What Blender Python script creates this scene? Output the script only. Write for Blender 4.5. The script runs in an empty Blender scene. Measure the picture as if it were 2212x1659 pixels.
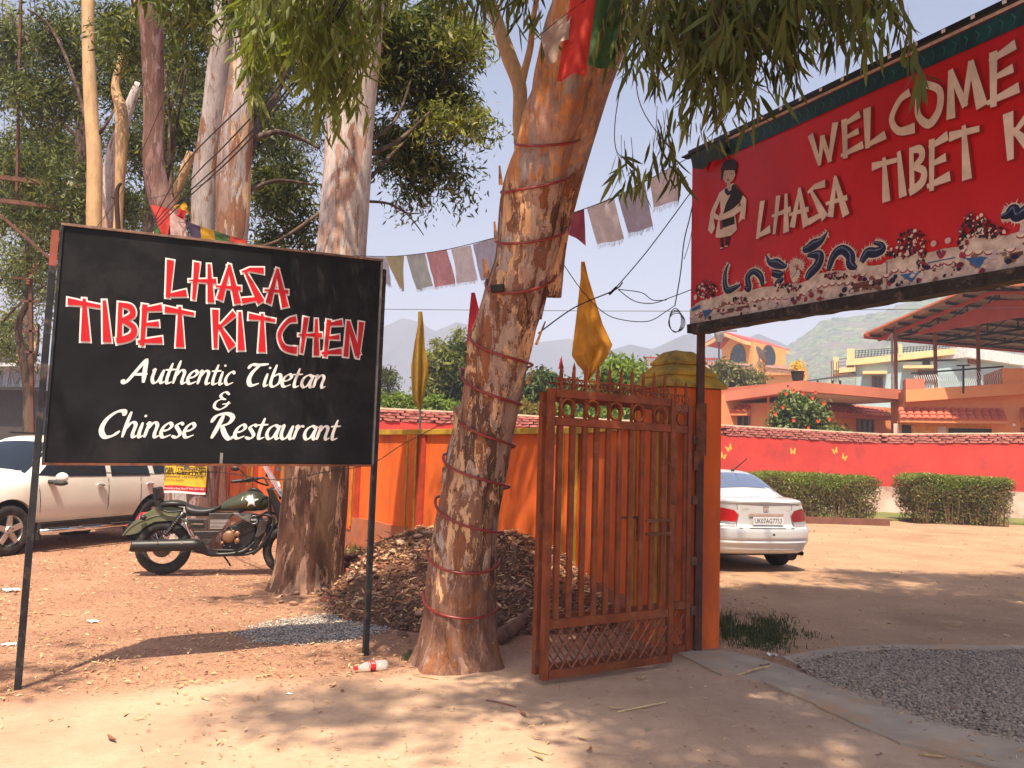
import bpy, bmesh, math, random
import numpy as np
from mathutils import Vector, Matrix, noise
from mathutils.bvhtree import BVHTree
rnd = random.Random(7); RS = np.random.RandomState(11)
C = bpy.context.scene.collection
S = bpy.context.scene
# ------------------------------------------------------------------ camera, sky, sun, exposure
F_, CX, CY, W_, H_ = 1790.0, 1106.0, 829.5, 2212.0, 1659.0
CAM = Vector((0, 0, 1.55))
ROT = Matrix.Rotation(math.radians(95.1), 3, 'X') @ Matrix.Rotation(math.radians(1.83), 3, 'Z')
cam = bpy.data.cameras.new('camera'); co = bpy.data.objects.new('camera', cam); C.objects.link(co)
co.matrix_world = Matrix.Translation(CAM) @ ROT.to_4x4()
cam.sensor_width = 36; cam.lens = 36 * F_ / W_; cam.clip_start = 0.05; cam.clip_end = 9000
S.camera = co
SUN_AZ = math.radians(188.5)     # compass-like: direction towards the sun, measured from +Y clockwise
SUN_EL = math.radians(63)
w = bpy.data.worlds.new('World'); S.world = w; w.use_nodes = True
wn = w.node_tree; bg = wn.nodes['Background']
sk = wn.nodes.new('ShaderNodeTexSky'); sk.sky_type = 'NISHITA'; sk.sun_disc = False
sk.sun_elevation = SUN_EL; sk.sun_rotation = SUN_AZ; sk.air_density = 1.0; sk.dust_density = 4.0; sk.ozone_density = 1.5
wn.links.new(sk.outputs[0], bg.inputs[0]); bg.inputs[1].default_value = 0.095
sl = bpy.data.lights.new('sun', 'SUN'); so = bpy.data.objects.new('sun', sl); C.objects.link(so)
sl.energy = 5.0; sl.angle = math.radians(0.65); sl.color = (1.0, 0.85, 0.66)
sd = Vector((math.sin(SUN_AZ) * math.cos(SUN_EL), math.cos(SUN_AZ) * math.cos(SUN_EL), math.sin(SUN_EL)))
so.rotation_euler = sd.to_track_quat('Z', 'Y').to_euler()
S.view_settings.view_transform = 'Standard'; S.view_settings.look = 'None'
S.view_settings.exposure = 1.43; S.view_settings.gamma = 1.0; S.view_settings.use_curve_mapping = False

# ------------------------------------------------------------------ measuring helpers
def ray(px, py):
    return ROT @ Vector(((px - CX) / F_, -(py - CY) / F_, -1.0))
def at(px, py, Y):
    d = ray(px, py); return CAM + d * (Y / d.y)
def gnd(px, py, z=0.0):
    d = ray(px, py); return CAM + d * ((z - CAM.z) / d.z)
def proj(p): q = ROT.transposed() @ (Vector(p) - CAM); return (CX - F_*q.x/q.z, CY + F_*q.y/q.z)
def lerp(a, b, t): return a + (b - a) * t
def interp(tab, x):
    if x <= tab[0][0]: return tab[0][1:]
    for a, b in zip(tab, tab[1:]):
        if x <= b[0]:
            t = (x - a[0]) / (b[0] - a[0]); return tuple(lerp(p, q, t) for p, q in zip(a[1:], b[1:]))
    return tab[-1][1:]
def catmull(P, n=6):
    out = []
    m = len(P)
    for i in range(m - 1):
        p0, p1, p2, p3 = P[max(i-1, 0)], P[i], P[i+1], P[min(i+2, m-1)]
        for k in range(n):
            t = k / n
            out.append(tuple(0.5 * ((2*b) + (-a + c) * t + (2*a - 5*b + 4*c - d) * t*t + (-a + 3*b - 3*c + d) * t**3)
                             for a, b, c, d in zip(p0, p1, p2, p3)))
    out.append(tuple(P[-1])); return out

# ------------------------------------------------------------------ object helpers
BASE = {}
def tag(o, label=None, cat=None, group=None, kind=None):
    if label: o['label'] = label
    if cat: o['category'] = cat
    if group: o['group'] = group
    if kind: o['kind'] = kind
    return o
def thing(name, label, cat, loc=(0, 0, 0), rz=0.0, group=None, world=False):
    o = bpy.data.objects.new(name, None); C.objects.link(o); o.location = loc; o.rotation_euler = (0, 0, rz)
    o.empty_display_size = 0.1
    if world: BASE[o.name] = Vector(loc)
    return tag(o, label, cat, group)
def link(name, me, m=None, parent=None):
    o = bpy.data.objects.new(name, me); C.objects.link(o)
    if m is not None and len(me.materials) == 0: me.materials.append(m)
    if parent is not None:
        o.parent = parent
        if parent.name in BASE: o.location = -BASE[parent.name]
    return o
def copy_tree(o, parent=None):
    c = o.copy(); C.objects.link(c)
    if parent is not None: c.parent = parent
    for ch in list(o.children): copy_tree(ch, c)
    return c
class MB:
    def __init__(s): s.v = []; s.f = []
    def add(s, vs, fs):
        b = len(s.v); s.v += [tuple(v) for v in vs]; s.f += [tuple(i + b for i in f) for f in fs]; return s
    def box(s, c, size, R=None):
        hx, hy, hz = size[0]/2, size[1]/2, size[2]/2
        vs = [Vector((x*hx, y*hy, z*hz)) for x in (-1, 1) for y in (-1, 1) for z in (-1, 1)]
        if R is not None: vs = [R @ v for v in vs]
        c = Vector(c)
        return s.add([v + c for v in vs], [(0,1,3,2),(4,6,7,5),(0,4,5,1),(2,3,7,6),(0,2,6,4),(1,5,7,3)])
    def hexa(s, p):   # eight points: bottom ring 0-3, top ring 4-7
        return s.add(p, [(3,2,1,0),(4,5,6,7),(0,1,5,4),(1,2,6,5),(2,3,7,6),(3,0,4,7)])
    def bar(s, p0, p1, wd, ht=None, up=(0, 0, 1)):
        p0 = Vector(p0); p1 = Vector(p1); d = (p1 - p0).normalized(); ht = wd if ht is None else ht
        a = d.cross(Vector(up))
        if a.length < 1e-4: a = d.cross(Vector((0, 1, 0)))
        a.normalize(); b = a.cross(d)
        q = [a*sx*wd/2 + b*sy*ht/2 for sx, sy in ((-1,-1),(1,-1),(1,1),(-1,1))]
        return s.hexa([p0 + v for v in q] + [p1 + v for v in q])
    def tube(s, P, r, n=8, cap=True):
        P = [Vector(p) for p in P]; m = len(P)
        if not hasattr(r, '__len__'): r = [r] * m
        t = (P[1] - P[0]).normalized(); a = t.orthogonal().normalized()
        vs = []
        for i in range(m):
            t = (P[min(i+1, m-1)] - P[max(i-1, 0)])
            if t.length < 1e-9: t = Vector((0, 0, 1))
            t.normalize(); a = (a - t * a.dot(t))
            if a.length < 1e-6: a = t.orthogonal()
            a.normalize(); b = t.cross(a)
            for k in range(n):
                q = 2*math.pi*k/n; vs.append(P[i] + (a*math.cos(q) + b*math.sin(q)) * r[i])
        fs = [(i*n+k, i*n+(k+1) % n, (i+1)*n+(k+1) % n, (i+1)*n+k) for i in range(m-1) for k in range(n)]
        if cap: fs += [tuple(range(n))[::-1], tuple((m-1)*n + k for k in range(n))]
        return s.add(vs, fs)
    def lathe(s, prof, c=(0, 0, 0), axis='Z', n=16):
        vs = []
        for (r, h) in prof:
            for k in range(n):
                q = 2*math.pi*k/n; p = (r*math.cos(q), r*math.sin(q), h)
                if axis == 'X': p = (p[2], p[0], p[1])
                if axis == 'Y': p = (p[0], p[2], p[1])
                vs.append(Vector(p) + Vector(c))
        m = len(prof)
        fs = [(i*n+k, i*n+(k+1) % n, (i+1)*n+(k+1) % n, (i+1)*n+k) for i in range(m-1) for k in range(n)]
        return s.add(vs, fs)
    def torus(s, c, R, r, axis='Y', n=24, k=8, sy=1.0):
        pts = []
        fs = []
        for i in range(n):
            a = 2*math.pi*i/n
            for j in range(k):
                b = 2*math.pi*j/k; rr = R + r*math.cos(b); p = (rr*math.cos(a), r*math.sin(b)*sy, rr*math.sin(a))
                if axis == 'X': p = (p[1], p[0], p[2])
                if axis == 'Z': p = (p[0], p[2], p[1])
                pts.append(Vector(p) + Vector(c)); fs.append((i*k+j, i*k+(j+1) % k, ((i+1) % n)*k+(j+1) % k, ((i+1) % n)*k+j))
        return s.add(pts, fs)
    def ball(s, c, r, nu=12, nv=8, sc=(1, 1, 1)):
        vs = []; fs = []
        for j in range(nv+1):
            t = math.pi*j/nv
            for i in range(nu):
                p = 2*math.pi*i/nu
                vs.append((c[0]+r*sc[0]*math.sin(t)*math.cos(p), c[1]+r*sc[1]*math.sin(t)*math.sin(p), c[2]+r*sc[2]*math.cos(t)))
        for j in range(nv):
            for i in range(nu): fs.append((j*nu+i, j*nu+(i+1) % nu, (j+1)*nu+(i+1) % nu, (j+1)*nu+i))
        return s.add(vs, fs)
    def grid(s, fn, nu, nv):
        vs = [fn(i/nu, j/nv) for j in range(nv+1) for i in range(nu+1)]
        return s.add(vs, [(j*(nu+1)+i, j*(nu+1)+i+1, (j+1)*(nu+1)+i+1, (j+1)*(nu+1)+i) for j in range(nv) for i in range(nu)])
    def mesh(s, name, smooth=False):
        me = bpy.data.meshes.new(name); me.from_pydata(s.v, [], s.f); me.update()
        if smooth: me.polygons.foreach_set('use_smooth', [True]*len(me.polygons))
        return me
    def build(s, name, m, parent=None, smooth=False, bevel=0.0, seg=2):
        me = s.mesh(name, smooth)
        o = link(name, me, m, parent)
        if bevel:
            b = o.modifiers.new('bevel', 'BEVEL'); b.width = bevel; b.segments = seg; b.limit_method = 'ANGLE'
        return o
def npmesh(name, V, Fc, k, m, parent=None, smooth=False):   # V (n,3), faces (m,k)
    me = bpy.data.meshes.new(name); n = len(Fc)
    me.vertices.add(len(V)); me.vertices.foreach_set('co', np.ascontiguousarray(V, dtype=np.float32).ravel())
    me.loops.add(n*k); me.loops.foreach_set('vertex_index', np.ascontiguousarray(Fc, dtype=np.int32).ravel())
    me.polygons.add(n); me.polygons.foreach_set('loop_start', np.arange(0, n*k, k, dtype=np.int32))
    me.polygons.foreach_set('loop_total', np.full(n, k, dtype=np.int32))
    if smooth: me.polygons.foreach_set('use_smooth', np.ones(n, dtype=bool))
    me.update(calc_edges=True)
    return link(name, me, m, parent)
class Facade:      # a vertical plane through two ground points; t along it, h up, o out towards the viewer
    def __init__(s, P0, P1):
        s.P = Vector((P0[0], P0[1], 0)); d = Vector((P1[0]-P0[0], P1[1]-P0[1], 0)); s.L = d.length; s.u = d.normalized()
        s.n = Vector((s.u.y, -s.u.x, 0))
        if s.n.dot(CAM - s.P) < 0: s.n = -s.n
    def px(s, x, y):
        d = ray(x, y); k = (s.P - CAM).dot(s.n) / d.dot(s.n); p = CAM + d*k
        return ((p - s.P).dot(s.u), p.z)
    def w(s, t, h, o=0.0): q = s.P + s.u*t + s.n*o; return Vector((q.x, q.y, h))
    def box(s, mb, t0, t1, h0, h1, o0, o1):
        a = [s.w(t0,h0,o0), s.w(t1,h0,o0), s.w(t1,h0,o1), s.w(t0,h0,o1)]; b = [s.w(t0,h1,o0), s.w(t1,h1,o0), s.w(t1,h1,o1), s.w(t0,h1,o1)]
        return mb.hexa(a + b)
    def rect(s, mb, x0, y0, x1, y1, o0, o1):
        xm = (x0+x1)/2; ym = (y0+y1)/2
        t0 = s.px(x0, ym)[0]; t1 = s.px(x1, ym)[0]; h1 = s.px(xm, y0)[1]; h0 = s.px(xm, y1)[1]
        s.box(mb, t0, t1, h0, h1, o0, o1); return (t0, t1, h0, h1)
    def mat3(s): return Matrix((s.u, -s.n, Vector((0, 0, 1)))).transposed()

def quadbox(mb, f, t0, t1, b0, b1, c0, c1, o0, o1):
    return mb.hexa([f.w(t0, b0, o0), f.w(t1, b1, o0), f.w(t1, b1, o1), f.w(t0, b0, o1), f.w(t0, c0, o0), f.w(t1, c1, o0), f.w(t1, c1, o1), f.w(t0, c0, o1)])
def pxband(mb, f, P, Q, drop, o0, o1):   # a band whose top edge runs between two measured points
    a, b = f.px(*P), f.px(*Q); return quadbox(mb, f, a[0], b[0], a[1]-drop, b[1]-drop, a[1], b[1], o0, o1)
# ------------------------------------------------------------------ materials
def nodes(name):
    m = bpy.data.materials.new(name); m.use_nodes = True; nt = m.node_tree; return m, nt, nt.nodes['Principled BSDF']
def N(nt, t, **k):
    n = nt.nodes.new('ShaderNode' + t)
    for a, b in k.items(): setattr(n, a, b)
    return n
def coords(nt, st=(1, 1, 1), rot=(0, 0, 0), kind='Object'):
    tc = N(nt, 'TexCoord'); mp = N(nt, 'Mapping'); mp.inputs['Scale'].default_value = st; mp.inputs['Rotation'].default_value = rot
    nt.links.new(tc.outputs[kind], mp.inputs[0]); return mp.outputs[0]
def noise_(nt, vec, sc, det=5, rough=.55, dist=0.0):
    n = N(nt, 'TexNoise'); n.inputs['Scale'].default_value = sc; n.inputs['Detail'].default_value = det
    n.inputs['Roughness'].default_value = rough; n.inputs['Distortion'].default_value = dist
    nt.links.new(vec, n.inputs['Vector']); return n.outputs[0]
def ramp(nt, fac, stops, const=False):
    r = N(nt, 'ValToRGB'); e = r.color_ramp
    if const: e.interpolation = 'CONSTANT'
    while len(e.elements) < len(stops): e.elements.new(0.5)
    for q, (p, c) in zip(e.elements, stops):
        q.position = p; q.color = (c[0], c[1], c[2], 1) if hasattr(c, '__len__') else (c, c, c, 1)
    nt.links.new(fac, r.inputs[0]); return r.outputs[0]
def mixc(nt, fac, a, b, mode='MIX'):
    m = N(nt, 'Mix', data_type='RGBA', blend_type=mode)
    for i, v in ((6, a), (7, b)):
        if hasattr(v, 'links') or hasattr(v, 'is_output'): nt.links.new(v, m.inputs[i])
        else: m.inputs[i].default_value = (v[0], v[1], v[2], 1)
    if isinstance(fac, (int, float)): m.inputs[0].default_value = fac
    else: nt.links.new(fac, m.inputs[0])
    return m.outputs[2]
def bumpn(nt, h, strength, dist, bs):
    b = N(nt, 'Bump'); b.inputs['Strength'].default_value = strength; b.inputs['Distance'].default_value = dist
    nt.links.new(h, b.inputs['Height']); nt.links.new(b.outputs[0], bs.inputs['Normal']); return b
def M(name, col, rough=.7, metal=0.0, var=.18, ns=6.0, st=(1, 1, 1), bump=.15, bs=40.0, bd=.01, spec=.4, coat=0.0, col2=None, dirt=None, ds=3.0):
    m, nt, b = nodes(name)
    v = coords(nt, st); n = noise_(nt, v, ns, 7, .62)
    c2 = col2 or tuple(max(0, x*(1-2*var)) for x in col); c1 = tuple(min(1, x*(1+var)) for x in col)
    c = ramp(nt, n, [(.3, c2), (.7, c1)])
    if dirt:
        n2 = noise_(nt, v, ds, 9, .7); k = ramp(nt, n2, [(.52, 0.0), (.66, 1.0)]); c = mixc(nt, k, c, dirt)
    nt.links.new(c, b.inputs['Base Color']); b.inputs['Roughness'].default_value = rough; b.inputs['Metallic'].default_value = metal
    b.inputs['Specular IOR Level'].default_value = spec; b.inputs['Coat Weight'].default_value = coat
    if bump: bumpn(nt, noise_(nt, v, bs, 6, .6), bump, bd, b)
    return m
def flat(name, col, rough=.6, metal=0.0, spec=.4, coat=0.0):
    return M(name, col, rough, metal, .06, 9, bump=0, spec=spec, coat=coat)
def leafmat(name, ca, cb, cc=None, tr=.35, rough=.45):
    m, nt, b = nodes(name); g = N(nt, 'NewGeometry')
    st = [(0, ca), (.6, cb), (1, cc or cb)]
    c = ramp(nt, g.outputs['Random Per Island'], st)
    nt.links.new(c, b.inputs['Base Color']); b.inputs['Roughness'].default_value = rough
    b.inputs['Specular IOR Level'].default_value = .25
    t = N(nt, 'BsdfTranslucent'); cc2 = mixc(nt, 1.0, c, (1.3, 1.35, .5), 'MULTIPLY'); nt.links.new(cc2, t.inputs[0])
    mx = N(nt, 'MixShader'); mx.inputs[0].default_value = tr
    nt.links.new(b.outputs[0], mx.inputs[1]); nt.links.new(t.outputs[0], mx.inputs[2]); nt.links.new(mx.outputs[0], nt.nodes['Material Output'].inputs[0])
    return m
def glassmat(name, col, rough=.05, alpha=.5):
    m, nt, b = nodes(name); b.inputs['Base Color'].default_value = (*col, 1); b.inputs['Roughness'].default_value = rough
    b.inputs['Alpha'].default_value = alpha; b.inputs['Specular IOR Level'].default_value = .7; b.inputs['Coat Weight'].default_value = .5
    return m
def clothmat(name, col, tr=.6):
    m, nt, b = nodes(name); v = coords(nt); n = noise_(nt, v, 14, 6, .65)
    c = ramp(nt, n, [(.3, tuple(x*.8 for x in col)), (.7, tuple(min(1, x*1.1) for x in col))])
    nt.links.new(c, b.inputs['Base Color']); b.inputs['Roughness'].default_value = .85
    t = N(nt, 'BsdfTranslucent'); nt.links.new(c, t.inputs[0]); mx = N(nt, 'MixShader'); mx.inputs[0].default_value = tr
    nt.links.new(b.outputs[0], mx.inputs[1]); nt.links.new(t.outputs[0], mx.inputs[2]); nt.links.new(mx.outputs[0], nt.nodes['Material Output'].inputs[0])
    wv = N(nt, 'TexWave'); wv.inputs['Scale'].default_value = 120; nt.links.new(v, wv.inputs[0]); bumpn(nt, noise_(nt, coords(nt, (1, 1, .5)), 11, 4, .55, 1.5), .55, .03, b)
    return m
def barkmat(name, cols, st=(3, 3, .9), sc=1.6, low=None, zlow=0, zsp=.4, up=None, zup=99, usp=.5, rough=.85, fine=1.0, plates=True):
    """cols: (threshold, colour) pairs dealt out to bark plates; low/up: other palettes below/above a height."""
    m, nt, b = nodes(name); v = coords(nt, st)
    def warp(src, scale, amt, det=4):
        nz = N(nt, 'TexNoise'); nz.inputs['Scale'].default_value = scale; nz.inputs['Detail'].default_value = det; nz.inputs['Roughness'].default_value = .65; nt.links.new(v, nz.inputs['Vector'])
        s_ = N(nt, 'VectorMath', operation='SUBTRACT'); nt.links.new(nz.outputs['Color'], s_.inputs[0]); s_.inputs[1].default_value = (.5, .5, .5)
        ad = N(nt, 'VectorMath', operation='MULTIPLY_ADD'); nt.links.new(s_.outputs[0], ad.inputs[0]); ad.inputs[1].default_value = (amt,)*3; nt.links.new(src, ad.inputs[2]); return ad.outputs[0]
    wv = warp(warp(warp(v, 1.3, .9, 2), 4.5, .42, 6), 15, .16, 5)
    def vor(scale):
        vo = N(nt, 'TexVoronoi'); vo.inputs['Scale'].default_value = scale; nt.links.new(wv, vo.inputs['Vector']); sc_ = N(nt, 'SeparateColor'); nt.links.new(vo.outputs['Color'], sc_.inputs[0]); return sc_
    v1 = vor(sc*.55); v2 = vor(sc*1.35)
    big = noise_(nt, v, sc*.35, 2, .5)
    mm = N(nt, 'Mix', data_type='FLOAT'); nt.links.new(ramp(nt, v2.outputs[1], [(0, 0.0), (.45, 1.0)], True), mm.inputs[0]); nt.links.new(v2.outputs[0], mm.inputs[2]); nt.links.new(v1.outputs[0], mm.inputs[3]); n = mm.outputs[0]
    if not plates: n = noise_(nt, wv, sc*.8, 3, .5)
    if plates:
        v3 = vor(sc*4.2); m3 = N(nt, 'Mix', data_type='FLOAT'); nt.links.new(ramp(nt, noise_(nt, wv, sc*1.6, 4, .6), [(0, 0.0), (.54, 1.0)], True), m3.inputs[0]); nt.links.new(n, m3.inputs[2]); nt.links.new(v3.outputs[0], m3.inputs[3]); n = m3.outputs[0]
    def pal(cs): return ramp(nt, n, cs, plates)
    c = pal(cols)
    tc = N(nt, 'TexCoord'); sp = N(nt, 'SeparateXYZ'); nt.links.new(tc.outputs['Object'], sp.inputs[0])
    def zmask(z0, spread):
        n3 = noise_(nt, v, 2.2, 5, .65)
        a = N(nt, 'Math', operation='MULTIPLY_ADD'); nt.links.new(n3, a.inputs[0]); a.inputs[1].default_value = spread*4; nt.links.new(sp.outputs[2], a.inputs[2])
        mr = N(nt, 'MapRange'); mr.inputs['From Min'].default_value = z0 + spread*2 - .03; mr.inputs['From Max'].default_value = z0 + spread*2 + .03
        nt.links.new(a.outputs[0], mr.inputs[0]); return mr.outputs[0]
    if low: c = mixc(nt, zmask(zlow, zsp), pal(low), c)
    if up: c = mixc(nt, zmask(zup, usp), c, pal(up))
    f = noise_(nt, coords(nt, (14, 14, 2.2)), 3, 9, .72); f2 = noise_(nt, coords(nt, (5, 5, 1.6)), 2, 5, .6)
    c = mixc(nt, .85*fine, c, ramp(nt, f, [(.3, (.40, .36, .34)), (.48, (.9, .88, .87)), (.75, (1.15, 1.12, 1.08))]), 'MULTIPLY')
    c = mixc(nt, .6, c, ramp(nt, f2, [(.3, (.62, .60, .60)), (.6, (1.12, 1.1, 1.08))]), 'MULTIPLY')
    sp2 = ramp(nt, noise_(nt, coords(nt, (9, 9, 3)), 4, 5, .6), [(.0, (.22, .15, .12)), (.29, (.27, .2, .15)), (.33, (1, 1, 1))])
    c = mixc(nt, .8*fine, c, sp2, 'MULTIPLY')
    nt.links.new(c, b.inputs['Base Color']); b.inputs['Roughness'].default_value = rough; b.inputs['Specular IOR Level'].default_value = .2
    h1 = N(nt, 'Math', operation='MULTIPLY_ADD'); nt.links.new(f, h1.inputs[0]); h1.inputs[1].default_value = .5; nt.links.new(n, h1.inputs[2])
    bumpn(nt, h1.outputs[0], .75*max(.4, fine), .012, b)
    return m
m_blackpaint = M('black_paint', (.007, .0078, .0095), .5, 0, .3, 4, bump=.08, bs=14, bd=.01, spec=.22, dirt=(.017, .016, .016), ds=2.0)
m_post = M('post_paint', (.022, .024, .028), .5, .2, .3, 12, bump=.2, bs=60, bd=.003, dirt=(.10, .08, .07), ds=9)
m_red = M('letter_red', (.52, .006, .012), .45, 0, .05, bump=0)
m_white = M('letter_white', (.78, .76, .75), .5, 0, .04, bump=0)
m_rust = M('rust', (.20, .07, .035), .8, .1, .4, 9, bump=.4, bs=50, dirt=(.09, .035, .02), ds=7)
m_gate = M('gate_oxide_paint', (.23, .052, .014), .5, 0, .22, 7, bump=.2, bs=45, bd=.004, spec=.3, dirt=(.25, .085, .035), ds=6)
m_orange = M('orange_wall_paint', (.72, .14, .025), .85, 0, .16, 1.6, (1.6, 1.6, .45), bump=.25, bs=25, bd=.01, spec=.2, dirt=(.44, .085, .03), ds=1.1)
m_plinth = M('plinth_paint', (.42, .13, .06), .9, 0, .2, 2, bump=.3, bs=18, dirt=(.20, .14, .10), ds=1.6)
m_olive = M('olive_trim', (.45, .27, .02), .7, 0, .2, 5, bump=.2, dirt=(.25, .17, .03), ds=6)
m_capyel = M('mossy_yellow_cap', (.48, .29, .03), .8, 0, .25, 4, bump=.4, bs=30, dirt=(.17, .13, .04), ds=3)
m_redwall = M('red_wall_plaster', (.58, .06, .05), .9, 0, .1, 1.2, bump=.4, bs=14, spec=.15, dirt=(.36, .055, .05), ds=.9)
m_brick = M('painted_brick', (.40, .14, .115), .9, 0, .25, 3, bump=.5, bs=30, spec=.15)
m_mortar = M('brick_joint', (.16, .055, .045), .95, 0, .3, 6, bump=.3)
m_cream = M('cream_coping', (.62, .50, .36), .85, 0, .12, 5, bump=.3, bs=20)
m_plaster_old = M('old_pale_plaster', (.60, .46, .38), .95, 0, .15, 1.2, bump=.5, bs=10, dirt=(.30, .14, .10), ds=1.1)
m_dark = flat('dark_interior', (.02, .018, .016), .8)
m_wire = flat('wire_black', (.015, .014, .014), .6)
m_wiretan = flat('twisted_wire', (.07, .055, .04), .7)
m_tire = M('tyre_rubber', (.025, .023, .022), .85, 0, .3, 20, bump=.3, bs=120, bd=.004, dirt=(.09, .06, .045), ds=9)
m_chrome = flat('chrome', (.75, .75, .77), .12, 1)
m_alloy = M('alloy_grey', (.55, .52, .50), .4, .7, .1, 8, bump=0)
m_blackmetal = M('satin_black_metal', (.018, .017, .017), .42, .3, .2, 20, bump=0, spec=.5)
m_glass_dark = flat('car_glass', (.012, .016, .024), .12, 0, .25)
m_glass_sky = glassmat('rear_glass', (.10, .13, .22), .08, .92)
m_clear = glassmat('clear_plastic', (.8, .85, .9), .05, .25)
m_redlamp = flat('red_lamp', (.42, .004, .008), .25, 0, .35, .1)
m_redlamp_dark = flat('red_lamp_dark', (.22, .004, .008), .3, 0, .35, .1)
m_clearlamp = flat('clear_lamp', (.35, .33, .33), .12, .3, .6, .8)
m_steel = M('weathered_steel_pipe', (.30, .29, .29), .5, .6, .2, 10, bump=.1)
# ------------------------------------------------------------------ ground
def polydist(px, py, poly):      # signed distance, positive inside
    ins = False; dm = 1e9; n = len(poly)
    for i in range(n):
        x0, y0 = poly[i]; x1, y1 = poly[(i+1) % n]
        if (y0 > py) != (y1 > py) and px < (x1-x0)*(py-y0)/(y1-y0)+x0: ins = not ins
        dx, dy = x1-x0, y1-y0; t = max(0, min(1, ((px-x0)*dx+(py-y0)*dy)/(dx*dx+dy*dy+1e-9)))
        dm = min(dm, math.hypot(px-x0-dx*t, py-y0-dy*t))
    return dm if ins else -dm
sand_poly = [tuple(gnd(x, y)[:2]) for x, y in [(-700, 1900), (-400, 1530), (0, 1520), (250, 1500), (520, 1475), (800, 1462), (1000, 1432), (1160, 1418), (1460, 1410), (1500, 1400), (1700, 1480), (2250, 1700), (3200, 1900), (2600, 2600), (-600, 2600)]]
yard_poly = [(1.9, 7.2), (3.0, 6.6), (60, 4.0), (60, 60), (1.9, 60)]
def gz(x, y):
    if abs(x) > 60 or y > 80 or y < -30: return 0.0
    return 0.022*noise.noise((x*.5, y*.5, 0)) + 0.012*noise.noise((x*1.7, y*1.7, 3)) + 0.006*noise.noise((x*5, y*5, 5)) - .003
def make_ground():
    n = 240
    def gr(lo, hi, c, k): 
        a = np.linspace(np.arcsinh((lo-c)/k), np.arcsinh((hi-c)/k), n+1); return c + k*np.sinh(a)
    xs = gr(-2100, 2100, 0, 2.2); ys = gr(-200, 1800, 6.0, 2.6)
    V = []; A = []
    for y in ys:
        for x in xs:
            V.append((x, y, gz(x, y)))
            if abs(x) < 40 and y < 60:
                s = polydist(x, y, sand_poly) + .35*noise.noise((x*1.3, y*1.3, 9)) + .12*noise.noise((x*5, y*5, 2))
                yv = polydist(x, y, yard_poly) + .5*noise.noise((x*.8, y*.8, 4))
                A.append((max(0, min(1, s/.5+.5)), max(0, min(1, yv/.8+.5))))
            else: A.append((0, 1 if x > 2 else 0))
    V = np.array(V); I = np.arange((n+1)*(n+1)).reshape(n+1, n+1)
    Fc = np.stack([I[:-1, :-1], I[:-1, 1:], I[1:, 1:], I[1:, :-1]], -1).reshape(-1, 4)
    m, nt, b = nodes('dirt_ground')
    v = coords(nt)
    n1 = noise_(nt, v, 1.1, 8, .6); n2 = noise_(nt, v, 38, 8, .75); n3 = noise_(nt, v, 9, 6, .65)
    vo = N(nt, 'TexVoronoi'); vo.inputs['Scale'].default_value = 55; nt.links.new(v, vo.inputs['Vector'])
    chips = ramp(nt, vo.outputs['Distance'], [(.0, 1.0), (.34, 1.0), (.42, 0.0)])
    hue = N(nt, 'SeparateColor'); nt.links.new(vo.outputs['Color'], hue.inputs[0])
    chipc = ramp(nt, hue.outputs[0], [(0, (.55, .33, .18)), (.3, (.42, .17, .09)), (.6, (.24, .09, .05)), (.85, (.30, .12, .07)), (1, (.62, .42, .26))])
    earth = ramp(nt, n1, [(.3, (.31, .165, .105)), (.7, (.43, .245, .155))])
    earth = mixc(nt, .55, earth, ramp(nt, n2, [(.3, (.35, .3, .3)), (.55, (1, 1, 1)), (.75, (1.5, 1.4, 1.3))]), 'MULTIPLY')
    cm = N(nt, 'Math', operation='MULTIPLY'); nt.links.new(chips, cm.inputs[0]); nt.links.new(ramp(nt, n3, [(.42, 0.0), (.6, .9)]), cm.inputs[1])
    earth = mixc(nt, cm.outputs[0], earth, chipc)
    sand = ramp(nt, n1, [(.3, (.42, .285, .20)), (.7, (.52, .36, .255))])
    sand = mixc(nt, .35, sand, ramp(nt, n3, [(.3, (.72, .66, .6)), (.6, (1.05, 1.03, 1.0))]), 'MULTIPLY')
    sand = mixc(nt, .22, sand, ramp(nt, n2, [(.3, (.55, .5, .5)), (.6, (1.1, 1.1, 1.1))]), 'MULTIPLY')
    yard = ramp(nt, n1, [(.3, (.36, .22, .135)), (.7, (.47, .295, .185))])
    yard = mixc(nt, .45, yard, ramp(nt, n2, [(.3, (.5, .45, .4)), (.6, (1.1, 1.1, 1.1))]), 'MULTIPLY')
    at_ = N(nt, 'Attribute', attribute_name='zone'); sx = N(nt, 'SeparateXYZ'); nt.links.new(at_.outputs['Vector'], sx.inputs[0])
    c = mixc(nt, sx.outputs[1], earth, yard); c = mixc(nt, sx.outputs[0], c, sand)
    c = mixc(nt, .8, c, ramp(nt, noise_(nt, v, .42, 5, .6, .8), [(.3, (.74, .70, .68)), (.5, (1, 1, 1)), (.7, (1.08, 1.06, 1.03))]), 'MULTIPLY')
    nt.links.new(c, b.inputs['Base Color']); b.inputs['Roughness'].default_value = .95; b.inputs['Specular IOR Level'].default_value = .15
    hh = N(nt, 'Math', operation='MULTIPLY_ADD'); nt.links.new(n2, hh.inputs[0]); hh.inputs[1].default_value = .6; nt.links.new(cm.outputs[0], hh.inputs[2])
    sm = N(nt, 'MapRange'); sm.inputs['To Min'].default_value = .75; sm.inputs['To Max'].default_value = .22; nt.links.new(sx.outputs[0], sm.inputs[0])
    bp = bumpn(nt, hh.outputs[0], .7, .018, b); nt.links.new(sm.outputs[0], bp.inputs['Strength'])
    o = npmesh('ground', V, Fc, 4, m, smooth=True)
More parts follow.
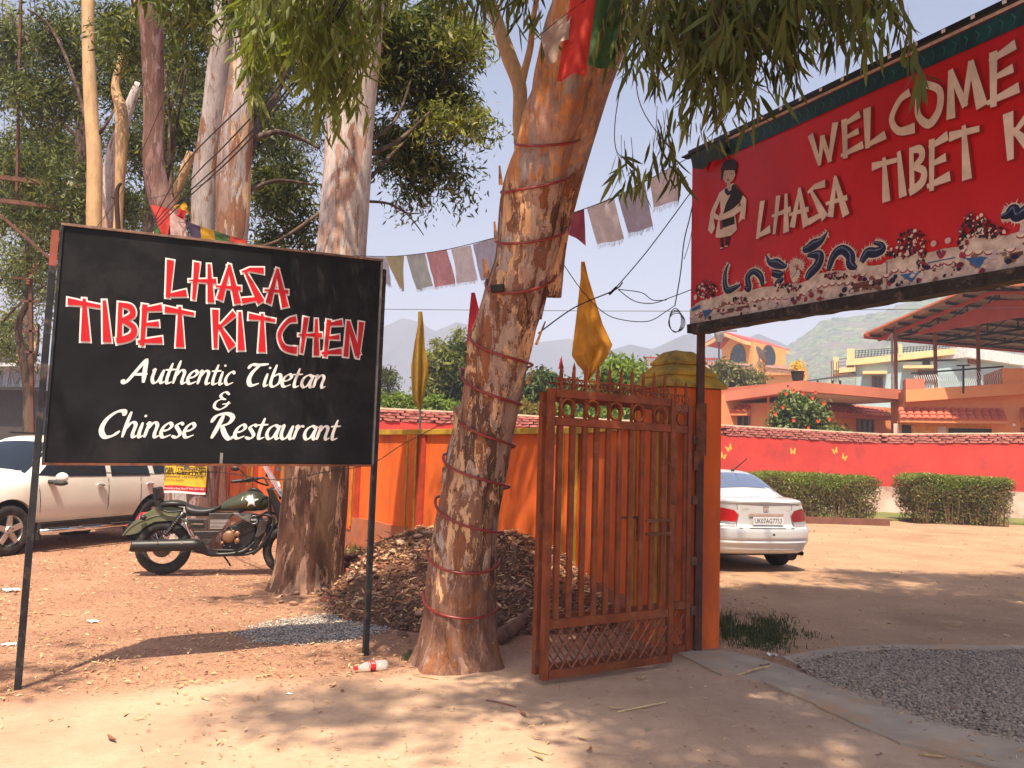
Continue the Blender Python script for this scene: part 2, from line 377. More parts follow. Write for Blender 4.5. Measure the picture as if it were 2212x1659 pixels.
    a = o.data.attributes.new('zone', 'FLOAT_VECTOR', 'POINT'); a.data.foreach_set('vector', np.array([(p, q, 0) for p, q in A], dtype=np.float32).ravel())
    tag(o, kind='structure')
make_ground()
def slab(name, pxs, top, m, thick=.06, kind='structure', rough=.03):
    P = [gnd(x, y) for x, y in pxs]; Q = []
    for i in range(len(P)):
        a, b = P[i], P[(i+1) % len(P)]; k = max(1, int((b-a).length/.12))
        for j in range(k):
            p = a.lerp(b, j/k); q = rough*noise.noise((p.x*4, p.y*4, 1)); d = (b-a).normalized(); Q.append(Vector((p.x - d.y*q, p.y + d.x*q, 0)))
    n = len(Q); mb = MB(); mb.add([(p.x, p.y, gz(p.x, p.y)+top) for p in Q] + [(p.x, p.y, -thick) for p in Q], [tuple(range(n))] + [(i, (i+1) % n, n+(i+1) % n, n+i) for i in range(n)])
    return tag(mb.build(name, m), kind=kind)
m_conc = M('dusty_concrete', (.40, .315, .24), .95, 0, .14, 2.5, bump=.35, bs=60, bd=.006, spec=.15, dirt=(.46, .27, .15), ds=1.3)
slab('concrete_strip', [(1462, 1412), (1560, 1408), (1650, 1428), (1760, 1464), (1900, 1509), (2000, 1546), (2110, 1582), (2300, 1622), (2300, 1712), (2100, 1648), (1950, 1612), (1850, 1570), (1750, 1518), (1650, 1478), (1560, 1462)], .013, m_conc)
slab('gravel_kerb', [(1690, 1425), (1760, 1405), (1840, 1397), (1960, 1394), (2300, 1398), (2300, 1408), (1960, 1404), (1850, 1408), (1790, 1418), (1722, 1440)], .02, m_conc)
# gravel bed: real stones
def pebbles(name, pts, sizes, m, parent=None, flat_=.6, seed=1):
    r = np.random.RandomState(seed); n = len(pts)
    ico = np.array([(0,0,1),(.89,0,.45),(.28,.85,.45),(-.72,.53,.45),(-.72,-.53,.45),(.28,-.85,.45),(.72,.53,-.45),(-.28,.85,-.45),(-.89,0,-.45),(-.28,-.85,-.45),(.72,-.53,-.45),(0,0,-1)])
    tf = np.array([(0,1,2),(0,2,3),(0,3,4),(0,4,5),(0,5,1),(1,6,2),(2,7,3),(3,8,4),(4,9,5),(5,10,1),(2,6,7),(3,7,8),(4,8,9),(5,9,10),(1,10,6),(11,7,6),(11,8,7),(11,9,8),(11,10,9),(11,6,10)])
    a = r.rand(n)*6.28; ca, sa = np.cos(a), np.sin(a)
    V = ico[None] * (1 + .28*(r.rand(n, 12, 1)-.5)*2) * np.array(sizes)[:, None, None]
    V[..., 0] *= r.uniform(.7, 1.5, (n, 1)); V[..., 2] *= flat_*r.uniform(.7, 1.3, (n, 1))
    X = V[..., 0]*ca[:, None]-V[..., 1]*sa[:, None]; Y = V[..., 0]*sa[:, None]+V[..., 1]*ca[:, None]
    V = np.stack([X, Y, V[..., 2]], -1) + np.array(pts)[:, None, :]
    Fc = tf[None] + (np.arange(n)*12)[:, None, None]
    return npmesh(name, V.reshape(-1, 3), Fc.reshape(-1, 3), 3, m, parent)
def islandmat(name, cols, rough=.9, bump=True):
    m, nt, b = nodes(name); g = N(nt, 'NewGeometry')
    c = ramp(nt, g.outputs['Random Per Island'], [(i/(len(cols)-1), c) for i, c in enumerate(cols)])
    c = mixc(nt, .4, c, ramp(nt, noise_(nt, coords(nt), 60, 5, .7), [(.3, (.5, .5, .5)), (.7, (1.2, 1.2, 1.2))]), 'MULTIPLY')
    nt.links.new(c, b.inputs['Base Color']); b.inputs['Roughness'].default_value = rough; b.inputs['Specular IOR Level'].default_value = .2
    return m
m_gravel = islandmat('gravel_stone', [(.19, .15, .125), (.32, .25, .20), (.42, .33, .26), (.25, .195, .16), (.50, .39, .29)])
m_rubble = islandmat('rubble_stone', [(.13, .05, .03), (.34, .17, .10), (.22, .10, .06), (.42, .24, .15), (.18, .07, .04), (.10, .05, .035), (.50, .31, .2)])
grav = [tuple(gnd(x, y)[:2]) for x, y in [(1722, 1440), (1790, 1420), (1850, 1410), (1960, 1405), (2330, 1408), (2330, 1628), (2110, 1578), (2000, 1544), (1900, 1508), (1790, 1468)]]
x0 = min(p[0] for p in grav); x1 = max(p[0] for p in grav); y0 = min(p[1] for p in grav); y1 = max(p[1] for p in grav)
pts = []
while len(pts) < 24000:
    x, y = rnd.uniform(x0, x1), rnd.uniform(y0, y1); s = polydist(x, y, grav)
    if s > rnd.uniform(-.16, .16): pts.append((x, y, gz(x, y) + .004 + rnd.uniform(0, .018)))
tag(pebbles('gravel_bed', pts, RS.uniform(.005, .015, len(pts)), m_gravel, flat_=.7), kind='stuff')
# grass tufts beside the gate pillar and along the hedges
def blades(name, pts, h, m, n=40, spread=.12, seed=2, lean=.6, wd=.004):
    r = np.random.RandomState(seed); V = []; 
    for (x, y, z) in pts:
        px_ = r.normal(0, spread, n)+x; py_ = r.normal(0, spread, n)+y; a = r.rand(n)*6.28; hh = h*r.uniform(.5, 1.2, n); l = hh*lean*r.uniform(.2, 1, n)
        for i in range(n):
            b = np.array([px_[i], py_[i], z]); s = np.array([-math.sin(a[i]), math.cos(a[i]), 0])*wd; d = np.array([math.cos(a[i])*l[i], math.sin(a[i])*l[i], 0])
            V += [b-s, b+s, b+d*.4+s*.8+(0, 0, hh[i]*.6), b+d*.4-s*.8+(0, 0, hh[i]*.6), b+d+(0, 0, hh[i])]
    V = np.array(V); k = len(V)//5; I = np.arange(k)[:, None]*5
    Fc = np.concatenate([I+np.array([0, 1, 2]), I+np.array([0, 2, 3]), I+np.array([3, 2, 4])])
    return npmesh(name, V, Fc, 3, m)
m_grass = leafmat('grass_blade', (.025, .045, .012), (.05, .075, .02), (.13, .11, .04), .25)
gp = []
for k in range(46):
    p = gnd(rnd.gauss(1650, 24), rnd.gauss(1368, 14)); gp.append((p.x, p.y, gz(p.x, p.y)))
tag(blades('grass', gp, .045, m_grass, 60, .09), kind='stuff')
gp = []
for k in range(9):
    p = gnd(rnd.uniform(1560, 1580), rnd.uniform(1330, 1385)); gp.append((p.x, p.y, gz(p.x, p.y)))
tag(blades('grass', gp, .12, m_grass, 34, .05, 5), kind='stuff')

# ------------------------------------------------------------------ hills behind
def hillmat(name, ca, cb, cc, sc):
    m, nt, b = nodes(name); v = coords(nt); n = noise_(nt, v, sc, 9, .68); n2 = noise_(nt, v, sc*.22, 4, .6)
    c = ramp(nt, n, [(.36, ca), (.5, cb), (.62, cc)]); c = mixc(nt, ramp(nt, n2, [(.45, 0.0), (.62, .75)]), c, (.14, .10, .075))
    nt.links.new(c, b.inputs['Base Color']); b.inputs['Roughness'].default_value = 1; b.inputs['Specular IOR Level'].default_value = 0
    bumpn(nt, n, 1.0, 1.5/sc*.2, b); return m
def ridge(name, prof, D, depth, m, amp, seed, nx=260, ny=50):
    xs0, xs1 = prof[0][0], prof[-1][0]
    V = []; tr = seed == 3
    for j in range(ny+1):
        v = j/ny
        for i in range(nx+1):
            x = lerp(xs0, xs1, i/nx); y = interp(prof, x)[0]
            top = at(x, y, D); ang = math.atan2(top.x, D); base_r = top.xy.length
            rr = base_r - depth*v; h = top.z*(1-v)**1.15 - 2*v
            p = Vector((math.sin(ang)*rr, math.cos(ang)*rr, h)); q = p*(1/(amp*7))
            dn = noise.fractal((q.x, q.y, q.z+seed), .9, 2.1, 7); dn2 = noise.fractal((ang*D/(amp*5), v*2, seed), .8, 2, 4)
            p.z += amp*dn*(.35+.65*min(1, v*5)) * .5; r2 = amp*1.6*dn2*math.sin(math.pi*min(1, v*1.3)); p.x += math.sin(ang)*r2; p.y += math.cos(ang)*r2
            if tr: p.z += 2.6*abs(noise.noise((p.x*.16, p.y*.16, 2))) + 1.5*noise.noise((p.x*.4, p.y*.4, 4))
            V.append(p[:])
    I = np.arange((nx+1)*(ny+1)).reshape(ny+1, nx+1); Fc = np.stack([I[:-1, :-1], I[1:, :-1], I[1:, 1:], I[:-1, 1:]], -1).reshape(-1, 4)
    return tag(npmesh(name, np.array(V), Fc, 4, m, smooth=True), kind='structure')
hm1 = hillmat('near_hill_forest', (.012, .022, .008), (.09, .14, .035), (.24, .26, .09), .17)
hm2 = hillmat('far_hill_forest', (.012, .016, .014), (.03, .04, .03), (.06, .065, .05), .02)
ridge('hill', [(1150, 960), (1400, 900), (1560, 845), (1640, 800), (1700, 748), (1730, 728), (1765, 703), (1800, 687), (1850, 683), (1900, 676), (1960, 655), (2040, 636), (2120, 622), (2212, 598), (2400, 560), (2800, 520), (3200, 560)], 640, 390, hm1, 9, 3, 420, 80)
ridge('hill', [(900, 900), (1200, 800), (1290, 770), (1360, 742), (1410, 752), (1440, 738), (1475, 722), (1520, 715), (1580, 740), (1640, 720), (1720, 760), (1900, 800), (2100, 860)], 850, 200, hm2, 17, 8)
ridge('hill', [(300, 900), (600, 800), (760, 740), (820, 712), (870, 692), (905, 700), (940, 720), (985, 700), (1020, 706), (1060, 716), (1130, 748), (1180, 738), (1230, 730), (1290, 752), (1380, 765), (1500, 800), (1700, 850)], 1000, 140, hm2, 22, 5)
ridge('hill', [(-900, 860), (-400, 840), (0, 800), (400, 770), (700, 735), (820, 722), (850, 714), (900, 735), (1100, 770), (1400, 830)], 1300, 150, hm2, 24, 15)

# ------------------------------------------------------------------ haze
m = bpy.data.materials.new('haze_air'); m.use_nodes = True; nt = m.node_tree; nt.nodes.remove(nt.nodes['Principled BSDF'])
pv = nt.nodes.new('ShaderNodeVolumePrincipled'); pv.inputs['Color'].default_value = (.70, .77, 1.0, 1); pv.inputs['Density'].default_value = .0014; pv.inputs['Anisotropy'].default_value = -.35
nt.links.new(pv.outputs[0], nt.nodes['Material Output'].inputs['Volume'])
hz = MB().box((0, 800, 144), (4400, 2060, 294)).build('haze', m); tag(hz, kind='stuff')

# ------------------------------------------------------------------ bricks
brick_meshes = []
for k in range(7):
    mb = MB().box((0, 0, 0), (.225, .09, .066)); me = mb.mesh('brick')
    for v in me.vertices:
        v.co += Vector([rnd.uniform(-.012, .012) for _ in range(3)])
    me.materials.append(m_brick); brick_meshes.append(me)
def brick_course(parent, fac, t0, t1, ztop_fn, rows, limit, out=.0, stepz=.078, stepx=.245):
    cnt = 0; nb = int((t1-t0)/stepx)
    for j in range(rows):
        for i in range(nb):
            t = t0 + (i+.5+(.5 if j % 2 else 0))*stepx + rnd.uniform(-.02, .02)
            if t > t1 - .1: continue
            h = ztop_fn(t) - (j+.5)*stepz
            p = fac.w(t, h + rnd.uniform(-.006, .006), out + rnd.uniform(-.012, .022))
            o = link('brick', rnd.choice(brick_meshes), None, parent)
            o.location = (o.location if parent.name in BASE else Vector()) + p
            o.rotation_euler = (rnd.uniform(-.06, .06), rnd.uniform(-.07, .07), math.atan2(fac.u.y, fac.u.x) + rnd.uniform(-.07, .07)); cnt += 1
    return cnt
# red boundary wall: long straight wall with a corner
A0 = at(700, 878, 22.0); A1 = at(1560, 920, 27.2); A2 = at(1905, 939, 30.6); A3 = at(2300, 937, 28.0)
def redwall(name, P, Q, hP, hQ, label, rows=4, white=True, flies=()):
    f = Facade(P, Q); r = thing(name, label, 'wall', (P[0], P[1], 0), world=True)
    top = lambda t: lerp(hP, hQ, t/f.L)
    def sl(nm, z0f, z1f, o0, o1, mm, seg=1):
        mb = MB(); n = 40
        for i in range(n):
            a, b = f.L*i/n, f.L*(i+1)/n
            za, zb = z1f(a), z1f(b); ya, yb = z0f(a), z0f(b)
            mb.hexa([f.w(a, ya, o0), f.w(b, yb, o0), f.w(b, yb, o1), f.w(a, ya, o1), f.w(a, za, o0), f.w(b, zb, o0), f.w(b, zb, o1), f.w(a, za, o1)])
        return mb.build(nm, mm, r)
    bh = rows*.078
    jit = lambda t: .03*noise.noise((t*1.1, 3, 7)) + .015*noise.noise((t*5, 1, 1))
    sl('coping', lambda t: top(t)-.005, lambda t: top(t)+.045+.012*noise.noise((t*3, 0, 0)), -.16, .07, m_cream)
    sl('brick_backing', lambda t: top(t)-bh-.06, lambda t: top(t)-.007, -.12, .015, m_mortar)
    sl('plaster_face', lambda t: .95, lambda t: top(t)-bh-.01+jit(t), -.10, .055, m_redwall)
    sl('base_face', lambda t: -.1, lambda t: .947, -.09, .10, m_plaster_old if white else m_redwall)
    brick_course(r, f, 0, f.L, top, rows, 300, .03)
    for (px_, py_, s, rot) in flies:
        s *= .78
        t, h = f.px(px_, py_); mb = MB()
        for sx in (-1, 1):
            s *= .999; P5 = [(.01, .02), (.13, .15), (.17, .10), (.12, .0), (.14, -.08), (.05, -.12), (.01, -.05)]
            q = []
            for (a, b) in P5:
                a, b = a*s*sx, b*s; a, b = a*math.cos(rot)-b*math.sin(rot), a*math.sin(rot)+b*math.cos(rot); q.append((a, b))
            mb.add([f.w(t+a, h+b, .060) for a, b in q], [tuple(range(7))])
        mb.build('painted_butterfly', flat('butterfly_yellow', (.75, .42, .08)), r)
    return f
W1 = redwall('boundary_wall', A0, A1, A0.z, A1.z, 'long red plastered wall with brick top behind the orange wall and gate')
W2 = redwall('boundary_wall', A1, A2, A1.z, A2.z, 'red plastered wall with yellow butterflies and brick top behind the parked silver car', flies=[(1572, 968, 1.1, .5), (1560, 985, 1.0, -.3), (1710, 1002-27, 1.1, 0), (1896, 0, 1, 0)][:3] + [(1801, 974, 1.1, .35), (1821, 988, 1.1, -.4)])
W3 = redwall('boundary_wall', A2, A3, A2.z, A3.z, 'red plastered wall with crumbling brick top behind the right hand hedge')

# ------------------------------------------------------------------ orange wall by the gate
OW = [(-9.5, 22.65), (-2.11, 13.2), (.785, 9.5), (1.16, 7.75)]
WT = 1.90
def owall(P, Q, label, piers, z0=.5, z1=.4, ht=WT):
    f = Facade(P, Q); r = thing('compound_wall', label, 'wall', (P[0], P[1], 0), world=True)
    MB_ = MB(); f.box(MB_, 0, f.L, -.1, ht-.055, -.2, 0); MB_.build('wall_face', m_orange, r)
    mb = MB(); mb.hexa([f.w(0, -.1, .001), f.w(f.L, -.1, .001), f.w(f.L, -.1, .05), f.w(0, -.1, .05), f.w(0, z0, .001), f.w(f.L, z1, .001), f.w(f.L, z1, .035), f.w(0, z0, .035)]); mb.build('plinth', m_plinth, r)
    mb = MB(); f.box(mb, 0, f.L, ht-.054, ht+.025, -.22, .05); mb.build('coping', m_olive, r, bevel=.006)
    for t in piers:
        mb = MB(); f.box(mb, t-.12, t+.12, .3, ht-.056, .002, .055); mb.build('pier', m_orange, r)
        for s in (-1, 1):
            mb = MB(); f.box(mb, t+s*.12-.018, t+s*.12+.018, .36, ht-.057, .056, .068); mb.build('pier_edge', m_olive, r)
        mb = MB(); f.box(mb, t+.145, t+.30, .3, ht-.058, .002, .03); mb.build('pier_shade_strip', M('orange_pier_shade', (.42, .045, .012), .85, bump=.2), r)  # darker strip puts the pier's shaded side into the wall colour
    return f
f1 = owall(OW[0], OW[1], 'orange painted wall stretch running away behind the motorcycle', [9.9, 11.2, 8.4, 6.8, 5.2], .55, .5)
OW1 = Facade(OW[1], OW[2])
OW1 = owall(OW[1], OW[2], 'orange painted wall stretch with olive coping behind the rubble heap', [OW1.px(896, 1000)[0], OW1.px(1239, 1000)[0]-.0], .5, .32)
owall(OW[2], OW[3], 'short orange wall stretch joining the gate pillar', [], .32, .3)

# ------------------------------------------------------------------ gate pillar
pn = Vector((1.345, 7.0, 0)); pr = Vector((1.83, 7.18, 0)); pl = Vector((1.12, 7.50, 0)); pb = pr + pl - pn
gp_ = thing('gate_pillar', 'square orange gate pillar with a stepped yellow cap beside the iron gate', 'pillar', pn[:], world=True)
H = 2.2
z = lambda p, h: Vector((p.x, p.y, h))
MB().hexa([z(q, -.1) for q in (pn, pr, pb, pl)] + [z(q, H) for q in (pn, pr, pb, pl)]).build('shaft', m_orange, gp_, bevel=.015)
cen = (pn + pb)/2
def ring(s, h): return [cen + (q-cen)*s + Vector((0, 0, h)) for q in (pn, pr, pb, pl)]
def subdiv_ring(rg, n=6): return [rg[i].lerp(rg[(i+1) % 4], k/n) for i in range(4) for k in range(n)]
prof = [(1.02, 2.201), (1.12, 2.202), (1.12, 2.225), (.98, 2.262), (.88, 2.295), (.84, 2.31), (.90, 2.312), (.90, 2.332), (.78, 2.362), (.67, 2.395), (.60, 2.415), (.66, 2.417), (.66, 2.437), (.52, 2.478), (.42, 2.515), (.36, 2.532), (.30, 2.54)]
vs = []; 
for s, h in prof:
    for q in subdiv_ring(ring(s, h)): vs.append(q + Vector([.006*noise.noise(q*9+Vector((k, 0, 0))) for k in (0, 7, 3)]))
nn = 24
MB().add(vs, [(i*nn+k, i*nn+(k+1) % nn, (i+1)*nn+(k+1) % nn, (i+1)*nn+k) for i in range(len(prof)-1) for k in range(nn)] + [tuple((len(prof)-1)*nn+k for k in range(nn)), tuple(range(nn))]).build('cap', m_capyel, gp_)
FL = Facade(pn[:2], pl[:2])
for t in (.02, .16):
    mb = MB(); FL.box(mb, t-.018, t+.018, .05, 2.19, .001, .012); mb.build('edge_stripe', m_olive, gp_)
mb = MB(); FL.box(mb, FL.L-.04, FL.L, .05, 2.19, .001, .012); mb.build('edge_stripe', m_olive, gp_)

# ------------------------------------------------------------------ hedges
def hedge(label, pxa, pxb, ytop, ybot, D, depth, seed):
    r = thing('hedge', label, 'hedge', at(pxa, ybot, D)[:2] + (0,), world=True) if False else None
    a = at(pxa, ytop, D); b = at(pxb, ytop, D); h = a.z
    r = thing('hedge', label, 'hedge', (a.x, a.y, 0), world=True)
    R = np.random.RandomState(seed); n = 52000; L = b.x-a.x
    X = R.uniform(a.x, b.x, n); Yv = a.y + depth*R.rand(n)**1.3; Z = h*(R.uniform(.0, 1, n)**.75)
    wob = np.array([noise.noise((x*1.1, z_*1.5, seed)) for x, z_ in zip(X, Z)])
    dens = np.array([noise.noise((x*2.3, z_*2.6, seed+5)) for x, z_ in zip(X, Z)])
    keep = (R.rand(n) < np.clip(.50 + Z/h*.9 + dens*.9, 0, 1)) & (Z < h*(.96+.05*wob - .10*(2*(X-a.x)/L-1)**8)) & (X > a.x + .3*(1-(Z/h)**.6)+.1*wob) & (X < b.x-.3*(1-(Z/h)**.6)+.12*wob)
    P = np.stack([X, Yv, Z], 1)[keep]; P[:, 1] += wob[keep]*.12
    leaf_cloud('foliage', P, .075, m_hedge_top, r, seed, mask=(P[:, 2] > h*(.80+.25*wob[keep])) | (R.rand(len(P)) < .22), m2=m_hedge_dry)
    mb = MB()
    for i in range(int(L*26)):
        x = rnd.uniform(a.x+.2, b.x-.2); y = a.y + rnd.uniform(-.06, depth*.5); mb.tube([(x, y, -.02), (x+rnd.uniform(-.1, .1), y+rnd.uniform(-.1, .1), h*.4), (x+rnd.uniform(-.3, .3), y+rnd.uniform(-.2, .2), h*rnd.uniform(.6, .9))], [.009, .007, .003], 4, False)
    o = mb.build('twigs', M('hedge_twig', (.20, .10, .055), .9), r); o['kind'] = 'stuff'
def leaf_cloud(name, P, size, m, parent=None, seed=1, mask=None, m2=None, droop=0.0, aspect=2.4, norm_up=.3, kind=None):
    """one diamond leaf (2 triangles) at each point"""
    if mask is not None:
        leaf_cloud(name, P[mask], size, m, parent, seed, None, None, droop, aspect, norm_up, kind); return leaf_cloud(name, P[~mask], size, m2, parent, seed+1, None, None, droop, aspect, norm_up, kind)
    R = np.random.RandomState(seed); n = len(P)
    d = R.normal(0, 1, (n, 3)); d[:, 2] = d[:, 2]*(1-droop) - droop*2.6; d /= np.linalg.norm(d, axis=1)[:, None]
    q = R.normal(0, 1, (n, 3)); s = np.cross(d, q); s /= np.linalg.norm(s, axis=1)[:, None]
    L = size*R.uniform(.6, 1.35, n)[:, None]; wd = L/aspect/2*1.0
    k = np.cross(s, d)*L*.12
    V = np.stack([P, P+d*L*.45+s*wd+k, P+d*L, P+d*L*.45-s*wd+k], 1).reshape(-1, 3)
    Fc = np.arange(n*4).reshape(-1, 4)
    o = npmesh(name, V, Fc, 4, m, parent)
    if kind: o['kind'] = kind
    return o
m_hedge_top = leafmat('hedge_leaf', (.10, .15, .03), (.19, .23, .05), (.34, .33, .09), .4)
m_hedge_dry = leafmat('hedge_dry_leaf', (.08, .09, .025), (.24, .16, .08), (.13, .14, .04), .35)
hedge('long clipped hedge behind the silver car with a green top and twiggy brown sides', 1540, 1908, 1012, 1130, 23.5, 1.5, 4)
hedge('separate clipped block of hedge on the right by the red wall', 1968, 2196, 1020, 1130, 24.5, 1.4, 9)
mb = MB(); a = at(1500, 1120, 23.2); mb.box(((a.x+at(1925, 1100, 23.2).x)/2, 23.35, .08), (at(1925, 1100, 23.2).x-a.x, .14, .2)); tag(mb.build('hedge_kerb', M('brick_kerb', (.17, .07, .045), .9, bump=.4, dirt=(.14, .05, .04))), kind='structure')
mb = MB(); a = at(1905, 1108, 26); b = at(2230, 1108, 26); mb.box(((a.x+b.x)/2, 27.6, .02), (b.x-a.x+6, 4.0, .08)); tag(mb.build('lawn', M('lawn_green', (.13, .16, .04), .9, 0, .3, 3, bump=.6, dirt=(.28, .18, .09), ds=.8)), kind='structure')
# ------------------------------------------------------------------ houses beyond the wall
m_ohouse = M('house_orange_wall', (.66, .27, .12), .9, 0, .06, .5, bump=.1, bs=8, spec=.15, dirt=(.60, .22, .10), ds=.5)
m_ofascia = M('house_fascia', (.50, .165, .10), .85, 0, .07, .6, bump=.1)
m_tile = M('clay_tile', (.55, .13, .075), .8, 0, .15, 3, bump=.2)
m_brown = M('brown_frame', (.22, .075, .03), .7, 0, .2, 4, bump=.1)
m_winglass = M('window_pane', (.035, .035, .04), .15, 0, .3, 2, bump=0, spec=.6)
m_whiteslab = M('whitewashed_slab', (.52, .42, .38), .9, 0, .1, 1, bump=.2)
m_cream2 = M('cream_paint', (.74, .52, .27), .85, 0, .08, 2, bump=.1)
def window(f, parent, x0, y0, x1, y1, panes, out=0.0):
    t0, h1 = f.px(x0, (y0+y1)/2)[0], f.px((x0+x1)/2, y0)[1]; t1, h0 = f.px(x1, (y0+y1)/2)[0], f.px((x0+x1)/2, y1)[1]
    mb = MB(); fr = .09
    f.box(mb, t0, t1, h1-fr, h1, out+.01, out+.08); f.box(mb, t0, t1, h0, h0+fr, out+.01, out+.08)
    for i in range(panes+1): c = lerp(t0+fr/2, t1-fr/2, i/panes); f.box(mb, c-fr/2, c+fr/2, h0+fr+.001, h1-fr-.001, out+.011, out+.079)
    w_ = mb.build('window', m_brown, parent)
    for i in range(panes):
        a, b = lerp(t0+fr/2, t1-fr/2, i/panes)+fr/2, lerp(t0+fr/2, t1-fr/2, (i+1)/panes)-fr/2; mb = MB(); f.box(mb, a, b, h0+fr, h1-fr, out+.015, out+.03)
        o = mb.build('pane', m_winglass, None); o.parent = w_
        for k in (1, 2):
            mb = MB(); c = lerp(a, b, k/3); 
def awning(f, parent, x0, x1, ytop, ybot, depth, o0=0.0, dark=False, drop=None):
    """tiled canopy: top edge on the wall, front edge lower and further out"""
    xm = (x0+x1)/2; t0 = f.px(x0, ybot)[0]; t1 = f.px(x1, ybot)[0]; ht = f.px(xm, ytop)[1]; hb = f.px(xm, ybot)[1]
    a = thing('tiled_awning', None, None); BASE.pop(a.name, None); bpy.data.objects.remove(a)
    mb = MB(); mb.hexa([f.w(t0, hb-.12, o0+.0), f.w(t1, hb-.12, o0+.0), f.w(t1, hb-.12, o0+depth), f.w(t0, hb-.12, o0+depth), f.w(t0, hb-.02, o0+.0), f.w(t1, hb-.02, o0), f.w(t1, hb-.02, o0+depth), f.w(t0, hb-.02, o0+depth)])
    mb.add([f.w(t0, hb-.02, o0), f.w(t0, hb-.02, o0+depth), f.w(t0, ht-.04, o0), f.w(t1, hb-.02, o0), f.w(t1, hb-.02, o0+depth), f.w(t1, ht-.04, o0)], [(0, 1, 2), (3, 5, 4), (1, 4, 5, 2)])
    aw = mb.build('awning', m_ofascia if dark else m_ohouse, parent)
    n = max(3, int((t1-t0)/.28)); rows = 3
    base = MB(); wv = (t1-t0)/n; ln = math.hypot(depth, ht-hb)/rows
    for i in range(5):
        pass
    vs = []; k = 6
    for i in range(k+1):
        q = math.pi*i/k; vs += [(-math.cos(q)*wv*.5, 0, .10*math.sin(q)+.02), (-math.cos(q)*wv*.46, ln*1.08, .07*math.sin(q))]
    fs = [(2*i, 2*i+2, 2*i+3, 2*i+1) for i in range(k)]
    nv = len(vs); vs += [(-wv*.5, 0, -.02), (wv*.5, 0, -.02)]; fs.append(tuple([2*i for i in range(k+1)][::-1] + [nv, nv+1]))
    me = bpy.data.meshes.new('roof_tile'); me.from_pydata(vs, [], fs); me.materials.append(m_tile)
    dn = (f.n*depth + Vector((0, 0, hb-ht))).normalized(); up = -dn; nrm = f.u.cross(up); 
    if nrm.z < 0: nrm = -nrm
    Rm = Matrix((f.u if f.u.cross(up).dot(nrm) > 0 else -f.u, up, nrm)).transposed().to_4x4()
    for r_ in range(rows):
        for i in range(n):
            t = t0 + (i+.5)*wv; p = f.w(t, ht, o0).lerp(f.w(t, hb, o0+depth), (r_+1)/rows) + nrm*.012
            o = bpy.data.objects.new('roof_tile', me); C.objects.link(o); o.parent = aw; o.matrix_basis = Matrix.Translation(p) @ Rm @ Matrix.Rotation(rnd.uniform(-.02, .02), 4, 'Z')
    return aw
# orange house
H1 = thing('house', 'orange single storey house with clay tile awnings and projecting flat roof', 'house', (20, 34, 0), world=True)
cA = at(1732, 822, 35.2); cL = at(1500, 857, 38.5)
fa = Facade(cL, cA); hA = cA.z; hL = cL.z
mb = MB(); fa.box(mb, 0, fa.L-.3, -.1, min(hA, hL)-.3, -3, -.7); mb.build('wall', m_ohouse, H1)
mb = MB(); mb.hexa([fa.w(0, hL-.42, -6), fa.w(fa.L, hA-.42, -6), fa.w(fa.L, hA-.42, 0), fa.w(0, hL-.42, 0), fa.w(0, hL, -6), fa.w(fa.L, hA, -6), fa.w(fa.L, hA, 0), fa.w(0, hL, 0)]); mb.build('roof_slab', m_ofascia, H1)
fa2 = Facade(fa.w(0, 0, -.7), fa.w(fa.L, 0, -.7))
t, h = fa2.px(1662, 880); mb = MB(); mb.tube([fa2.w(t, .5, .12), fa2.w(t, hA-.42, .12)], .055, 8); mb.build('drain_pipe', m_ohouse, H1)
window(fa2, H1, 1566, 892, 1621, 935, 4); awning(fa2, H1, 1530, 1622, 878, 893, .45)
# middle recess under the slab
cM = at(1960, 845, 38.0); fm = Facade(cA, cM)
mb = MB(); fm.box(mb, .002, fm.L, hA-.45, hA-.001, -6, -.002); mb.build('roof_slab', m_ofascia, H1)
mb = MB(); fm.box(mb, .3, fm.L, hA-.52, hA-.452, -6, -.3); mb.build('slab_soffit', m_whiteslab, H1)
mb = MB(); mb.hexa([fm.w(1.5, hA-.95, -4.5), fm.w(fm.L*.62, hA-.75, -2.5), fm.w(fm.L*.66, hA-.75, -2.7), fm.w(1.8, hA-.95, -4.8), fm.w(1.5, hA-.522, -4.5), fm.w(fm.L*.62, hA-.522, -2.5), fm.w(fm.L*.66, hA-.522, -2.7), fm.w(1.8, hA-.522, -4.8)]); mb.build('beam', m_whiteslab, H1)
fm2 = Facade(fm.w(-1, 0, -3.2), fm.w(fm.L+3, 0, -3.2))
mb = MB(); fm2.box(mb, -1, fm2.L, -.1, hA-.53, -.3, 0); mb.build('wall', m_ohouse, H1)
window(fm2, H1, 1850, 905, 1886, 945, 3); awning(fm2, H1, 1778, 1908, 878, 899, .6, dark=True)
# right block with terrace
B0 = at(1957, 866, 36.0); B1 = at(2330, 845, 34.2); fb = Facade(B0, B1); hB = B0.z
mb = MB(); fb.box(mb, 0, fb.L, 0, hB+.45, -4, -.5); mb.build('wall', m_ohouse, H1)
tB, hT = fb.px(2075, 833); 
_a, _b = fb.px(1957, 868), fb.px(2212, 851); _c, _d = fb.px(1957, 842), fb.px(2212, 826); _k = fb.L/(_b[0]); mb = MB(); quadbox(mb, fb, 0, fb.L, _a[1], lerp(_a[1], _b[1], _k), _c[1], lerp(_c[1], _d[1], _k), -4, 0); mb.build('parapet', m_ohouse, H1); hT = _c[1]-.1
t2, h2 = fb.px(2190, 795); mb = MB(); fb.box(mb, fb.px(2166, 820)[0], fb.L, hT+.05, h2, -3, -.05); mb.build('parapet_block', m_ohouse, H1)
t2, h2 = fb.px(1965, 818); mb = MB(); fb.box(mb, .0, .75, hT+.101, h2, -.8, -.02); mb.build('parapet_post', m_ofascia, H1)
fb2 = Facade(fb.w(0, 0, -.5), fb.w(fb.L, 0, -.5))
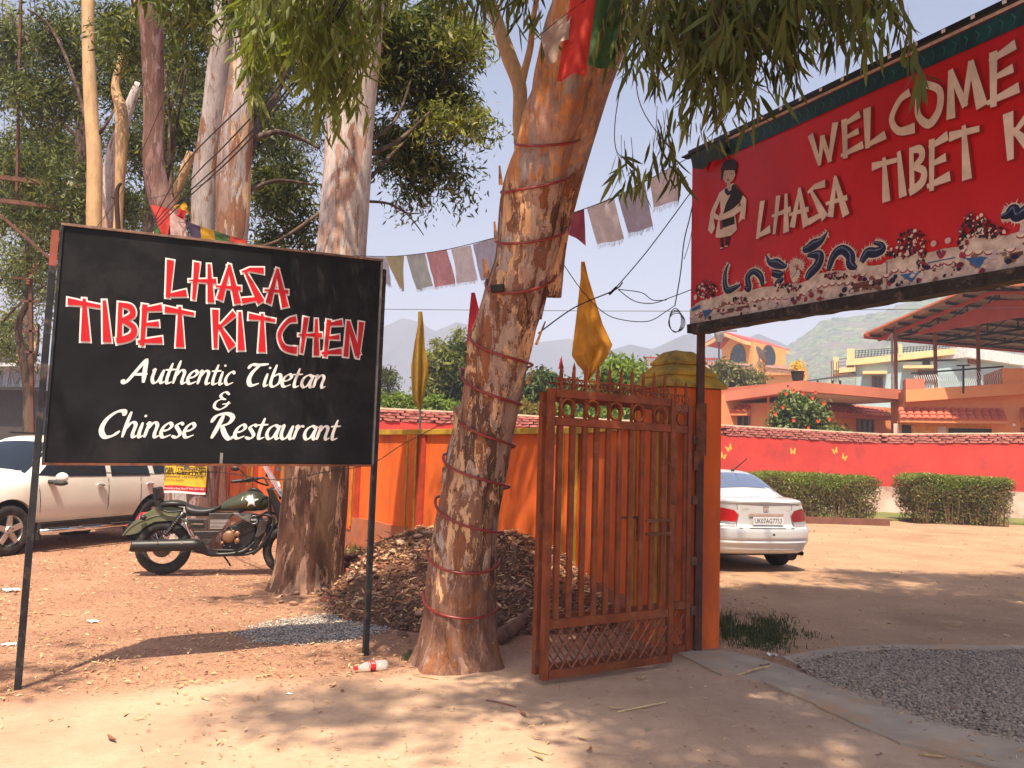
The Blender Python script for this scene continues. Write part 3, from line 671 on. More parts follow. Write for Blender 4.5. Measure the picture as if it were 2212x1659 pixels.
mb = MB(); fb2.rect(mb, 1938, 911, 2141, 960, .003, .02); mb.build('porch_opening', M('ochre_porch', (.55, .24, .05), .9), H1)
mb = MB(); fb2.rect(mb, 2049, 926, 2142, 960, .021, .05); mb.build('porch_grille', m_dark, H1)
for (a, b, c_, d_, mm) in ((1908, 915, 1920, 940, m_whiteslab), (1926, 918, 1946, 940, m_dark), (2003, 921, 2022, 940, m_whiteslab)):
    mb = MB(); fb2.rect(mb, a+22, b, c_+22, d_, .021, .04); mb.build('porch_panel', mm, H1)
awning(fb2, H1, 1940, 2168, 884, 909, .55)
awning(fb2, H1, 2204, 2330, 884, 909, .55)
mb = MB(); mb.ball(fb2.w(*fb2.px(2188, 918), .1), .07); mb.build('wall_lamp', m_white, H1)
window(fb2, H1, 2205, 925, 2300, 960, 3)
# terrace railing
rl = thing('terrace_railing', 'curvy white baluster railing with a dark handrail on the orange terrace', 'railing', fb.w(0, hT, 0)[:], world=True)
tA = fb.px(1975, 840)[0]; tC = fb.px(2165, 830)[0]
mb = MB(); hr = fb.px(2070, 806)[1]
_r0 = fb.px(1972, 806)[1]; _r1 = fb.px(2167, 791)[1]; mb.bar(fb.w(tA-.1, _r0, -.15), fb.w(tC+.1, _r1, -.15), .07); hr = _r0; hT_ = hT; hT = hr-(_r0-_c[1]); mb.build('handrail', m_blackmetal, rl)
bm_ = MB(); pts = [Vector((0, 0, 0)), Vector((.0, 0, (hr-hT)*.2)), Vector((0, -.10, (hr-hT)*.45)), Vector((0, -.06, (hr-hT)*.62)), Vector((0, 0, (hr-hT)*.8)), Vector((0, 0, hr-hT-.13))]
bm_.tube(catmull([tuple(p) for p in pts], 3), .014, 5); bme = bm_.mesh('baluster'); bme.materials.append(m_steelw := M('white_metal', (.6, .58, .56), .5, .2, .05, bump=0))
nbal = 40
for i in range(nbal):
    t = lerp(tA, tC, (i+.5)/nbal); o = link('baluster', bme, None, rl); q_ = (t-tA)/(tC-tA); o.location = o.location + fb.w(t, lerp(_c[1], _d[1], (t-_c[0])/(_d[0]-_c[0])), -.15); o.rotation_euler = (0, 0, math.atan2(fb.u.y, fb.u.x)+.6)
# metal canopy on the terrace
CN = thing('terrace_canopy', 'red steel canopy with corrugated roof and open trusses above the orange terrace', 'canopy', at(1955, 860, 36)[:], world=True)
E = at(1870, 722, 39); Rg = at(2108, 618, 33); fE = Facade(E, Vector((Rg.x + (Rg.x-E.x), Rg.y + (Rg.y-E.y), 0)))
tR = (Vector((Rg.x, Rg.y, 0)) - fE.P).dot(fE.u); hE, hR = E.z, Rg.z
back = 13.0; m_sheet = M('corrugated_sheet', (.34, .28, .23), .6, .3, .2, 1.5, bump=.2); m_truss = M('truss_black', (.03, .025, .025), .6, .3)
m_redsteel = M('red_oxide_steel', (.36, .05, .025), .65, 0, .12, 1.5, bump=.1); m_sheettop = M('orange_sheet_edge', (.62, .20, .10), .7)
def slope(nm, ta, ha, tb, hb_, mm, th, off):
    mb = MB(); n = 60
    mb.grid(lambda u, v: fE.w(lerp(ta, tb, v), lerp(ha, hb_, v) + off + .03*math.sin(u*n*math.pi), -back*u), n*2, 1); mb.build(nm, mm, CN)
slope('roof_sheet', 0, hE, tR, hR, m_sheet, .02, 0); slope('roof_sheet', tR, hR, tR*2, hE, m_sheet, .02, 0)
for k, (ta, ha, tb, hb_) in enumerate(((0, hE, tR, hR), (tR, hR, 2*tR, hE))):
    mb = MB(); mb.bar(fE.w(ta, ha+.03, .02), fE.w(tb, hb_+.03, .02), .06, .08); mb.build('roof_edge', m_sheettop, CN)
    mb = MB(); mb.bar(fE.w(ta, ha-.22, -.75), fE.w(tb, hb_-.22, -.75), .12, .14); mb.build('rafter', m_redsteel, CN)
    for j in range(7):
        q = (j+.15)/7; mb = MB(); mb.bar(fE.w(lerp(ta, tb, q), lerp(ha, hb_, q)-.1, -.15), fE.w(lerp(ta, tb, q), lerp(ha, hb_, q)-.1, -back), .09, .11); mb.build('purlin', m_truss, CN)
mb = MB(); q0, q1 = .33, .99
g = lambda q, dh: fE.w(tR*q, lerp(hE, hR, q)-dh, -1.1)
mb.hexa([p for p in (fE.w(tR*.25, lerp(hE, hR, .25)-.5, -1.12), fE.w(tR*1.75, hE+(hR-hE)*.25-.5, -1.12), fE.w(tR*1.75, hE+(hR-hE)*.25-.5, -1.06), fE.w(tR*.25, lerp(hE, hR, .25)-.5, -1.06))] + [fE.w(tR*.98, hR-.5, -1.12), fE.w(tR*1.02, hR-.5, -1.12), fE.w(tR*1.02, hR-.5, -1.06), fE.w(tR*.98, hR-.5, -1.06)])
mb.build('gable_panel', m_redsteel, CN)
mb = MB(); mb.bar(fE.w(-.1, hE-.08, 0), fE.w(-.1, hE-.08, -back), .1, .22); mb.build('gutter', m_redsteel, CN)
for j in range(5):
    o = -1.2-j*2.8; mb = MB(); mb.bar(fE.w(.2, hE-.12, o), fE.w(tR*2-.2, hE-.12, o), .08, .1)
    n = 8
    for i in range(n+1):
        q = i/n; ta = tR*2*q; top = hE + (hR-hE)*(1-abs(2*q-1)) - .15
        mb.bar(fE.w(ta, hE-.12, o), fE.w(ta, top, o), .05)
        if i < n: q2 = (i+1)/n; mb.bar(fE.w(ta, hE-.12, o), fE.w(tR*2*q2, hE + (hR-hE)*(1-abs(2*q2-1)) - .15, o), .045)
    mb.build('truss', m_truss, CN)
for (px_, d_) in ((1954, 0), (2045, 0), (2144, 0)):
    t, h = fb.px(px_, 800); p = fb.w(t, 0, -2.2)
    mb = MB(); mb.tube([(p.x, p.y, hT), (p.x, p.y, hE+.25)], .085, 8); mb.build('post', M('post_brown', (.26, .10, .06), .7), CN)
p = fb.w(fb.px(1944, 800)[0], 0, -2.0); mb = MB(); mb.tube([(p.x, p.y, hT), (p.x, p.y, hE-.1), tuple(fE.w(.3, hE-.25, -1.0))], .06, 8); mb.build('drain_pipe', m_steel, CN)
# blue house
H2 = thing('house', 'pale blue two storey house with cream parapet and iron roof railing', 'house', (30, 58, 0), world=True)
m_blue = M('pale_blue_wall', (.36, .50, .52), .9, 0, .08, .4, bump=.1, dirt=(.45, .50, .50), ds=.3)
fc = Facade(at(1846, 790, 56), at(2082, 765, 53.5)); hc = at(1964, 764, 54.8).z
mb = MB(); fc.box(mb, .1, fc.L, 0, hc-.5, -8, -.4); mb.build('wall', m_blue, H2)
mb = MB(); pxband(mb, fc, (1828, 777), (2086, 749), .42, -8, 0); mb.build('parapet_band', m_cream2, H2)
for (x0_, x1_, y0_, y1_) in ((1830, 1846, 753, 789), (1800, 1812, 771, 800), (1941, 1949, 743, 768), (2069, 2083, 747, 766)):
    mb = MB(); fc.rect(mb, x0_, y0_, x1_, y1_, -.3, .03); mb.build('parapet_post', m_cream2, H2)
mb = MB(); pxband(mb, fc, (1800, 796), (1848, 791), .35, -3, -.05); mb.build('balcony_slab', m_cream2, H2)
rr = MB()
_p = lambda x, y: fc.w(*fc.px(x, y), -.2)
for k in range(4): rr.bar(_p(1846, 757+5*k), _p(2070, 742+4*k), .03)
for k in range(64): x = lerp(1848, 2068, k/63); y = lerp(776, 757, k/63); rr.bar(_p(x, y), _p(x+(5 if k % 2 else 0), y-lerp(20, 14, k/63)), .025)
for k in range(3): rr.bar(_p(1812, 776+7*k), _p(1831, 773+7*k), .03)
rr.build('roof_railing', m_truss, H2)
window(fc, H2, 1884, 811, 1908, 840, 2, -.4); window(fc, H2, 1983, 799, 2026, 826, 3, -.4)
for a, b_ in ((1869, 1908), (1956, 2010)):
    mb = MB(); ym = 805 if a < 1900 else 793; fc.rect(mb, a-6, ym-3, b_+8, ym+3, -.4, .3); mb.build('sunshade', m_cream2, H2)
mb = MB(); fc.rect(mb, 1994, 775, 2010, 791, -.38, -.3); mb.build('vent_board', m_truss, H2)
fd = Facade(fc.w(fc.L+.3, 0, 0), fc.w(fc.L+.3, 0, 0) + Vector((9, 5.5, 0)))
mb = MB(); fd.box(mb, .01, fd.L, 0, hc+.1, -6, -.3); mb.build('wall', m_blue, H2)
mb = MB(); pxband(mb, fd, (2084, 749), (2215, 770), .7, -6, .2); mb.build('roof_slab', M('white_slab', (.66, .68, .68), .8), H2)
mb = MB(); fd.rect(mb, 2100, 770, 2123, 786, -.3, -.2); mb.build('window', m_brown, H2)
# yellow house
H3 = thing('house', 'yellow upper storey with two arched windows under a red pitched roof', 'house', (20, 70, 0), world=True)
m_yel = M('yellow_house_wall', (.74, .40, .14), .9, 0, .06, .4, bump=.05); m_rroof = M('red_roof', (.50, .08, .07), .7, 0, .1, 1)
c0 = at(1559, 790, 74); c1 = at(1626, 790, 69); c2 = at(1697, 790, 73)
fg = Facade(c0, c1); fs_ = Facade(c1, c2)
hw = fs_.px(1628, 738)[1]
mb = MB(); mb.hexa([Vector((q.x, q.y, 0)) for q in (c0, c1, c2, c0+c2-c1)] + [Vector((q.x, q.y, hw)) for q in (c0, c1, c2, c0+c2-c1)]); mb.build('wall', m_yel, H3)
ap = fg.px(1583, 720); apt, aph = ap; e0 = fg.px(1534, 747); e1 = fg.px(1628, 737)
dv = (c2-c1); dv.z = 0
mb = MB(); A_ = fg.w(e0[0], e0[1], .8); B_ = fg.w(apt, aph, .8); D_ = fg.w(e1[0], e1[1], .8); dv2 = dv*1.35
for (p, q) in ((A_, B_), (B_, D_)): mb.add([p, q, q+dv2, p+dv2, p+Vector((0, 0, .12)), q+Vector((0, 0, .12)), q+dv2+Vector((0, 0, .12)), p+dv2+Vector((0, 0, .12))], [(3,2,1,0), (4,5,6,7), (0,1,5,4), (1,2,6,5), (2,3,7,6), (3,0,4,7)])
mb.build('roof', m_rroof, H3)
mb = MB(); mb.bar(A_-Vector((0, 0, .16)), B_-Vector((0, 0, .16)), .1, .3); mb.bar(B_-Vector((0, 0, .16)), D_-Vector((0, 0, .16)), .1, .3); mb.bar(D_-Vector((0, 0, .16)), D_+dv2-Vector((0, 0, .16)), .1, .3); mb.build('bargeboard', m_cream2, H3)
mb = MB(); mb.add([fg.w(0, hw, .002), fg.w(fg.L, hw, .002), fg.w(apt, aph-.2, .002)], [(0, 1, 2)]); mb.build('gable', m_yel, H3)
def arch(f, x0_, x1_, y0_, y1_, parent, whole=False):
    t0, h0 = f.px(x0_, y1_); t1, _ = f.px(x1_, y1_); h1 = f.px((x0_+x1_)/2, y0_)[1]; n = 20; r_ = (t1-t0)/2; tm = (t0+t1)/2; pts_ = []
    hh = (h1-h0)*(.5 if whole else .55)
    for i in range(n+1): q = math.pi*i/n; pts_.append((tm-r_*math.cos(q), h1-hh+hh*math.sin(q)))
    if whole: pts_ += [(tm+r_*math.cos(math.pi*i/n), h0+hh-hh*math.sin(math.pi*i/n)) for i in range(1, n)]
    else: pts_ += [(t1, h0), (t0, h0)]
    mb = MB(); mb.add([f.w(a, b, .03) for a, b in pts_], [tuple(range(len(pts_)))]); o = mb.build('arched_window', m_brown, parent)
    mb = MB(); mb.add([f.w(tm+(a-tm)*.9, (h0+h1)/2+(b-(h0+h1)/2)*.93, .045) for a, b in pts_], [tuple(range(len(pts_)))]); p = mb.build('pane', m_winglass, None); p.parent = o
arch(fg, 1577, 1611, 743, 800, H3); arch(fs_, 1646, 1675, 745, 792, H3, True)
fr_ = Facade(at(1575, 790, 68), at(1740, 805, 64.5)); t_, hr_ = fr_.px(1660, 808)
mb = MB(); fr_.rect(mb, 1560, 797, 1738, 811, -1, 0); fr_.box(mb, 0, fr_.L, 0, hr_, -.9, -.3) ; mb.build('balcony_slab', m_yel, H3)
for x_ in (1645, 1727):
    mb = MB(); fr_.rect(mb, x_-7, 782 + (x_-1645)*.1, x_+7, 812, .001, .35); mb.build('balcony_post', m_yel, H3)
mb = MB()
for x_ in range(1570, 1730, 3): t, h = fr_.px(x_, 795); mb.bar(fr_.w(t, h-.5, .1), fr_.w(t, h+.25, .1), .035)
a = fr_.px(1568, 784); b = fr_.px(1732, 798); mb.bar(fr_.w(a[0], a[1], .1), fr_.w(b[0], b[1], .1), .12, .16); mb.build('balcony_railing', M('rail_pinkish', (.5, .3, .25), .7), H3)
# satellite dish, lamp bracket, pot, on the balconies
sd_ = thing('satellite_dish', 'grey satellite dish on the yellow house balcony', 'dish', at(1640, 785, 66)[:], world=True)
mb = MB(); c = at(1640, 768, 66); Rd = Matrix.Rotation(math.radians(60), 3, 'Y') 
vs = []; fs = []
for j in range(6):
    for i in range(16): r_ = j/5*.75; p = Rd @ Vector((r_*math.cos(i*math.pi/8), r_*math.sin(i*math.pi/8), .35*r_*r_)); vs.append(c+p)
mb.add(vs, [(j*16+i, j*16+(i+1) % 16, (j+1)*16+(i+1) % 16, (j+1)*16+i) for j in range(5) for i in range(16)]); mb.build('bowl', m_steel, sd_, True)
mb = MB(); mb.bar(c, c+Vector((.5, -.3, .4)), .05); mb.bar(c, at(1640, 790, 66), .08); mb.build('mount', m_steel, sd_)
lp = thing('lamp_bracket', 'foil wrapped double bracket on a thin pole left of the yellow house', 'lamp post', at(1553, 800, 60)[:], world=True)
mb = MB(); mb.bar(at(1553, 800, 60), at(1553, 738, 60), .1); mb.build('pole', m_post, lp)
mb = MB(); c = at(1553, 727, 60); mb.lathe([(.18, -.45), (.36, .1), (.36, .3), (.1, .32)], c, 'Z', 8); mb.bar(c+Vector((-1.3, 0, .35)), c+Vector((0, 0, .45)), .2, .1); mb.bar(c+Vector((0, 0, .45)), c+Vector((1.3, 0, .45)), .2, .1); mb.build('bracket', m_steel, lp)
pt = thing('flower_pot', 'black flower pot with yellow flowers on the edge of the orange roof', 'flower pot', at(1723, 823, 36)[:], world=True)
mb = MB(); c = at(1723, 822, 36); mb.lathe([(0, 0), (.22, 0), (.28, .36), (.30, .36), (.30, .40), (.0, .40)], c, 'Z', 12); mb.build('pot', m_dark, pt)
leaf_cloud('flowers', np.array([c+Vector((rnd.gauss(0, .18), rnd.gauss(0, .18), .5+rnd.random()*.35)) for _ in range(260)]), .12, leafmat('yellow_flower', (.6, .4, .05), (.7, .5, .1)), pt, 4)
mb = MB(); lp2 = thing('terrace_lamp', 'black T-shaped lamp stand on the orange terrace behind the white railing', 'lamp', at(2090, 850, 34)[:], world=True)
mb.bar(at(2081, 850, 35), at(2081, 790, 35), .06); mb.bar(at(2068, 790, 35), at(2094, 789, 35), .16, .05); mb.build('stand', m_blackmetal, lp2)
# dark lean-to between houses, rebars
sh = thing('lean_to_shed', 'dark corrugated lean-to roof between the yellow and blue houses', 'shed', at(1760, 840, 55)[:], world=True)
mb = MB(); mb.add([at(1738, 825, 50), at(1850, 812, 52), at(1850, 806, 57), at(1738, 822, 57)], [(0, 1, 2, 3)]); mb.build('roof', m_truss, sh)
mb = MB(); 
for x_ in (1766, 1798, 1815): mb.bar(at(x_, 822, 54), at(x_, 850, 54), .1)
mb.build('post', m_truss, sh)
rb = thing('rebar_bundle', 'thin bare reinforcing bars standing up above the orange roof', 'rebar', at(1800, 830, 45)[:], world=True)
for x_ in (1796, 1801, 1806, 1812): mb = MB(); mb.bar(at(x_, 826, 45), at(x_+rnd.uniform(-2, 2), 778+rnd.uniform(0, 8), 45), .035); mb.build('bar', m_rust, rb)
# long distant railing house behind the pillar cap
hb2 = thing('house', 'distant white building with red railings glimpsed over the pillar cap', 'house', at(1400, 800, 85)[:], world=True)
fz = Facade(at(1385, 800, 86), at(1560, 800, 78))
mb = MB(); fz.rect(mb, 1380, 788, 1555, 860, -4, 0); mb.build('wall', M('pinkish_wall', (.55, .42, .38), .9), hb2)
mb = MB(); 
for x_ in range(1392, 1555, 4): t, h = fz.px(x_, 788); t2, h2 = fz.px(x_, 772); mb.bar(fz.w(t, h), fz.w(t, h2), .07)
a = fz.px(1390, 772); b = fz.px(1556, 776); mb.bar(fz.w(*a), fz.w(*b), .14); mb.build('railing', m_redsteel, hb2)
# distant white town buildings at the left of the hills
for i, (x_, y_, w2, h_, lab) in enumerate(((832, 862, 30, 18, 'widest'), (858, 880, 26, 22, 'nearest'), (880, 868, 16, 12, 'smallest'), (846, 892, 40, 12, 'lowest'))):
    t_ = thing('distant_house', '%s of the white hazy houses below the far hills left of the first flag' % lab, 'house', at(x_, y_, 160+i*12)[:], world=True, group='hazy town houses')
    f_ = Facade(at(x_-w2/2, y_, 160+i*12), at(x_+w2/2, y_, 158+i*12)); mb = MB(); f_.rect(mb, x_-w2/2, y_-h_/2, x_+w2/2, y_+14, -6, 0); mb.build('wall', m_whiteslab, t_)
    for k in range(3): mb = MB(); f_.rect(mb, x_-w2/2+3+k*w2/3.2, y_-h_/4, x_-w2/2+6+k*w2/3.2, y_, .01, .05); mb.build('window', m_winglass, t_)
# small house seen through the gate
hs = thing('house', 'grey tile roofed house with a balcony seen through the gate bars', 'house', at(1350, 930, 48)[:], world=True)
fh = Facade(at(1318, 900, 50), at(1400, 900, 46)); mb = MB(); fh.rect(mb, 1322, 872, 1420, 930, -5, 0); mb.build('wall', m_cream2, hs)
mb = MB(); mb.add([fh.w(*fh.px(1318, 885), .8), fh.w(*fh.px(1370, 885), .8), fh.w(*fh.px(1372, 862), -1), fh.w(*fh.px(1325, 862), -1)], [(0, 1, 2, 3)]); mb.build('roof', M('grey_roof', (.22, .17, .14), .8), hs)
window(fh, hs, 1372, 872, 1396, 892, 3)
# ------------------------------------------------------------------ trees
def trunk_mesh(path, radii, n=32, seg=10, amp=.05, seed=0, flare=0.0, lump=2.2, ridges=.3):
    P = catmull([tuple(p)+(r,) for p, r in zip(path, radii)], seg); mb = MB(); vs = []; m = len(P)
    pts = [Vector(p[:3]) for p in P]; rr = [p[3] for p in P]
    a = Vector((1, 0, 0)); L = 0
    for i in range(m):
        t = (pts[min(i+1, m-1)] - pts[max(i-1, 0)]).normalized(); a = (a - t*a.dot(t)).normalized(); b = t.cross(a)
        for k in range(n):
            q = 2*math.pi*k/n; d = a*math.cos(q) + b*math.sin(q)
            s = pts[i] + d*rr[i]; e = noise.noise((s.x*lump, s.y*lump, s.z*lump*.35+seed))*amp + noise.noise((s.x*lump*4, s.y*lump*4, s.z*1.2+seed))*amp*ridges
            fl = flare*math.exp(-max(0, pts[i].z+.05)/.16)*(.75+.55*math.cos(5*q+1.3*math.sin(2*q)+seed)); vs.append(pts[i] + d*(rr[i]*(1+fl) + e))
    mb.add(vs, [(i*n+k, i*n+(k+1) % n, (i+1)*n+(k+1) % n, (i+1)*n+k) for i in range(m-1) for k in range(n)] + [tuple((m-1)*n+k for k in range(n))])
    return mb
CREAM = (.72, .46, .25); ORNG = (.56, .24, .09); GREY = (.30, .26, .25); PALE = (.43, .35, .31); BRN = (.25, .125, .08); DBRN = (.12, .065, .042); MAUV = (.42, .28, .22); RUST = (.27, .11, .05)
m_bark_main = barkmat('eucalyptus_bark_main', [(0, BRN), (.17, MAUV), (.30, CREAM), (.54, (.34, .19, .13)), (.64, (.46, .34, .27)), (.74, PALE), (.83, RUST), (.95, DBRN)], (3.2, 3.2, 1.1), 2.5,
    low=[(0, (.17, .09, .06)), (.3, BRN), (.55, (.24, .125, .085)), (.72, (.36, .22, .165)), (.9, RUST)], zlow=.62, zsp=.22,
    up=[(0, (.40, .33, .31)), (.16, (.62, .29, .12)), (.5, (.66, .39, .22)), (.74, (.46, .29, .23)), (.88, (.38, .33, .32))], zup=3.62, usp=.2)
m_bark_two = barkmat('eucalyptus_bark_grey', [(0, (.30, .17, .13)), (.08, (.46, .42, .42)), (.45, (.54, .50, .49)), (.68, (.44, .29, .24)), (.8, (.49, .46, .46)), (.95, (.28, .15, .11))], (3, 3, .7), 1.9,
    low=[(0, DBRN), (.25, (.17, .085, .055)), (.55, (.23, .12, .08)), (.66, (.44, .27, .19)), (.86, (.13, .07, .045))], zlow=2.0, zsp=.35, fine=1.0)
m_bark_three = barkmat('eucalyptus_bark_patchy', [(0, BRN), (.25, (.36, .32, .32)), (.55, (.27, .19, .165)), (.7, (.55, .39, .25)), (.82, (.42, .39, .39))], (3, 3, .6), 1.2)
m_bark_pink = barkmat('eucalyptus_bark_pinkish', [(0, (.15, .085, .07)), (.2, (.24, .14, .125)), (.55, (.29, .20, .19)), (.8, (.19, .11, .095)), (.92, (.40, .32, .30))], (3, 3, .6), 1.2)
m_bark_cream = barkmat('smooth_cream_bark', [(0, (.34, .20, .11)), (.35, (.48, .31, .17)), (.55, (.53, .36, .20)), (.75, (.40, .26, .155))], (3, 3, .5), 1.4, fine=.5, rough=.75, plates=False)
m_bark_dark = barkmat('dark_bark', [(0, (.05, .032, .024)), (.45, (.085, .055, .04)), (.6, (.13, .09, .07))], (3, 3, .6), 1.2)
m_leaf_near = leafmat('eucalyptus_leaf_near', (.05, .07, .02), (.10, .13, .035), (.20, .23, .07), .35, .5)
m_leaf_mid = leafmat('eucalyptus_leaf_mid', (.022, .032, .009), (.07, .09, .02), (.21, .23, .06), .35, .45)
m_leaf_lit = leafmat('eucalyptus_leaf_lit', (.09, .11, .03), (.21, .23, .06), (.33, .34, .11), .45)  # lighter copy of the mid leaf, sunlight put into its colour
m_leaf_mango = leafmat('mango_leaf', (.02, .035, .01), (.05, .08, .018), (.14, .16, .05), .3, .4)
m_leaf_bright = leafmat('bright_leaf', (.10, .17, .03), (.17, .25, .04), (.26, .32, .07), .4)
m_twig = flat('twig', (.10, .055, .035), .8)
def P3(px_, py_, d): p = at(px_, py_, d); return (p.x, p.y, p.z)
def spray_cloud(centers, nper, twig, leafL, seed, droop=.7):
    """points of leaves along short drooping twigs: (n,3)"""
    R = np.random.RandomState(seed); c = np.array(centers); k = len(c)
    d = R.normal(0, 1, (k, 3)); d[:, 2] = d[:, 2]*.5 - droop; d /= np.linalg.norm(d, axis=1)[:, None]
    t = R.rand(k, nper)*twig; P = c[:, None, :] + d[:, None, :]*t[..., None]; P[..., 2] -= (t/twig)**2*twig*.35
    P += R.normal(0, leafL*.5, P.shape); return P.reshape(-1, 3)
def crown_pts(blobs, seed, dens=1.0):
    """blobs: (px,py,d,rx_px,ry_px,ntwigs): ellipsoids seen at that pixel, made clumpy"""
    R = np.random.RandomState(seed); out = []
    for (x, y, d, rx, ry, n) in blobs:
        c = at(x, y, d); ex, ez = rx/F_*d, ry/F_*d; ey = (ex+ez)*.45
        nc = max(4, int(n/22)); cc = R.normal(0, 1, (nc, 3)); cc /= np.linalg.norm(cc, axis=1)[:, None]; cc *= (R.rand(nc, 1)**.45)*.9
        idx = R.randint(0, nc, int(n*dens)); p = cc[idx] + R.normal(0, .14, (int(n*dens), 3))*np.array([1, 1, .8])
        out.append(np.array([c.x, c.y, c.z]) + p*np.array([ex, ey, ez]))
    return np.concatenate(out)
def leaf_shapes(P, size, aspect, droop, seed, curl=.15, seg=3):
    """curved lance leaves, 2*seg triangles each -> V, F(quads)"""
    R = np.random.RandomState(seed); n = len(P)
    d = R.normal(0, 1, (n, 3)); d[:, 2] = d[:, 2]*.5 - droop; d /= np.linalg.norm(d, axis=1)[:, None]
    s = np.cross(d, R.normal(0, 1, (n, 3))); s /= np.linalg.norm(s, axis=1)[:, None]; k = np.cross(s, d)
    L = size*R.uniform(.6, 1.3, n)[:, None]; wd = L/aspect*.5; cu = R.uniform(-curl, curl*1.6, (n, 1))*L
    prof = {3: [(0, .12), (.33, 1), (.68, .72), (1, .03)], 4: [(0, .1), (.22, .85), (.5, 1), (.78, .6), (1, .03)]}[seg]
    rows = []
    for t, w_ in prof:
        c = P + d*L*t + k*cu*(t*t*2); rows += [c - s*wd*w_, c + s*wd*w_]
    V = np.stack(rows, 1); nv = len(prof)*2; q = np.array([(2*i, 2*i+1, 2*i+3, 2*i+2) for i in range(len(prof)-1)])
    return V, nv, q
def lance_cloud(name, P, size, aspect, droop, m, parent, seed, seg=3, individuals=0, stuff=False):
    V, nv, q = leaf_shapes(P, size, aspect, droop, seed, seg=seg); n = len(P)
    if individuals:
        dist = V[:, 0, 1]; order = np.argsort(dist)[:individuals]; mask = np.ones(n, bool); mask[order] = False
        pool = []
        for i in order:
            v = V[i]; c = v[0].copy(); me = bpy.data.meshes.new('leaf'); me.from_pydata([tuple(x) for x in (v-c)], [], [tuple(int(a) for a in f) for f in q]); me.materials.append(m)
            o = link('leaf', me, None, parent); o.location = Vector(o.location) + Vector(c.tolist())
        V = V[mask]; n = len(V); stuff = True
    Fc = (q[None] + (np.arange(n)*nv)[:, None, None]).reshape(-1, 4)
    o = npmesh(name, V.reshape(-1, 3), Fc, 4, m, parent)
    if stuff: o['kind'] = 'stuff'
    return o
def tree(name, label, trunks, crown, bark, seed, leaf=m_leaf_mid, size=.14, nper=9, twig=.6, dens=1.0, group=None, crown2=None, cat='tree', n=20, amp=.03, droop=.7, aspect=4.2, limbs=()):
    b = trunks[0][0]; p0 = at(b[0], b[1], b[2]); r = thing(name, label, cat, (p0.x, p0.y, 0), world=True, group=group)
    for i, tr in enumerate(trunks):
        path = [P3(a[0], a[1], a[2]) for a in tr]; rad = [a[3]/F_*a[2]/2 for a in tr]
        trunk_mesh(path, rad, n, 8, amp*min(1, rad[0]*4), seed+i, flare=.2 if (i == 0 and rad[0] > .3) else 0).build('trunk' if i == 0 else 'limb', bark, r, True)
    for tr in limbs:
        path = [P3(a[0], a[1], a[2]) for a in tr]; rad = [a[3]/F_*a[2]/2 for a in tr]
        mb = MB(); cc = catmull([tuple(p)+(q,) for p, q in zip(path, rad)], 5); mb.tube([c[:3] for c in cc], [max(.002, c[3]) for c in cc], 6); mb.build('branch', m_bark_dark, r, True)
    if crown:
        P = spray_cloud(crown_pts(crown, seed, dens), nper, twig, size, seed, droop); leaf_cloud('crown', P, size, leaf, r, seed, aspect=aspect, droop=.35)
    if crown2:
        P = spray_cloud(crown_pts(crown2[0], seed+3, dens), nper, twig, size, seed+3, droop); leaf_cloud('crown_sunlit', P, size, crown2[1], r, seed+5, aspect=aspect, droop=.3)  # sunlit part of the crown is made by the lighter leaf colour
    return r
# --- the leaning tree in front
LT = [ # y, left, right, depth
 (1500, 880, 1100, 6.42), (1425, 900, 1078, 6.42), (1405, 908, 1072, 6.42), (1340, 918, 1066, 6.42), (1200, 927, 1073, 6.40), (1000, 960, 1102, 6.36), (900, 985, 1117, 6.33), (800, 1000, 1134, 6.3), (700, 1026, 1158, 6.25), (600, 1058, 1188, 6.2), (530, 1073, 1208, 6.15), (400, 1088, 1222, 6.05), (330, 1110, 1232, 6.0), (200, 1146, 1272, 5.9), (100, 1168, 1298, 5.8), (0, 1190, 1320, 5.7), (-150, 1225, 1350, 5.55), (-400, 1290, 1395, 5.3)]
LTpath = []; LTrad = []
for (y, l, r_, d) in LT[1:]:
    p = at((l+r_)/2, y, d); LTpath.append(p); LTrad.append((r_-l)/2/F_*d)
LTpath[0] = Vector((LTpath[0].x, LTpath[0].y, -.15)); LTrad[0] *= 1.12
lean = thing('leaning_eucalyptus_tree', 'leaning eucalyptus with peeling mottled bark and a red rope wound round it', 'tree', (LTpath[0].x, LTpath[0].y, 0), world=True)
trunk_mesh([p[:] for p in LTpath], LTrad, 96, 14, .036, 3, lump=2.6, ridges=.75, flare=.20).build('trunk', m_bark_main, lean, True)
rs = [(1178, 640, 6.28, 66), (1186, 545, 6.24, 72), (1200, 465, 6.2, 76), (1228, 350, 6.1, 82), (1268, 215, 6.0, 86), (1318, 60, 5.85, 92), (1360, -80, 5.75, 92), (1440, -350, 5.5, 88)]
trunk_mesh([P3(a, b, c) for a, b, c, d in rs], [d/2/F_*c for a, b, c, d in rs], 40, 10, .02, 12).build('limb', m_bark_main, lean, True)
lb = [(1128, 330, 6.25, 34), (1122, 262, 6.3, 30), (1122, 190, 6.4, 30), (1100, 125, 6.5, 34), (1078, 60, 6.6, 30), (1052, -20, 6.7, 26), (1020, -120, 6.8, 24)]
trunk_mesh([P3(a, b, c) for a, b, c, d in lb], [d/2/F_*c for a, b, c, d in lb], 20, 8, .008, 5).build('limb', m_bark_cream, lean, True)
lb = [(1124, 190, 6.4, 20), (1134, 150, 6.4, 17), (1146, 100, 6.4, 15), (1152, 40, 6.3, 13), (1170, -60, 6.2, 12)]
trunk_mesh([P3(a, b, c) for a, b, c, d in lb], [d/2/F_*c for a, b, c, d in lb], 14, 8, .004, 6).build('limb', m_bark_cream, lean, True)
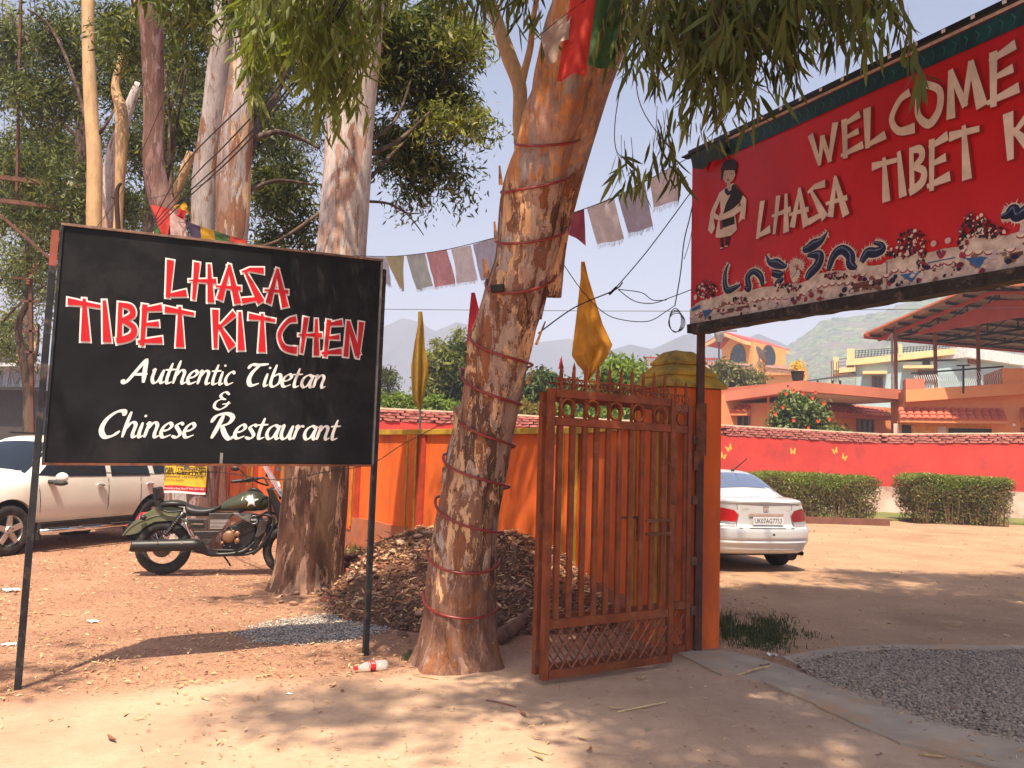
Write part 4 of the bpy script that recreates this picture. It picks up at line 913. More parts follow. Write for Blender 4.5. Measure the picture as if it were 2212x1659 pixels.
# peeling strips
for (x, y, dx, dy, wd, dep) in [(1166, 690, 14, -50, 8, 6.15), (1158, 745, 20, -50, 7, 6.15), (1180, 615, 14, -35, 9, 6.1), (1138, 830, 16, -30, 11, 6.2), (1052, 600, -6, -40, 16, 6.1), (1082, 400, -3, -40, 10, 5.95), (1072, 520, -4, -40, 10, 6.05), (975, 960, -8, 40, 9, 6.2), (990, 880, -8, 45, 16, 6.15), (962, 1010, -5, 35, 12, 6.2), (1100, 860, 5, -60, 8, 6.18), (1120, 640, -10, 70, 8, 6.02), (1150, 500, -8, 60, 9, 5.97), (1130, 440, -8, 60, 10, 5.93), (1165, 430, -5, 60, 10, 5.93)]:
    a = at(x, y, dep); b = at(x+dx, y+dy, dep-.04); w_ = wd/F_*dep/2; mb = MB()
    n = 6; s = (b-a).cross(Vector((0, 1, 0))).normalized()*w_
    mb.grid(lambda u, v: a.lerp(b, v) + s*(2*u-1)*(1-.6*v) + Vector((0, -.02*math.sin(v*2)-.01*(2*u-1)**2, 0)), 3, n)
    mb.build('bark_strip', m_bark_main, lean)
mb = MB(); mb.bar(at(1062, 625, 6.0), at(1088, 622, 5.98), .06, .05); mb.build('black_tape', m_dark, lean)
mb = MB(); mb.tube([at(1055, 700, 6.0), at(1035, 760, 6.05), at(1010, 795, 6.1)], [.02, .012, .008], 6) ; 
# rope round the trunk
def trunk_at(z_):
    for i in range(len(LTpath)-1):
        a, b = LTpath[i], LTpath[i+1]
        if a.z <= z_ <= b.z: t = (z_-a.z)/(b.z-a.z); return a.lerp(b, t), lerp(LTrad[i], LTrad[i+1], t)
    return LTpath[-1], LTrad[-1]
loops = [(326, 335, 316), (427, 418, 385), (522, 528, 492), (606, 632, 585), (718, 762, 782), (795, 850, 868), (880, 938, 960), (985, 1032, 1052), (1082, 1140, 1152), (1193, 1245, 1215), (1298, 1345, 1318)]
def yz(y, x=1050, d=6.2): return at(x, y, d).z
rp = []
for i, (yl, ym, yr) in enumerate(loops):
    zl, zm, zr = yz(yl), yz(ym, d=6.0), yz(yr)
    nxt = yz(loops[i+1][0]) if i+1 < len(loops) else zr-.1
    for k in range(32):
        q = k/32
        if q < .5: u = q*2; zz = (1-u)**2*zl + 2*u*(1-u)*(2*zm-.5*zl-.5*zr) + u*u*zr; ang = math.pi + math.pi*u
        else: u = q*2-1; zz = lerp(zr, nxt, u); ang = 2*math.pi + math.pi*u
        c, r_ = trunk_at(zz); rr = r_ + .018 + (.03 if i < 5 and math.cos(ang) > 0 else 0)*math.cos(ang); rp.append((c.x + rr*math.cos(ang), c.y + rr*math.sin(ang), zz))
mb = MB(); mb.tube(rp, .0105, 7); tag(mb.build('rope', M('dark_red_rope', (.26, .025, .02), .35, 0, .2, 30, bump=.1, spec=.6), None, True), 'dark red hose wound in loops down the leaning trunk', 'rope')
# --- crown of the leaning tree: hanging sprays in view at the top, and the canopy overhead
def hang(cl, seed):
    R = np.random.RandomState(seed); pts = []; twigs = MB()
    for (x, y, d, rx, ry, n) in cl:
        for _ in range(n):
            xx = x + R.uniform(-1, 1)*rx; yy = y + (R.rand()*2-1)*ry; dd = d + R.uniform(-.5, .5); top = at(xx, yy, dd); L = R.uniform(.25, .55)
            sw = Vector((R.uniform(-.25, .25), R.uniform(-.2, .2), 0)); prev = top
            for k in range(1, 5):
                u = k/4; q = top + sw*u*u*L*1.2 + Vector((0, 0, -L*u)); 
                if k in (2, 4): twigs.bar(prev, q, .003); prev = q
                for _2 in range(3 if k > 1 else 2): pts.append(q + Vector(R.normal(0, .022, 3).tolist()))
    return np.array(pts), twigs
near = [(1400, -70, 5.0, 50, 40, 16), (1480, -60, 4.8, 80, 65, 30), (1560, -50, 4.7, 85, 80, 42), (1640, -60, 4.6, 85, 80, 40), (1720, -90, 4.6, 80, 80, 30), (1555, 30, 4.75, 60, 55, 20), (1535, 110, 4.75, 25, 25, 4), (1510, 20, 4.8, 45, 50, 16), (1405, 20, 5.3, 25, 40, 5), (1800, -140, 4.4, 60, 50, 26), (1880, -140, 4.3, 60, 40, 14), (1930, -70, 4.25, 30, 30, 4), (1350, 300, 5.6, 14, 10, 3), (1425, 235, 5.5, 30, 15, 5), (1010, -95, 5.8, 50, 30, 12), (1120, -90, 5.6, 40, 35, 10), (1345, -70, 5.2, 20, 30, 8), (1025, -40, 5.9, 15, 15, 2)]
P, tw = hang(near, 5)
lance_cloud('foliage', P, .175, 7.5, 2.6, m_leaf_near, lean, 21, 4, individuals=290)
o = tw.build('twigs', m_twig, lean); o['kind'] = 'stuff'
for cs in ([(1362, -20, 5.5), (1352, 120, 5.6), (1330, 250, 5.6), (1330, 320, 5.6), (1350, 345, 5.6)], [(1395, -20, 5.4), (1375, 150, 5.5), (1385, 230, 5.5), (1430, 300, 5.5), (1460, 330, 5.5)], [(1445, 0, 5.0), (1430, 120, 5.1), (1400, 190, 5.3)], [(1580, -60, 4.7), (1570, 60, 4.7), (1600, 160, 4.75)], [(1640, -60, 4.6), (1680, 40, 4.6)]):
    mb = MB(); mb.tube(catmull([P3(*c) for c in cs], 5), .0035, 5); mb.build('twig', m_twig, lean)
# near foliage hanging on the left (in front of the grey trunks)
near2 = [(570, -60, 5.6, 40, 80, 30), (650, -70, 5.5, 55, 90, 44), (700, -20, 5.6, 55, 90, 42), (560, 50, 5.7, 25, 50, 12), (770, -30, 5.7, 45, 70, 30), (710, 90, 5.7, 35, 40, 14), (750, 110, 5.7, 30, 30, 9), (830, -110, 5.8, 40, 40, 14)]
near3 = [(400, -90, 6.6, 60, 40, 36), (470, -80, 6.6, 60, 50, 40), (515, -40, 6.8, 25, 40, 14), (350, -100, 6.6, 50, 30, 16)]
lt2 = thing('overhanging_bough', 'bright drooping eucalyptus bough hanging in front of the grey trunks', 'branch', P3(640, -80, 5.5), world=True)
P, tw = hang(near2, 8); lance_cloud('foliage', P, .17, 7, 2.4, m_leaf_lit2 := leafmat('eucalyptus_leaf_bough', (.09, .12, .028), (.16, .20, .045), (.27, .30, .09), .45, .5), lt2, 31, 4, individuals=280)
o = tw.build('twigs', m_twig, lt2); o['kind'] = 'stuff'
mb = MB(); mb.tube(catmull([P3(900, -160, 5.4), P3(760, -110, 5.5), P3(600, -70, 5.6), P3(500, -60, 5.7)], 6), [.03]*10+[.02]*8+[.01], 6) if False else mb.tube(catmull([P3(900, -160, 5.4), P3(760, -110, 5.5), P3(600, -70, 5.6), P3(500, -60, 5.7)], 6), .02, 6); mb.build('branch', m_bark_dark, lt2)
lt3 = thing('overhanging_bough', 'dark shaded eucalyptus bough above the twin patchy trunks', 'branch', P3(430, -80, 6.6), world=True)
P, tw = hang(near3, 9); lance_cloud('foliage', P, .15, 6, 1.5, m_leaf_near, lt3, 41, 3, individuals=120); o = tw.build('twigs', m_twig, lt3); o['kind'] = 'stuff'
# canopy above the frame (casts the dappled shade)
def overhead(blobs, seed, nper=10):
    R = np.random.RandomState(seed); out = []
    for (x, y, z_, rx, ry, rz_, n) in blobs:
        nc = max(3, n//16); cc = R.uniform(-1, 1, (nc, 3)); idx = R.randint(0, nc, n); out.append(np.array([x, y, z_]) + (cc[idx]*.9 + R.normal(0, .16, (n, 3)))*np.array([rx, ry, rz_]))
    return spray_cloud(np.concatenate(out), nper, .5, .13, seed)
SHX, SHY = -math.sin(SUN_AZ)/math.tan(SUN_EL), -math.cos(SUN_AZ)/math.tan(SUN_EL)   # shadow shift per metre of height
def over(gx, gy, z_): return (gx - SHX*z_, gy - SHY*z_, z_)
OB = []
for (gx, gy, z_, r1, r2, n) in [   # where the shade should fall, canopy height, radii, sprays
    (.9, 6.3, 6.6, 1.0, .9, 95), (1.9, 6.1, 6.8, 1.1, 1.0, 110), (2.4, 7.6, 7.4, 1.0, .9, 80), (1.5, 8.4, 7.6, 1.0, .9, 70), (-.1, 7.4, 7.0, .9, .9, 60), (.3, 9.3, 8.4, 1.3, .9, 60),
    (-.9, 7.2, 7.2, .6, .6, 22), (-2.1, 8.8, 8.0, .6, .6, 14), (1.9, 4.9, 6.4, 1.0, .55, 54), (3.0, 5.6, 6.8, 1.0, .7, 64), (3.2, 4.4, 6.4, .9, .4, 40), (1.1, 4.3, 6.2, .7, .3, 26), (2.2, 4.1, 6.2, .8, .25, 26), (.9, 5.4, 6.4, .7, .3, 34), (-.55, 5.2, 6.4, .5, .22, 12), (-1.2, 5.15, 6.4, .5, .2, 12),
    (4.2, 7.2, 7.4, 1.3, 1.0, 90), (3.2, 9.0, 8.2, 1.3, 1.0, 95), (5.6, 8.8, 8.2, 1.6, .9, 95), (4.6, 10.4, 9.4, 1.6, .9, 85), (7.2, 10.6, 9.6, 1.6, .8, 70), (5.8, 12.2, 10.4, 1.6, .6, 50), (8.6, 12.4, 10.6, 1.7, .5, 46), (8.6, 8.8, 8.4, 1.2, .8, 50), (10.5, 14.0, 11.6, 1.8, .5, 36),
    (3.6, 8.0, 7.8, 1.3, .6, 90), (5.0, 7.8, 7.8, 1.2, .45, 60), (3.0, 10.2, 9.0, 1.2, .6, 60), (4.2, 9.4, 8.6, 1.5, .35, 60), (5.6, 10.4, 9.4, 1.6, .3, 50), (6.6, 9.6, 8.8, 1.5, .35, 50), (7.6, 11.6, 10.0, 1.6, .35, 46), (7.2, 12.6, 10.4, 1.8, .35, 46), (2.9, 5.4, 6.6, .9, .4, 50), (4.2, 5.9, 7.0, .9, .5, 50), (2.4, 4.4, 6.3, .8, .3, 40), (1.4, 5.4, 6.5, .8, .3, 36), (.6, 7.6, 7.2, .8, .8, 50), (-.4, 8.6, 7.8, 1.0, .8, 50), (1.2, 11.2, 8.6, 1.3, 1.0, 50), (-1.0, 10.4, 8.4, .9, .6, 22), (2.2, 12.6, 9.8, 1.0, .5, 30),
    (6.4, 6.4, 7.2, 1.2, .8, 46), (2.0, 13.0, 9.5, 1.2, .8, 24), (-3.3, 6.3, 6.8, .35, .35, 5), (.2, 11.5, 8.6, 1.2, 1.0, 34), (-1.2, 12.0, 8.6, 1.0, 1.0, 24), (2.6, 3.4, 6.0, .9, .3, 20)]:
    z_ += 4.0 if gy < 6.0 else 0
    p = over(gx, gy, z_); OB.append((p[0], p[1], p[2], r1, r2, .5, int(n*(4.6 if (gy > 6.8 and gx > 2.2) else 2.6))))
P = overhead(OB, 77); leaf_cloud('crown', P, .20, m_leaf_near, lean, 7, aspect=3.6, droop=.15)
# canopy over the banner: shade on it
OB = []
for (t_, h_, z_, r1, n) in [(.9, 4.0, 6.3, .7, 60), (1.9, 3.9, 6.2, .9, 90), (2.9, 3.8, 6.2, .9, 100), (3.8, 3.5, 6.0, .9, 90), (4.6, 3.2, 6.0, .9, 70), (2.4, 2.9, 6.4, .8, 60), (.2, 3.6, 6.3, .5, 30)]:
    bx, by = 1.5 + .42*t_, 7.0 - .907*t_; k = z_-h_; OB.append((bx - SHX*k, by - SHY*k, z_, r1, .7, .5, int(n*4.2)))
P = overhead(OB, 78); leaf_cloud('crown', P, .20, m_leaf_near, lean, 9, aspect=3.6, droop=.15)
for (a, b) in ((Vector(LTpath[-1]), Vector((2.4, 3.0, 6.4))), (Vector(P3(1440, -350, 5.5)), Vector((3.5, 5.0, 7.2))), (Vector((3.5, 5.0, 7.2)), Vector((6.5, 8, 9.3))), (Vector(LTpath[-1]), Vector((.2, 4.2, 7.2)))):
    mb = MB(); mid = a.lerp(b, .5) + Vector((0, 0, .3)); mb.tube(catmull([a[:], mid[:], b[:]], 6), [.09 - .05*i/12 for i in range(13)], 8); mb.build('branch', m_bark_cream, lean, True)

# --- tree two: big grey trunk left of centre
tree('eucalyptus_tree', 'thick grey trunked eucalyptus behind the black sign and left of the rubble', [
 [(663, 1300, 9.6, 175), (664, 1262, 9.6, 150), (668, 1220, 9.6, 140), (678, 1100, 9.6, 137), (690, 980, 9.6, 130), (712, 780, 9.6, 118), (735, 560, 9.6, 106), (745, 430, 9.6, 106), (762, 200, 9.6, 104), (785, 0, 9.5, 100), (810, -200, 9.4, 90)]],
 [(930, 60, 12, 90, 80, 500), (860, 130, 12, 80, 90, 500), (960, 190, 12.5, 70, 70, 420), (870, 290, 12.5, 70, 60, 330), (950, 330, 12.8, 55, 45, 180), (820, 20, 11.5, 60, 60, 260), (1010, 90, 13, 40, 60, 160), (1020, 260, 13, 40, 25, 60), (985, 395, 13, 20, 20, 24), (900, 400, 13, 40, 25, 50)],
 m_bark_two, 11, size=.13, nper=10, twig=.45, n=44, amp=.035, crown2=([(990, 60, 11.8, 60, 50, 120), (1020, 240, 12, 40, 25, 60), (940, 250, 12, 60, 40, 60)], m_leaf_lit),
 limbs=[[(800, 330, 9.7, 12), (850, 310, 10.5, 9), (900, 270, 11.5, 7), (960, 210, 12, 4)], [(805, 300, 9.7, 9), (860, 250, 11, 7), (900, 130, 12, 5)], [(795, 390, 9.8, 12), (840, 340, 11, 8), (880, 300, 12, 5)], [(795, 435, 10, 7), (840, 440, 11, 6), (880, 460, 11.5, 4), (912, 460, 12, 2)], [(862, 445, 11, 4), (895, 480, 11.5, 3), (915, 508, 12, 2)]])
# --- tree three: twin patchy trunks with the poster
t3 = tree('eucalyptus_tree', 'twin trunked eucalyptus with peeling patches and a yellow poster on its stem', [
 [(430, 1200, 13.4, 150), (428, 1140, 13.4, 132), (424, 1050, 13.4, 126), (425, 950, 13.3, 130)], 
 [(438, 990, 13.3, 90), (440, 700, 13.3, 66), (437, 500, 13.2, 52), (447, 350, 13.2, 56), (468, 200, 13.1, 52), (480, 80, 13, 46), (490, -60, 13, 40)],
 [(440, 990, 13.2, 90), (478, 700, 13.0, 78), (500, 500, 12.9, 74), (505, 380, 12.9, 76), (515, 250, 12.8, 66), (520, 150, 12.8, 50), (545, 0, 12.8, 44), (560, -100, 12.8, 40)]],
 [(430, 60, 15, 90, 100, 300), (560, 240, 15, 60, 120, 300), (610, 380, 15, 60, 60, 300), (620, 60, 15, 80, 90, 300), (650, 470, 15.5, 40, 50, 120), (590, 500, 15.5, 40, 30, 90)],
 m_bark_three, 21, size=.15, nper=9, twig=.5, n=32, limbs=[[(545, 300, 13, 14), (600, 285, 13.5, 12), (650, 300, 14, 10), (690, 320, 14, 8)], [(540, 330, 13, 22), (560, 260, 13.5, 16), (600, 200, 14, 12), (640, 100, 14, 8)], [(520, 540, 13, 6), (600, 520, 13.5, 6), (690, 460, 14, 8)], [(540, 410, 13, 10), (600, 390, 13.5, 9), (680, 400, 14, 5)]])
# --- tree four: pinkish trunk curving
tree('eucalyptus_tree', 'pinkish brown trunk bending over the top left of the black sign', [
 [(440, 1160, 12.6, 60), (425, 900, 12.6, 56), (405, 640, 12.5, 56), (370, 500, 12.4, 56), (345, 425, 12.3, 50), (332, 350, 12.2, 44), (333, 230, 12.2, 44), (330, 120, 12.1, 50), (325, 30, 12, 54), (320, -80, 12, 54)]],
 [(300, 60, 14, 70, 70, 200), (380, 250, 14.5, 70, 90, 260)], m_bark_pink, 31, n=28, size=.14,
 limbs=[[(350, 440, 12.5, 10), (372, 330, 13, 8), (385, 250, 13, 6), (402, 150, 13, 5)], [(372, 330, 13, 6), (365, 220, 13, 5), (350, 120, 13, 3)]])
# --- cream slender trunks
tree('eucalyptus_tree', 'slender smooth cream trunk rising straight beside the sign corner', [
 [(205, 1050, 15, 44), (203, 700, 15, 34), (203, 490, 15, 32), (204, 340, 15, 34), (197, 240, 15, 30), (192, 130, 15, 26), (190, 0, 15, 28), (188, -80, 15, 24)]], [(150, 60, 17, 90, 90, 420), (90, 180, 17, 80, 90, 420), (250, 150, 17, 60, 100, 300)], m_bark_cream, 41, n=20,
 limbs=[[(213, 290, 15, 9), (235, 260, 15, 6), (250, 230, 15.5, 4)], [(205, 330, 15, 8), (160, 170, 15.5, 8), (110, 60, 16, 7), (60, 20, 16, 5)]])
tree('eucalyptus_tree', 'thinner forked cream stem just right of the straight cream trunk', [
 [(250, 1050, 14.6, 30), (252, 700, 14.6, 24), (255, 480, 14.6, 20), (262, 330, 14.5, 24), (262, 240, 14.5, 26), (250, 190, 14.5, 18), (262, 130, 14.5, 14), (280, 60, 14.5, 12), (300, -40, 14.5, 10)]], [(250, 420, 17, 70, 60, 300), (170, 380, 17, 60, 80, 300)], m_bark_cream, 51, n=16)
tree('eucalyptus_tree', 'pale leaning trunk half hidden behind the cream stems', [
 [(300, 1050, 16, 50), (270, 700, 16, 44), (230, 480, 16, 40), (240, 380, 16, 36), (255, 300, 16, 28), (300, 180, 16, 18)]], [(70, 330, 19, 90, 80, 420), (60, 450, 19, 80, 60, 280), (130, 520, 18, 50, 60, 200), (330, 330, 18, 50, 80, 200)], m_bark_two, 61, n=16)
tree('dead_tree', 'dead stem leaning right between the trunks above the sign', [[(270, 620, 14.2, 30), (310, 560, 14.2, 24), (345, 500, 14.2, 22), (385, 400, 14.2, 20), (414, 330, 14.2, 18)]], None, m_bark_cream, 71, n=12,
     limbs=[[(370, 430, 13.9, 12), (366, 330, 13.9, 9), (366, 240, 13.9, 6), (358, 160, 13.9, 4)], [(366, 240, 13.9, 6), (385, 180, 13.9, 4), (402, 130, 13.9, 3)], [(257, 520, 13.5, 12), (252, 420, 13.5, 10), (262, 395, 13.5, 6)], [(252, 430, 13.5, 7), (240, 425, 13.5, 4)]])
# --- darker trees further back on the left
tree('eucalyptus_tree', 'dark limbed eucalyptus spreading across the far left sky', [
 [(180, 1000, 22, 40), (178, 600, 22, 34), (176, 300, 22, 26), (170, 200, 22, 20), (160, 60, 22, 16)]], [(60, 80, 24, 70, 80, 300), (20, 180, 24, 60, 80, 240), (110, 300, 24, 80, 60, 380), (50, 380, 24, 60, 50, 260), (250, 60, 24, 90, 70, 380), (360, 80, 24, 90, 90, 380)],
 m_bark_dark, 81, size=.2, nper=9, twig=.8, n=12, limbs=[[(172, 230, 22, 12), (120, 150, 22, 9), (70, 100, 23, 6), (20, 30, 23, 4)], [(172, 300, 22, 10), (110, 240, 22, 8), (60, 160, 23, 5)]])
tree('eucalyptus_tree', 'sunlit yellow green tree far back at the left edge', [[(60, 1000, 38, 22), (62, 700, 38, 18), (60, 480, 38, 14)]],
 [(60, 340, 40, 90, 70, 300), (30, 440, 40, 80, 60, 280), (110, 480, 40, 60, 60, 220), (30, 560, 40, 60, 60, 220), (90, 600, 40, 60, 50, 180), (40, 680, 40, 70, 50, 180), (20, 60, 40, 50, 70, 120)], m_bark_dark, 91, m_leaf_lit, .3, 9, 1.3, n=10)
tree('eucalyptus_tree', 'dark crowned tree filling the gap behind the pinkish trunk', [[(300, 1000, 26, 34), (320, 500, 26, 26), (330, 200, 26, 16)]],
 [(300, 120, 28, 90, 90, 420), (420, 200, 28, 90, 90, 420), (300, 300, 28, 80, 80, 380), (420, 400, 28, 90, 70, 420), (560, 120, 28, 90, 110, 420), (640, 250, 28, 70, 90, 300), (580, 420, 28, 80, 60, 300), (470, 460, 28, 80, 60, 300), (270, 440, 28, 80, 50, 260), (740, 120, 28, 60, 110, 240)], m_bark_dark, 101, m_leaf_mid, .2, 10, .9, n=10)
tree('pine_tree', 'dark shaded tree line above the street at the far left', [[(30, 1000, 60, 20), (30, 800, 60, 16)]],
 [(20, 850, 60, 60, 40, 300), (60, 880, 62, 40, 30, 200), (20, 760, 60, 60, 40, 240)], m_bark_dark, 111, m_leaf_mid, .35, 9, 1.6, n=8)
for i, (x, lab) in enumerate(((8, 'leftmost'), (38, 'second from left'), (56, 'third, leaning right'), (72, 'rightmost and palest'))):
    tree('tree_trunk', '%s of the thin roadside trunks behind the parked cars' % lab, [[(x, 960, 50, 14), (x+2, 900, 50, 11), (x+6*(i == 2), 820, 50, 10), (x+4, 700, 50, 8)]], None, m_bark_cream if i % 2 else m_bark_dark, 120+i, n=8, group='roadside trunks')
# dark gnarled trunk left of the sign post
tree('gnarled_tree', 'dark gnarled trunk close behind the left sign post', [[(66, 1010, 20, 20), (60, 860, 20, 18), (50, 780, 20, 16), (40, 700, 20, 14), (62, 640, 20, 12), (60, 520, 20, 10)]], [(60, 600, 22, 60, 60, 140), (30, 720, 22, 60, 50, 140)], m_bark_dark, 131, n=12,
     limbs=[[(62, 800, 20, 9), (80, 760, 20, 6), (84, 700, 20, 4)], [(0, 700, 24, 6), (60, 640, 24, 5), (125, 600, 24, 4)], [(0, 610, 24, 5), (40, 560, 24, 4), (110, 540, 24, 3)]])
# --- trees behind the wall
tree('mango_tree', 'leafy green tree behind the rubble heap and the furled yellow flag', [[(965, 930, 33, 20), (965, 860, 33, 16)]],
 [(975, 800, 33, 45, 50, 420), (945, 830, 33, 32, 38, 260), (1010, 760, 33, 35, 40, 260), (1040, 830, 33, 30, 50, 220)], m_bark_dark, 141, m_leaf_mango, .26, 10, .7, n=8, aspect=3, crown2=([(975, 770, 32.5, 40, 35, 150), (945, 810, 32.5, 30, 25, 80)], m_leaf_lit))
tree('sapling', 'thin pale branched sapling tops rising left of the red flag', [[(955, 860, 36, 4), (950, 790, 36, 3), (942, 742, 36, 2)]], [(940, 735, 36, 8, 6, 24), (962, 740, 36, 7, 8, 24), (985, 728, 36, 8, 8, 24), (995, 712, 36, 8, 6, 24), (960, 765, 36, 8, 5, 18)], m_bark_cream, 151, m_leaf_lit, .2, 8, .35, n=6)
tree('mango_tree', 'dark leafy tree between the leaning trunk and the gate', [[(1165, 930, 30, 20), (1165, 870, 30, 16)]],
 [(1165, 830, 30, 45, 42, 460), (1195, 860, 30, 40, 40, 300), (1135, 850, 30, 30, 45, 260), (1230, 850, 30, 30, 30, 160)], m_bark_dark, 161, m_leaf_mango, .26, 10, .7, n=8, aspect=3)
tree('mango_tree', 'round light green tree behind the big yellow flag', [[(1340, 930, 29, 16), (1340, 870, 29, 14)]],
 [(1345, 800, 29, 42, 40, 460), (1325, 840, 29, 36, 40, 260), (1370, 830, 29, 26, 40, 200)], m_bark_dark, 171, m_leaf_bright, .26, 10, .7, n=8, aspect=3)
tree('mango_tree', 'dense dusty tree standing right of the pillar below the yellow house', [[(1585, 850, 44, 14), (1585, 820, 44, 12)]],
 [(1570, 800, 44, 34, 30, 420), (1605, 815, 44, 34, 22, 300), (1560, 825, 44, 20, 18, 120)], m_bark_dark, 181, leafmat('dusty_leaf', (.07, .08, .03), (.13, .14, .055), (.22, .19, .08), .2), .3, 10, .8, n=8, aspect=3)
tree('small_tree', 'sparse pale tree just right of the black sign', [[(842, 890, 42, 5), (838, 830, 42, 4), (845, 790, 42, 3)]], [(840, 800, 42, 18, 18, 110), (860, 850, 42, 20, 14, 90), (830, 850, 42, 14, 25, 90)], m_bark_dark, 191, m_leaf_mid, .25, 9, .6, n=6)
for i, (x0_, x1_, y_, lab) in enumerate(((815, 880, 868, 'left'), (885, 985, 870, 'middle'), (1120, 1190, 880, 'yellowing right'), (1200, 1345, 890, 'partly hidden gate-side'))):
    r = thing('bush', '%s low bush peeping over the brick topped wall' % lab, 'bush', at((x0_+x1_)/2, 900, 29)[:2] + (0,) if False else tuple(gnd((x0_+x1_)/2, 1060)), world=True, group='bushes behind the boundary wall')
    d = 27.5; P = crown_pts([(lerp(x0_, x1_, k/4), y_+8*((k*7+i) % 3)/2, d, (x1_-x0_)/5, 20, 130) for k in range(5)], 200+i)
    leaf_cloud('foliage', spray_cloud(P, 6, .3, .12, 9+i), .16, m_leaf_bright if i != 2 else leafmat('yellow_bush', (.2, .17, .04), (.3, .2, .06), (.2, .22, .05)), r, 30+i, aspect=2.5)
hb = tree('hibiscus_bush', 'rounded green hibiscus bush with red flowers above the red wall', [[(1732, 980, 32, 10), (1730, 930, 32, 8)]],
 [(1730, 880, 32, 50, 36, 620), (1760, 905, 32, 38, 28, 300), (1700, 900, 32, 36, 30, 300), (1715, 860, 32, 26, 20, 140), (1790, 925, 32, 26, 14, 80)], m_bark_dark, 211, leafmat('hibiscus_leaf', (.05, .08, .02), (.09, .13, .03), (.28, .32, .12), .25), .2, 8, .35, n=6, aspect=2.2, cat='bush')
m_hib = leafmat('hibiscus_petal', (.75, .04, .02), (.8, .08, .03), None, .3)
for (x, y) in ((1700, 852), (1717, 847), (1734, 851), (1753, 858), (1778, 869), (1690, 877), (1793, 904), (1716, 908), (1765, 908), (1708, 945-5), (1672, 892), (1795, 930), (1745, 925), (1820-10, 935), (1760, 845)):
    c = at(x, y, 31.0); V = [Vector(c)]; mb = MB(); k = 5; c = c + Vector((rnd.uniform(-.05, .05), 0, rnd.uniform(-.05, .05)))
    for j in range(k):
        a = 6.283*j/k + x; d = Vector((math.cos(a)*rnd.uniform(.5, 1), -.45, math.sin(a)))*.085; s = Vector((-math.sin(a), 0, math.cos(a)))*.04
        mb.add([c, c+d*.6+s, c+d, c+d*.6-s], [(0, 1, 2, 3)])
    mb.build('flower', m_hib, hb)
# ------------------------------------------------------------------ lettering
def ribbon(mb, pts, fn, dz, grow=0.0):
    """pts (x,y,w): a flat stroke of changing width; fn maps (x,y,d)->world"""
    n = len(pts); L = []; R_ = []
    for i, (x, y, w_) in enumerate(pts):
        a = pts[max(i-1, 0)]; b = pts[min(i+1, n-1)]; dx, dy = b[0]-a[0], b[1]-a[1]; l = math.hypot(dx, dy) or 1
        dx, dy = dx/l, dy/l; e = grow*(-1 if i == 0 else 1 if i == n-1 else 0); w_ = w_/2+grow
        L.append(fn(x+dx*e-dy*w_, y+dy*e+dx*w_, dz)); R_.append(fn(x+dx*e+dy*w_, y+dy*e-dx*w_, dz))
    mb.add(L+R_, [(i, i+1, n+i+1, n+i) for i in range(n-1)])
CH = {
 'L': (.66, [[(.17, 1, .20), (.09, 0, .11)], [(.04, .05, .06), (.62, .16, .19)]]),
 'H': (.74, [[(.20, 1, .17), (.10, .0, .09)], [(.55, .98, .09), (.60, -.04, .20)], [(-.03, .50, .04), (.76, .54, .13)]]),
 'A': (.66, [[(.36, 1.02, .07), (.06, .05, .19)], [(.34, 1.0, .10), (.60, -.02, .22)], [(-.06, .40, .05), (.70, .40, .11)]]),
 'S': (.70, [[(.0, .84, .04), (.25, .93, .10), (.68, .93, .17)], [(.10, .88, .06), (.60, .06, .24)], [(.62, .18, .08), (.0, .06, .15)]]),
 'T': (.80, [[(.0, .90, .17), (.40, .88, .10), (.84, .84, .08)], [(.42, 1.0, .08), (.45, -.03, .25)]]),
 'I': (.30, [[(.08, 1, .09), (.16, -.02, .23)]]),
 'B': (.58, [[(.14, .98, .10), (.12, .03, .14)], [(.10, .93, .09), (.42, .88, .15), (.46, .68, .15), (.14, .53, .08)], [(.14, .56, .08), (.50, .40, .15), (.44, .16, .17), (.04, .02, .14)]]),
 'E': (.66, [[(.17, .98, .15), (.10, -.06, .11)], [(.08, .84, .06), (.64, .94, .17)], [(.08, .47, .05), (.56, .52, .14)], [(-.02, .04, .06), (.66, .12, .17)]]),
 'K': (.72, [[(.12, 1, .20), (.15, .0, .11)], [(.70, .95, .17), (.20, .50, .05)], [(.22, .62, .06), (.66, .04, .26)]]),
 'C': (.72, [[(.66, .93, .17), (.38, .84, .12), (.13, .48, .12), (.30, .13, .15), (.72, .07, .21)]]),
 'N': (.66, [[(.13, 1, .12), (.10, -.02, .18)], [(.13, .97, .12), (.53, .04, .22)], [(.60, 1, .19), (.53, -.04, .09)]]),
 'W': (.95, [[(.04, .98, .15), (.25, 0, .08)], [(.25, .02, .06), (.44, .80, .13)], [(.42, .78, .12), (.60, .0, .10)], [(.58, .0, .08), (.88, 1, .17)]]),
 'O': (.74, [[(.36, .98, .11), (.12, .72, .10), (.08, .32, .12), (.34, .04, .17), (.62, .28, .14), (.66, .68, .13), (.34, .94, .13)]]),
 'M': (.95, [[(.10, .0, .19), (.18, 1, .09)], [(.17, 1, .09), (.46, .15, .12)], [(.44, .16, .10), (.66, 1, .10)], [(.66, 1, .09), (.84, .02, .24)]]), ' ': (.42, []),
}
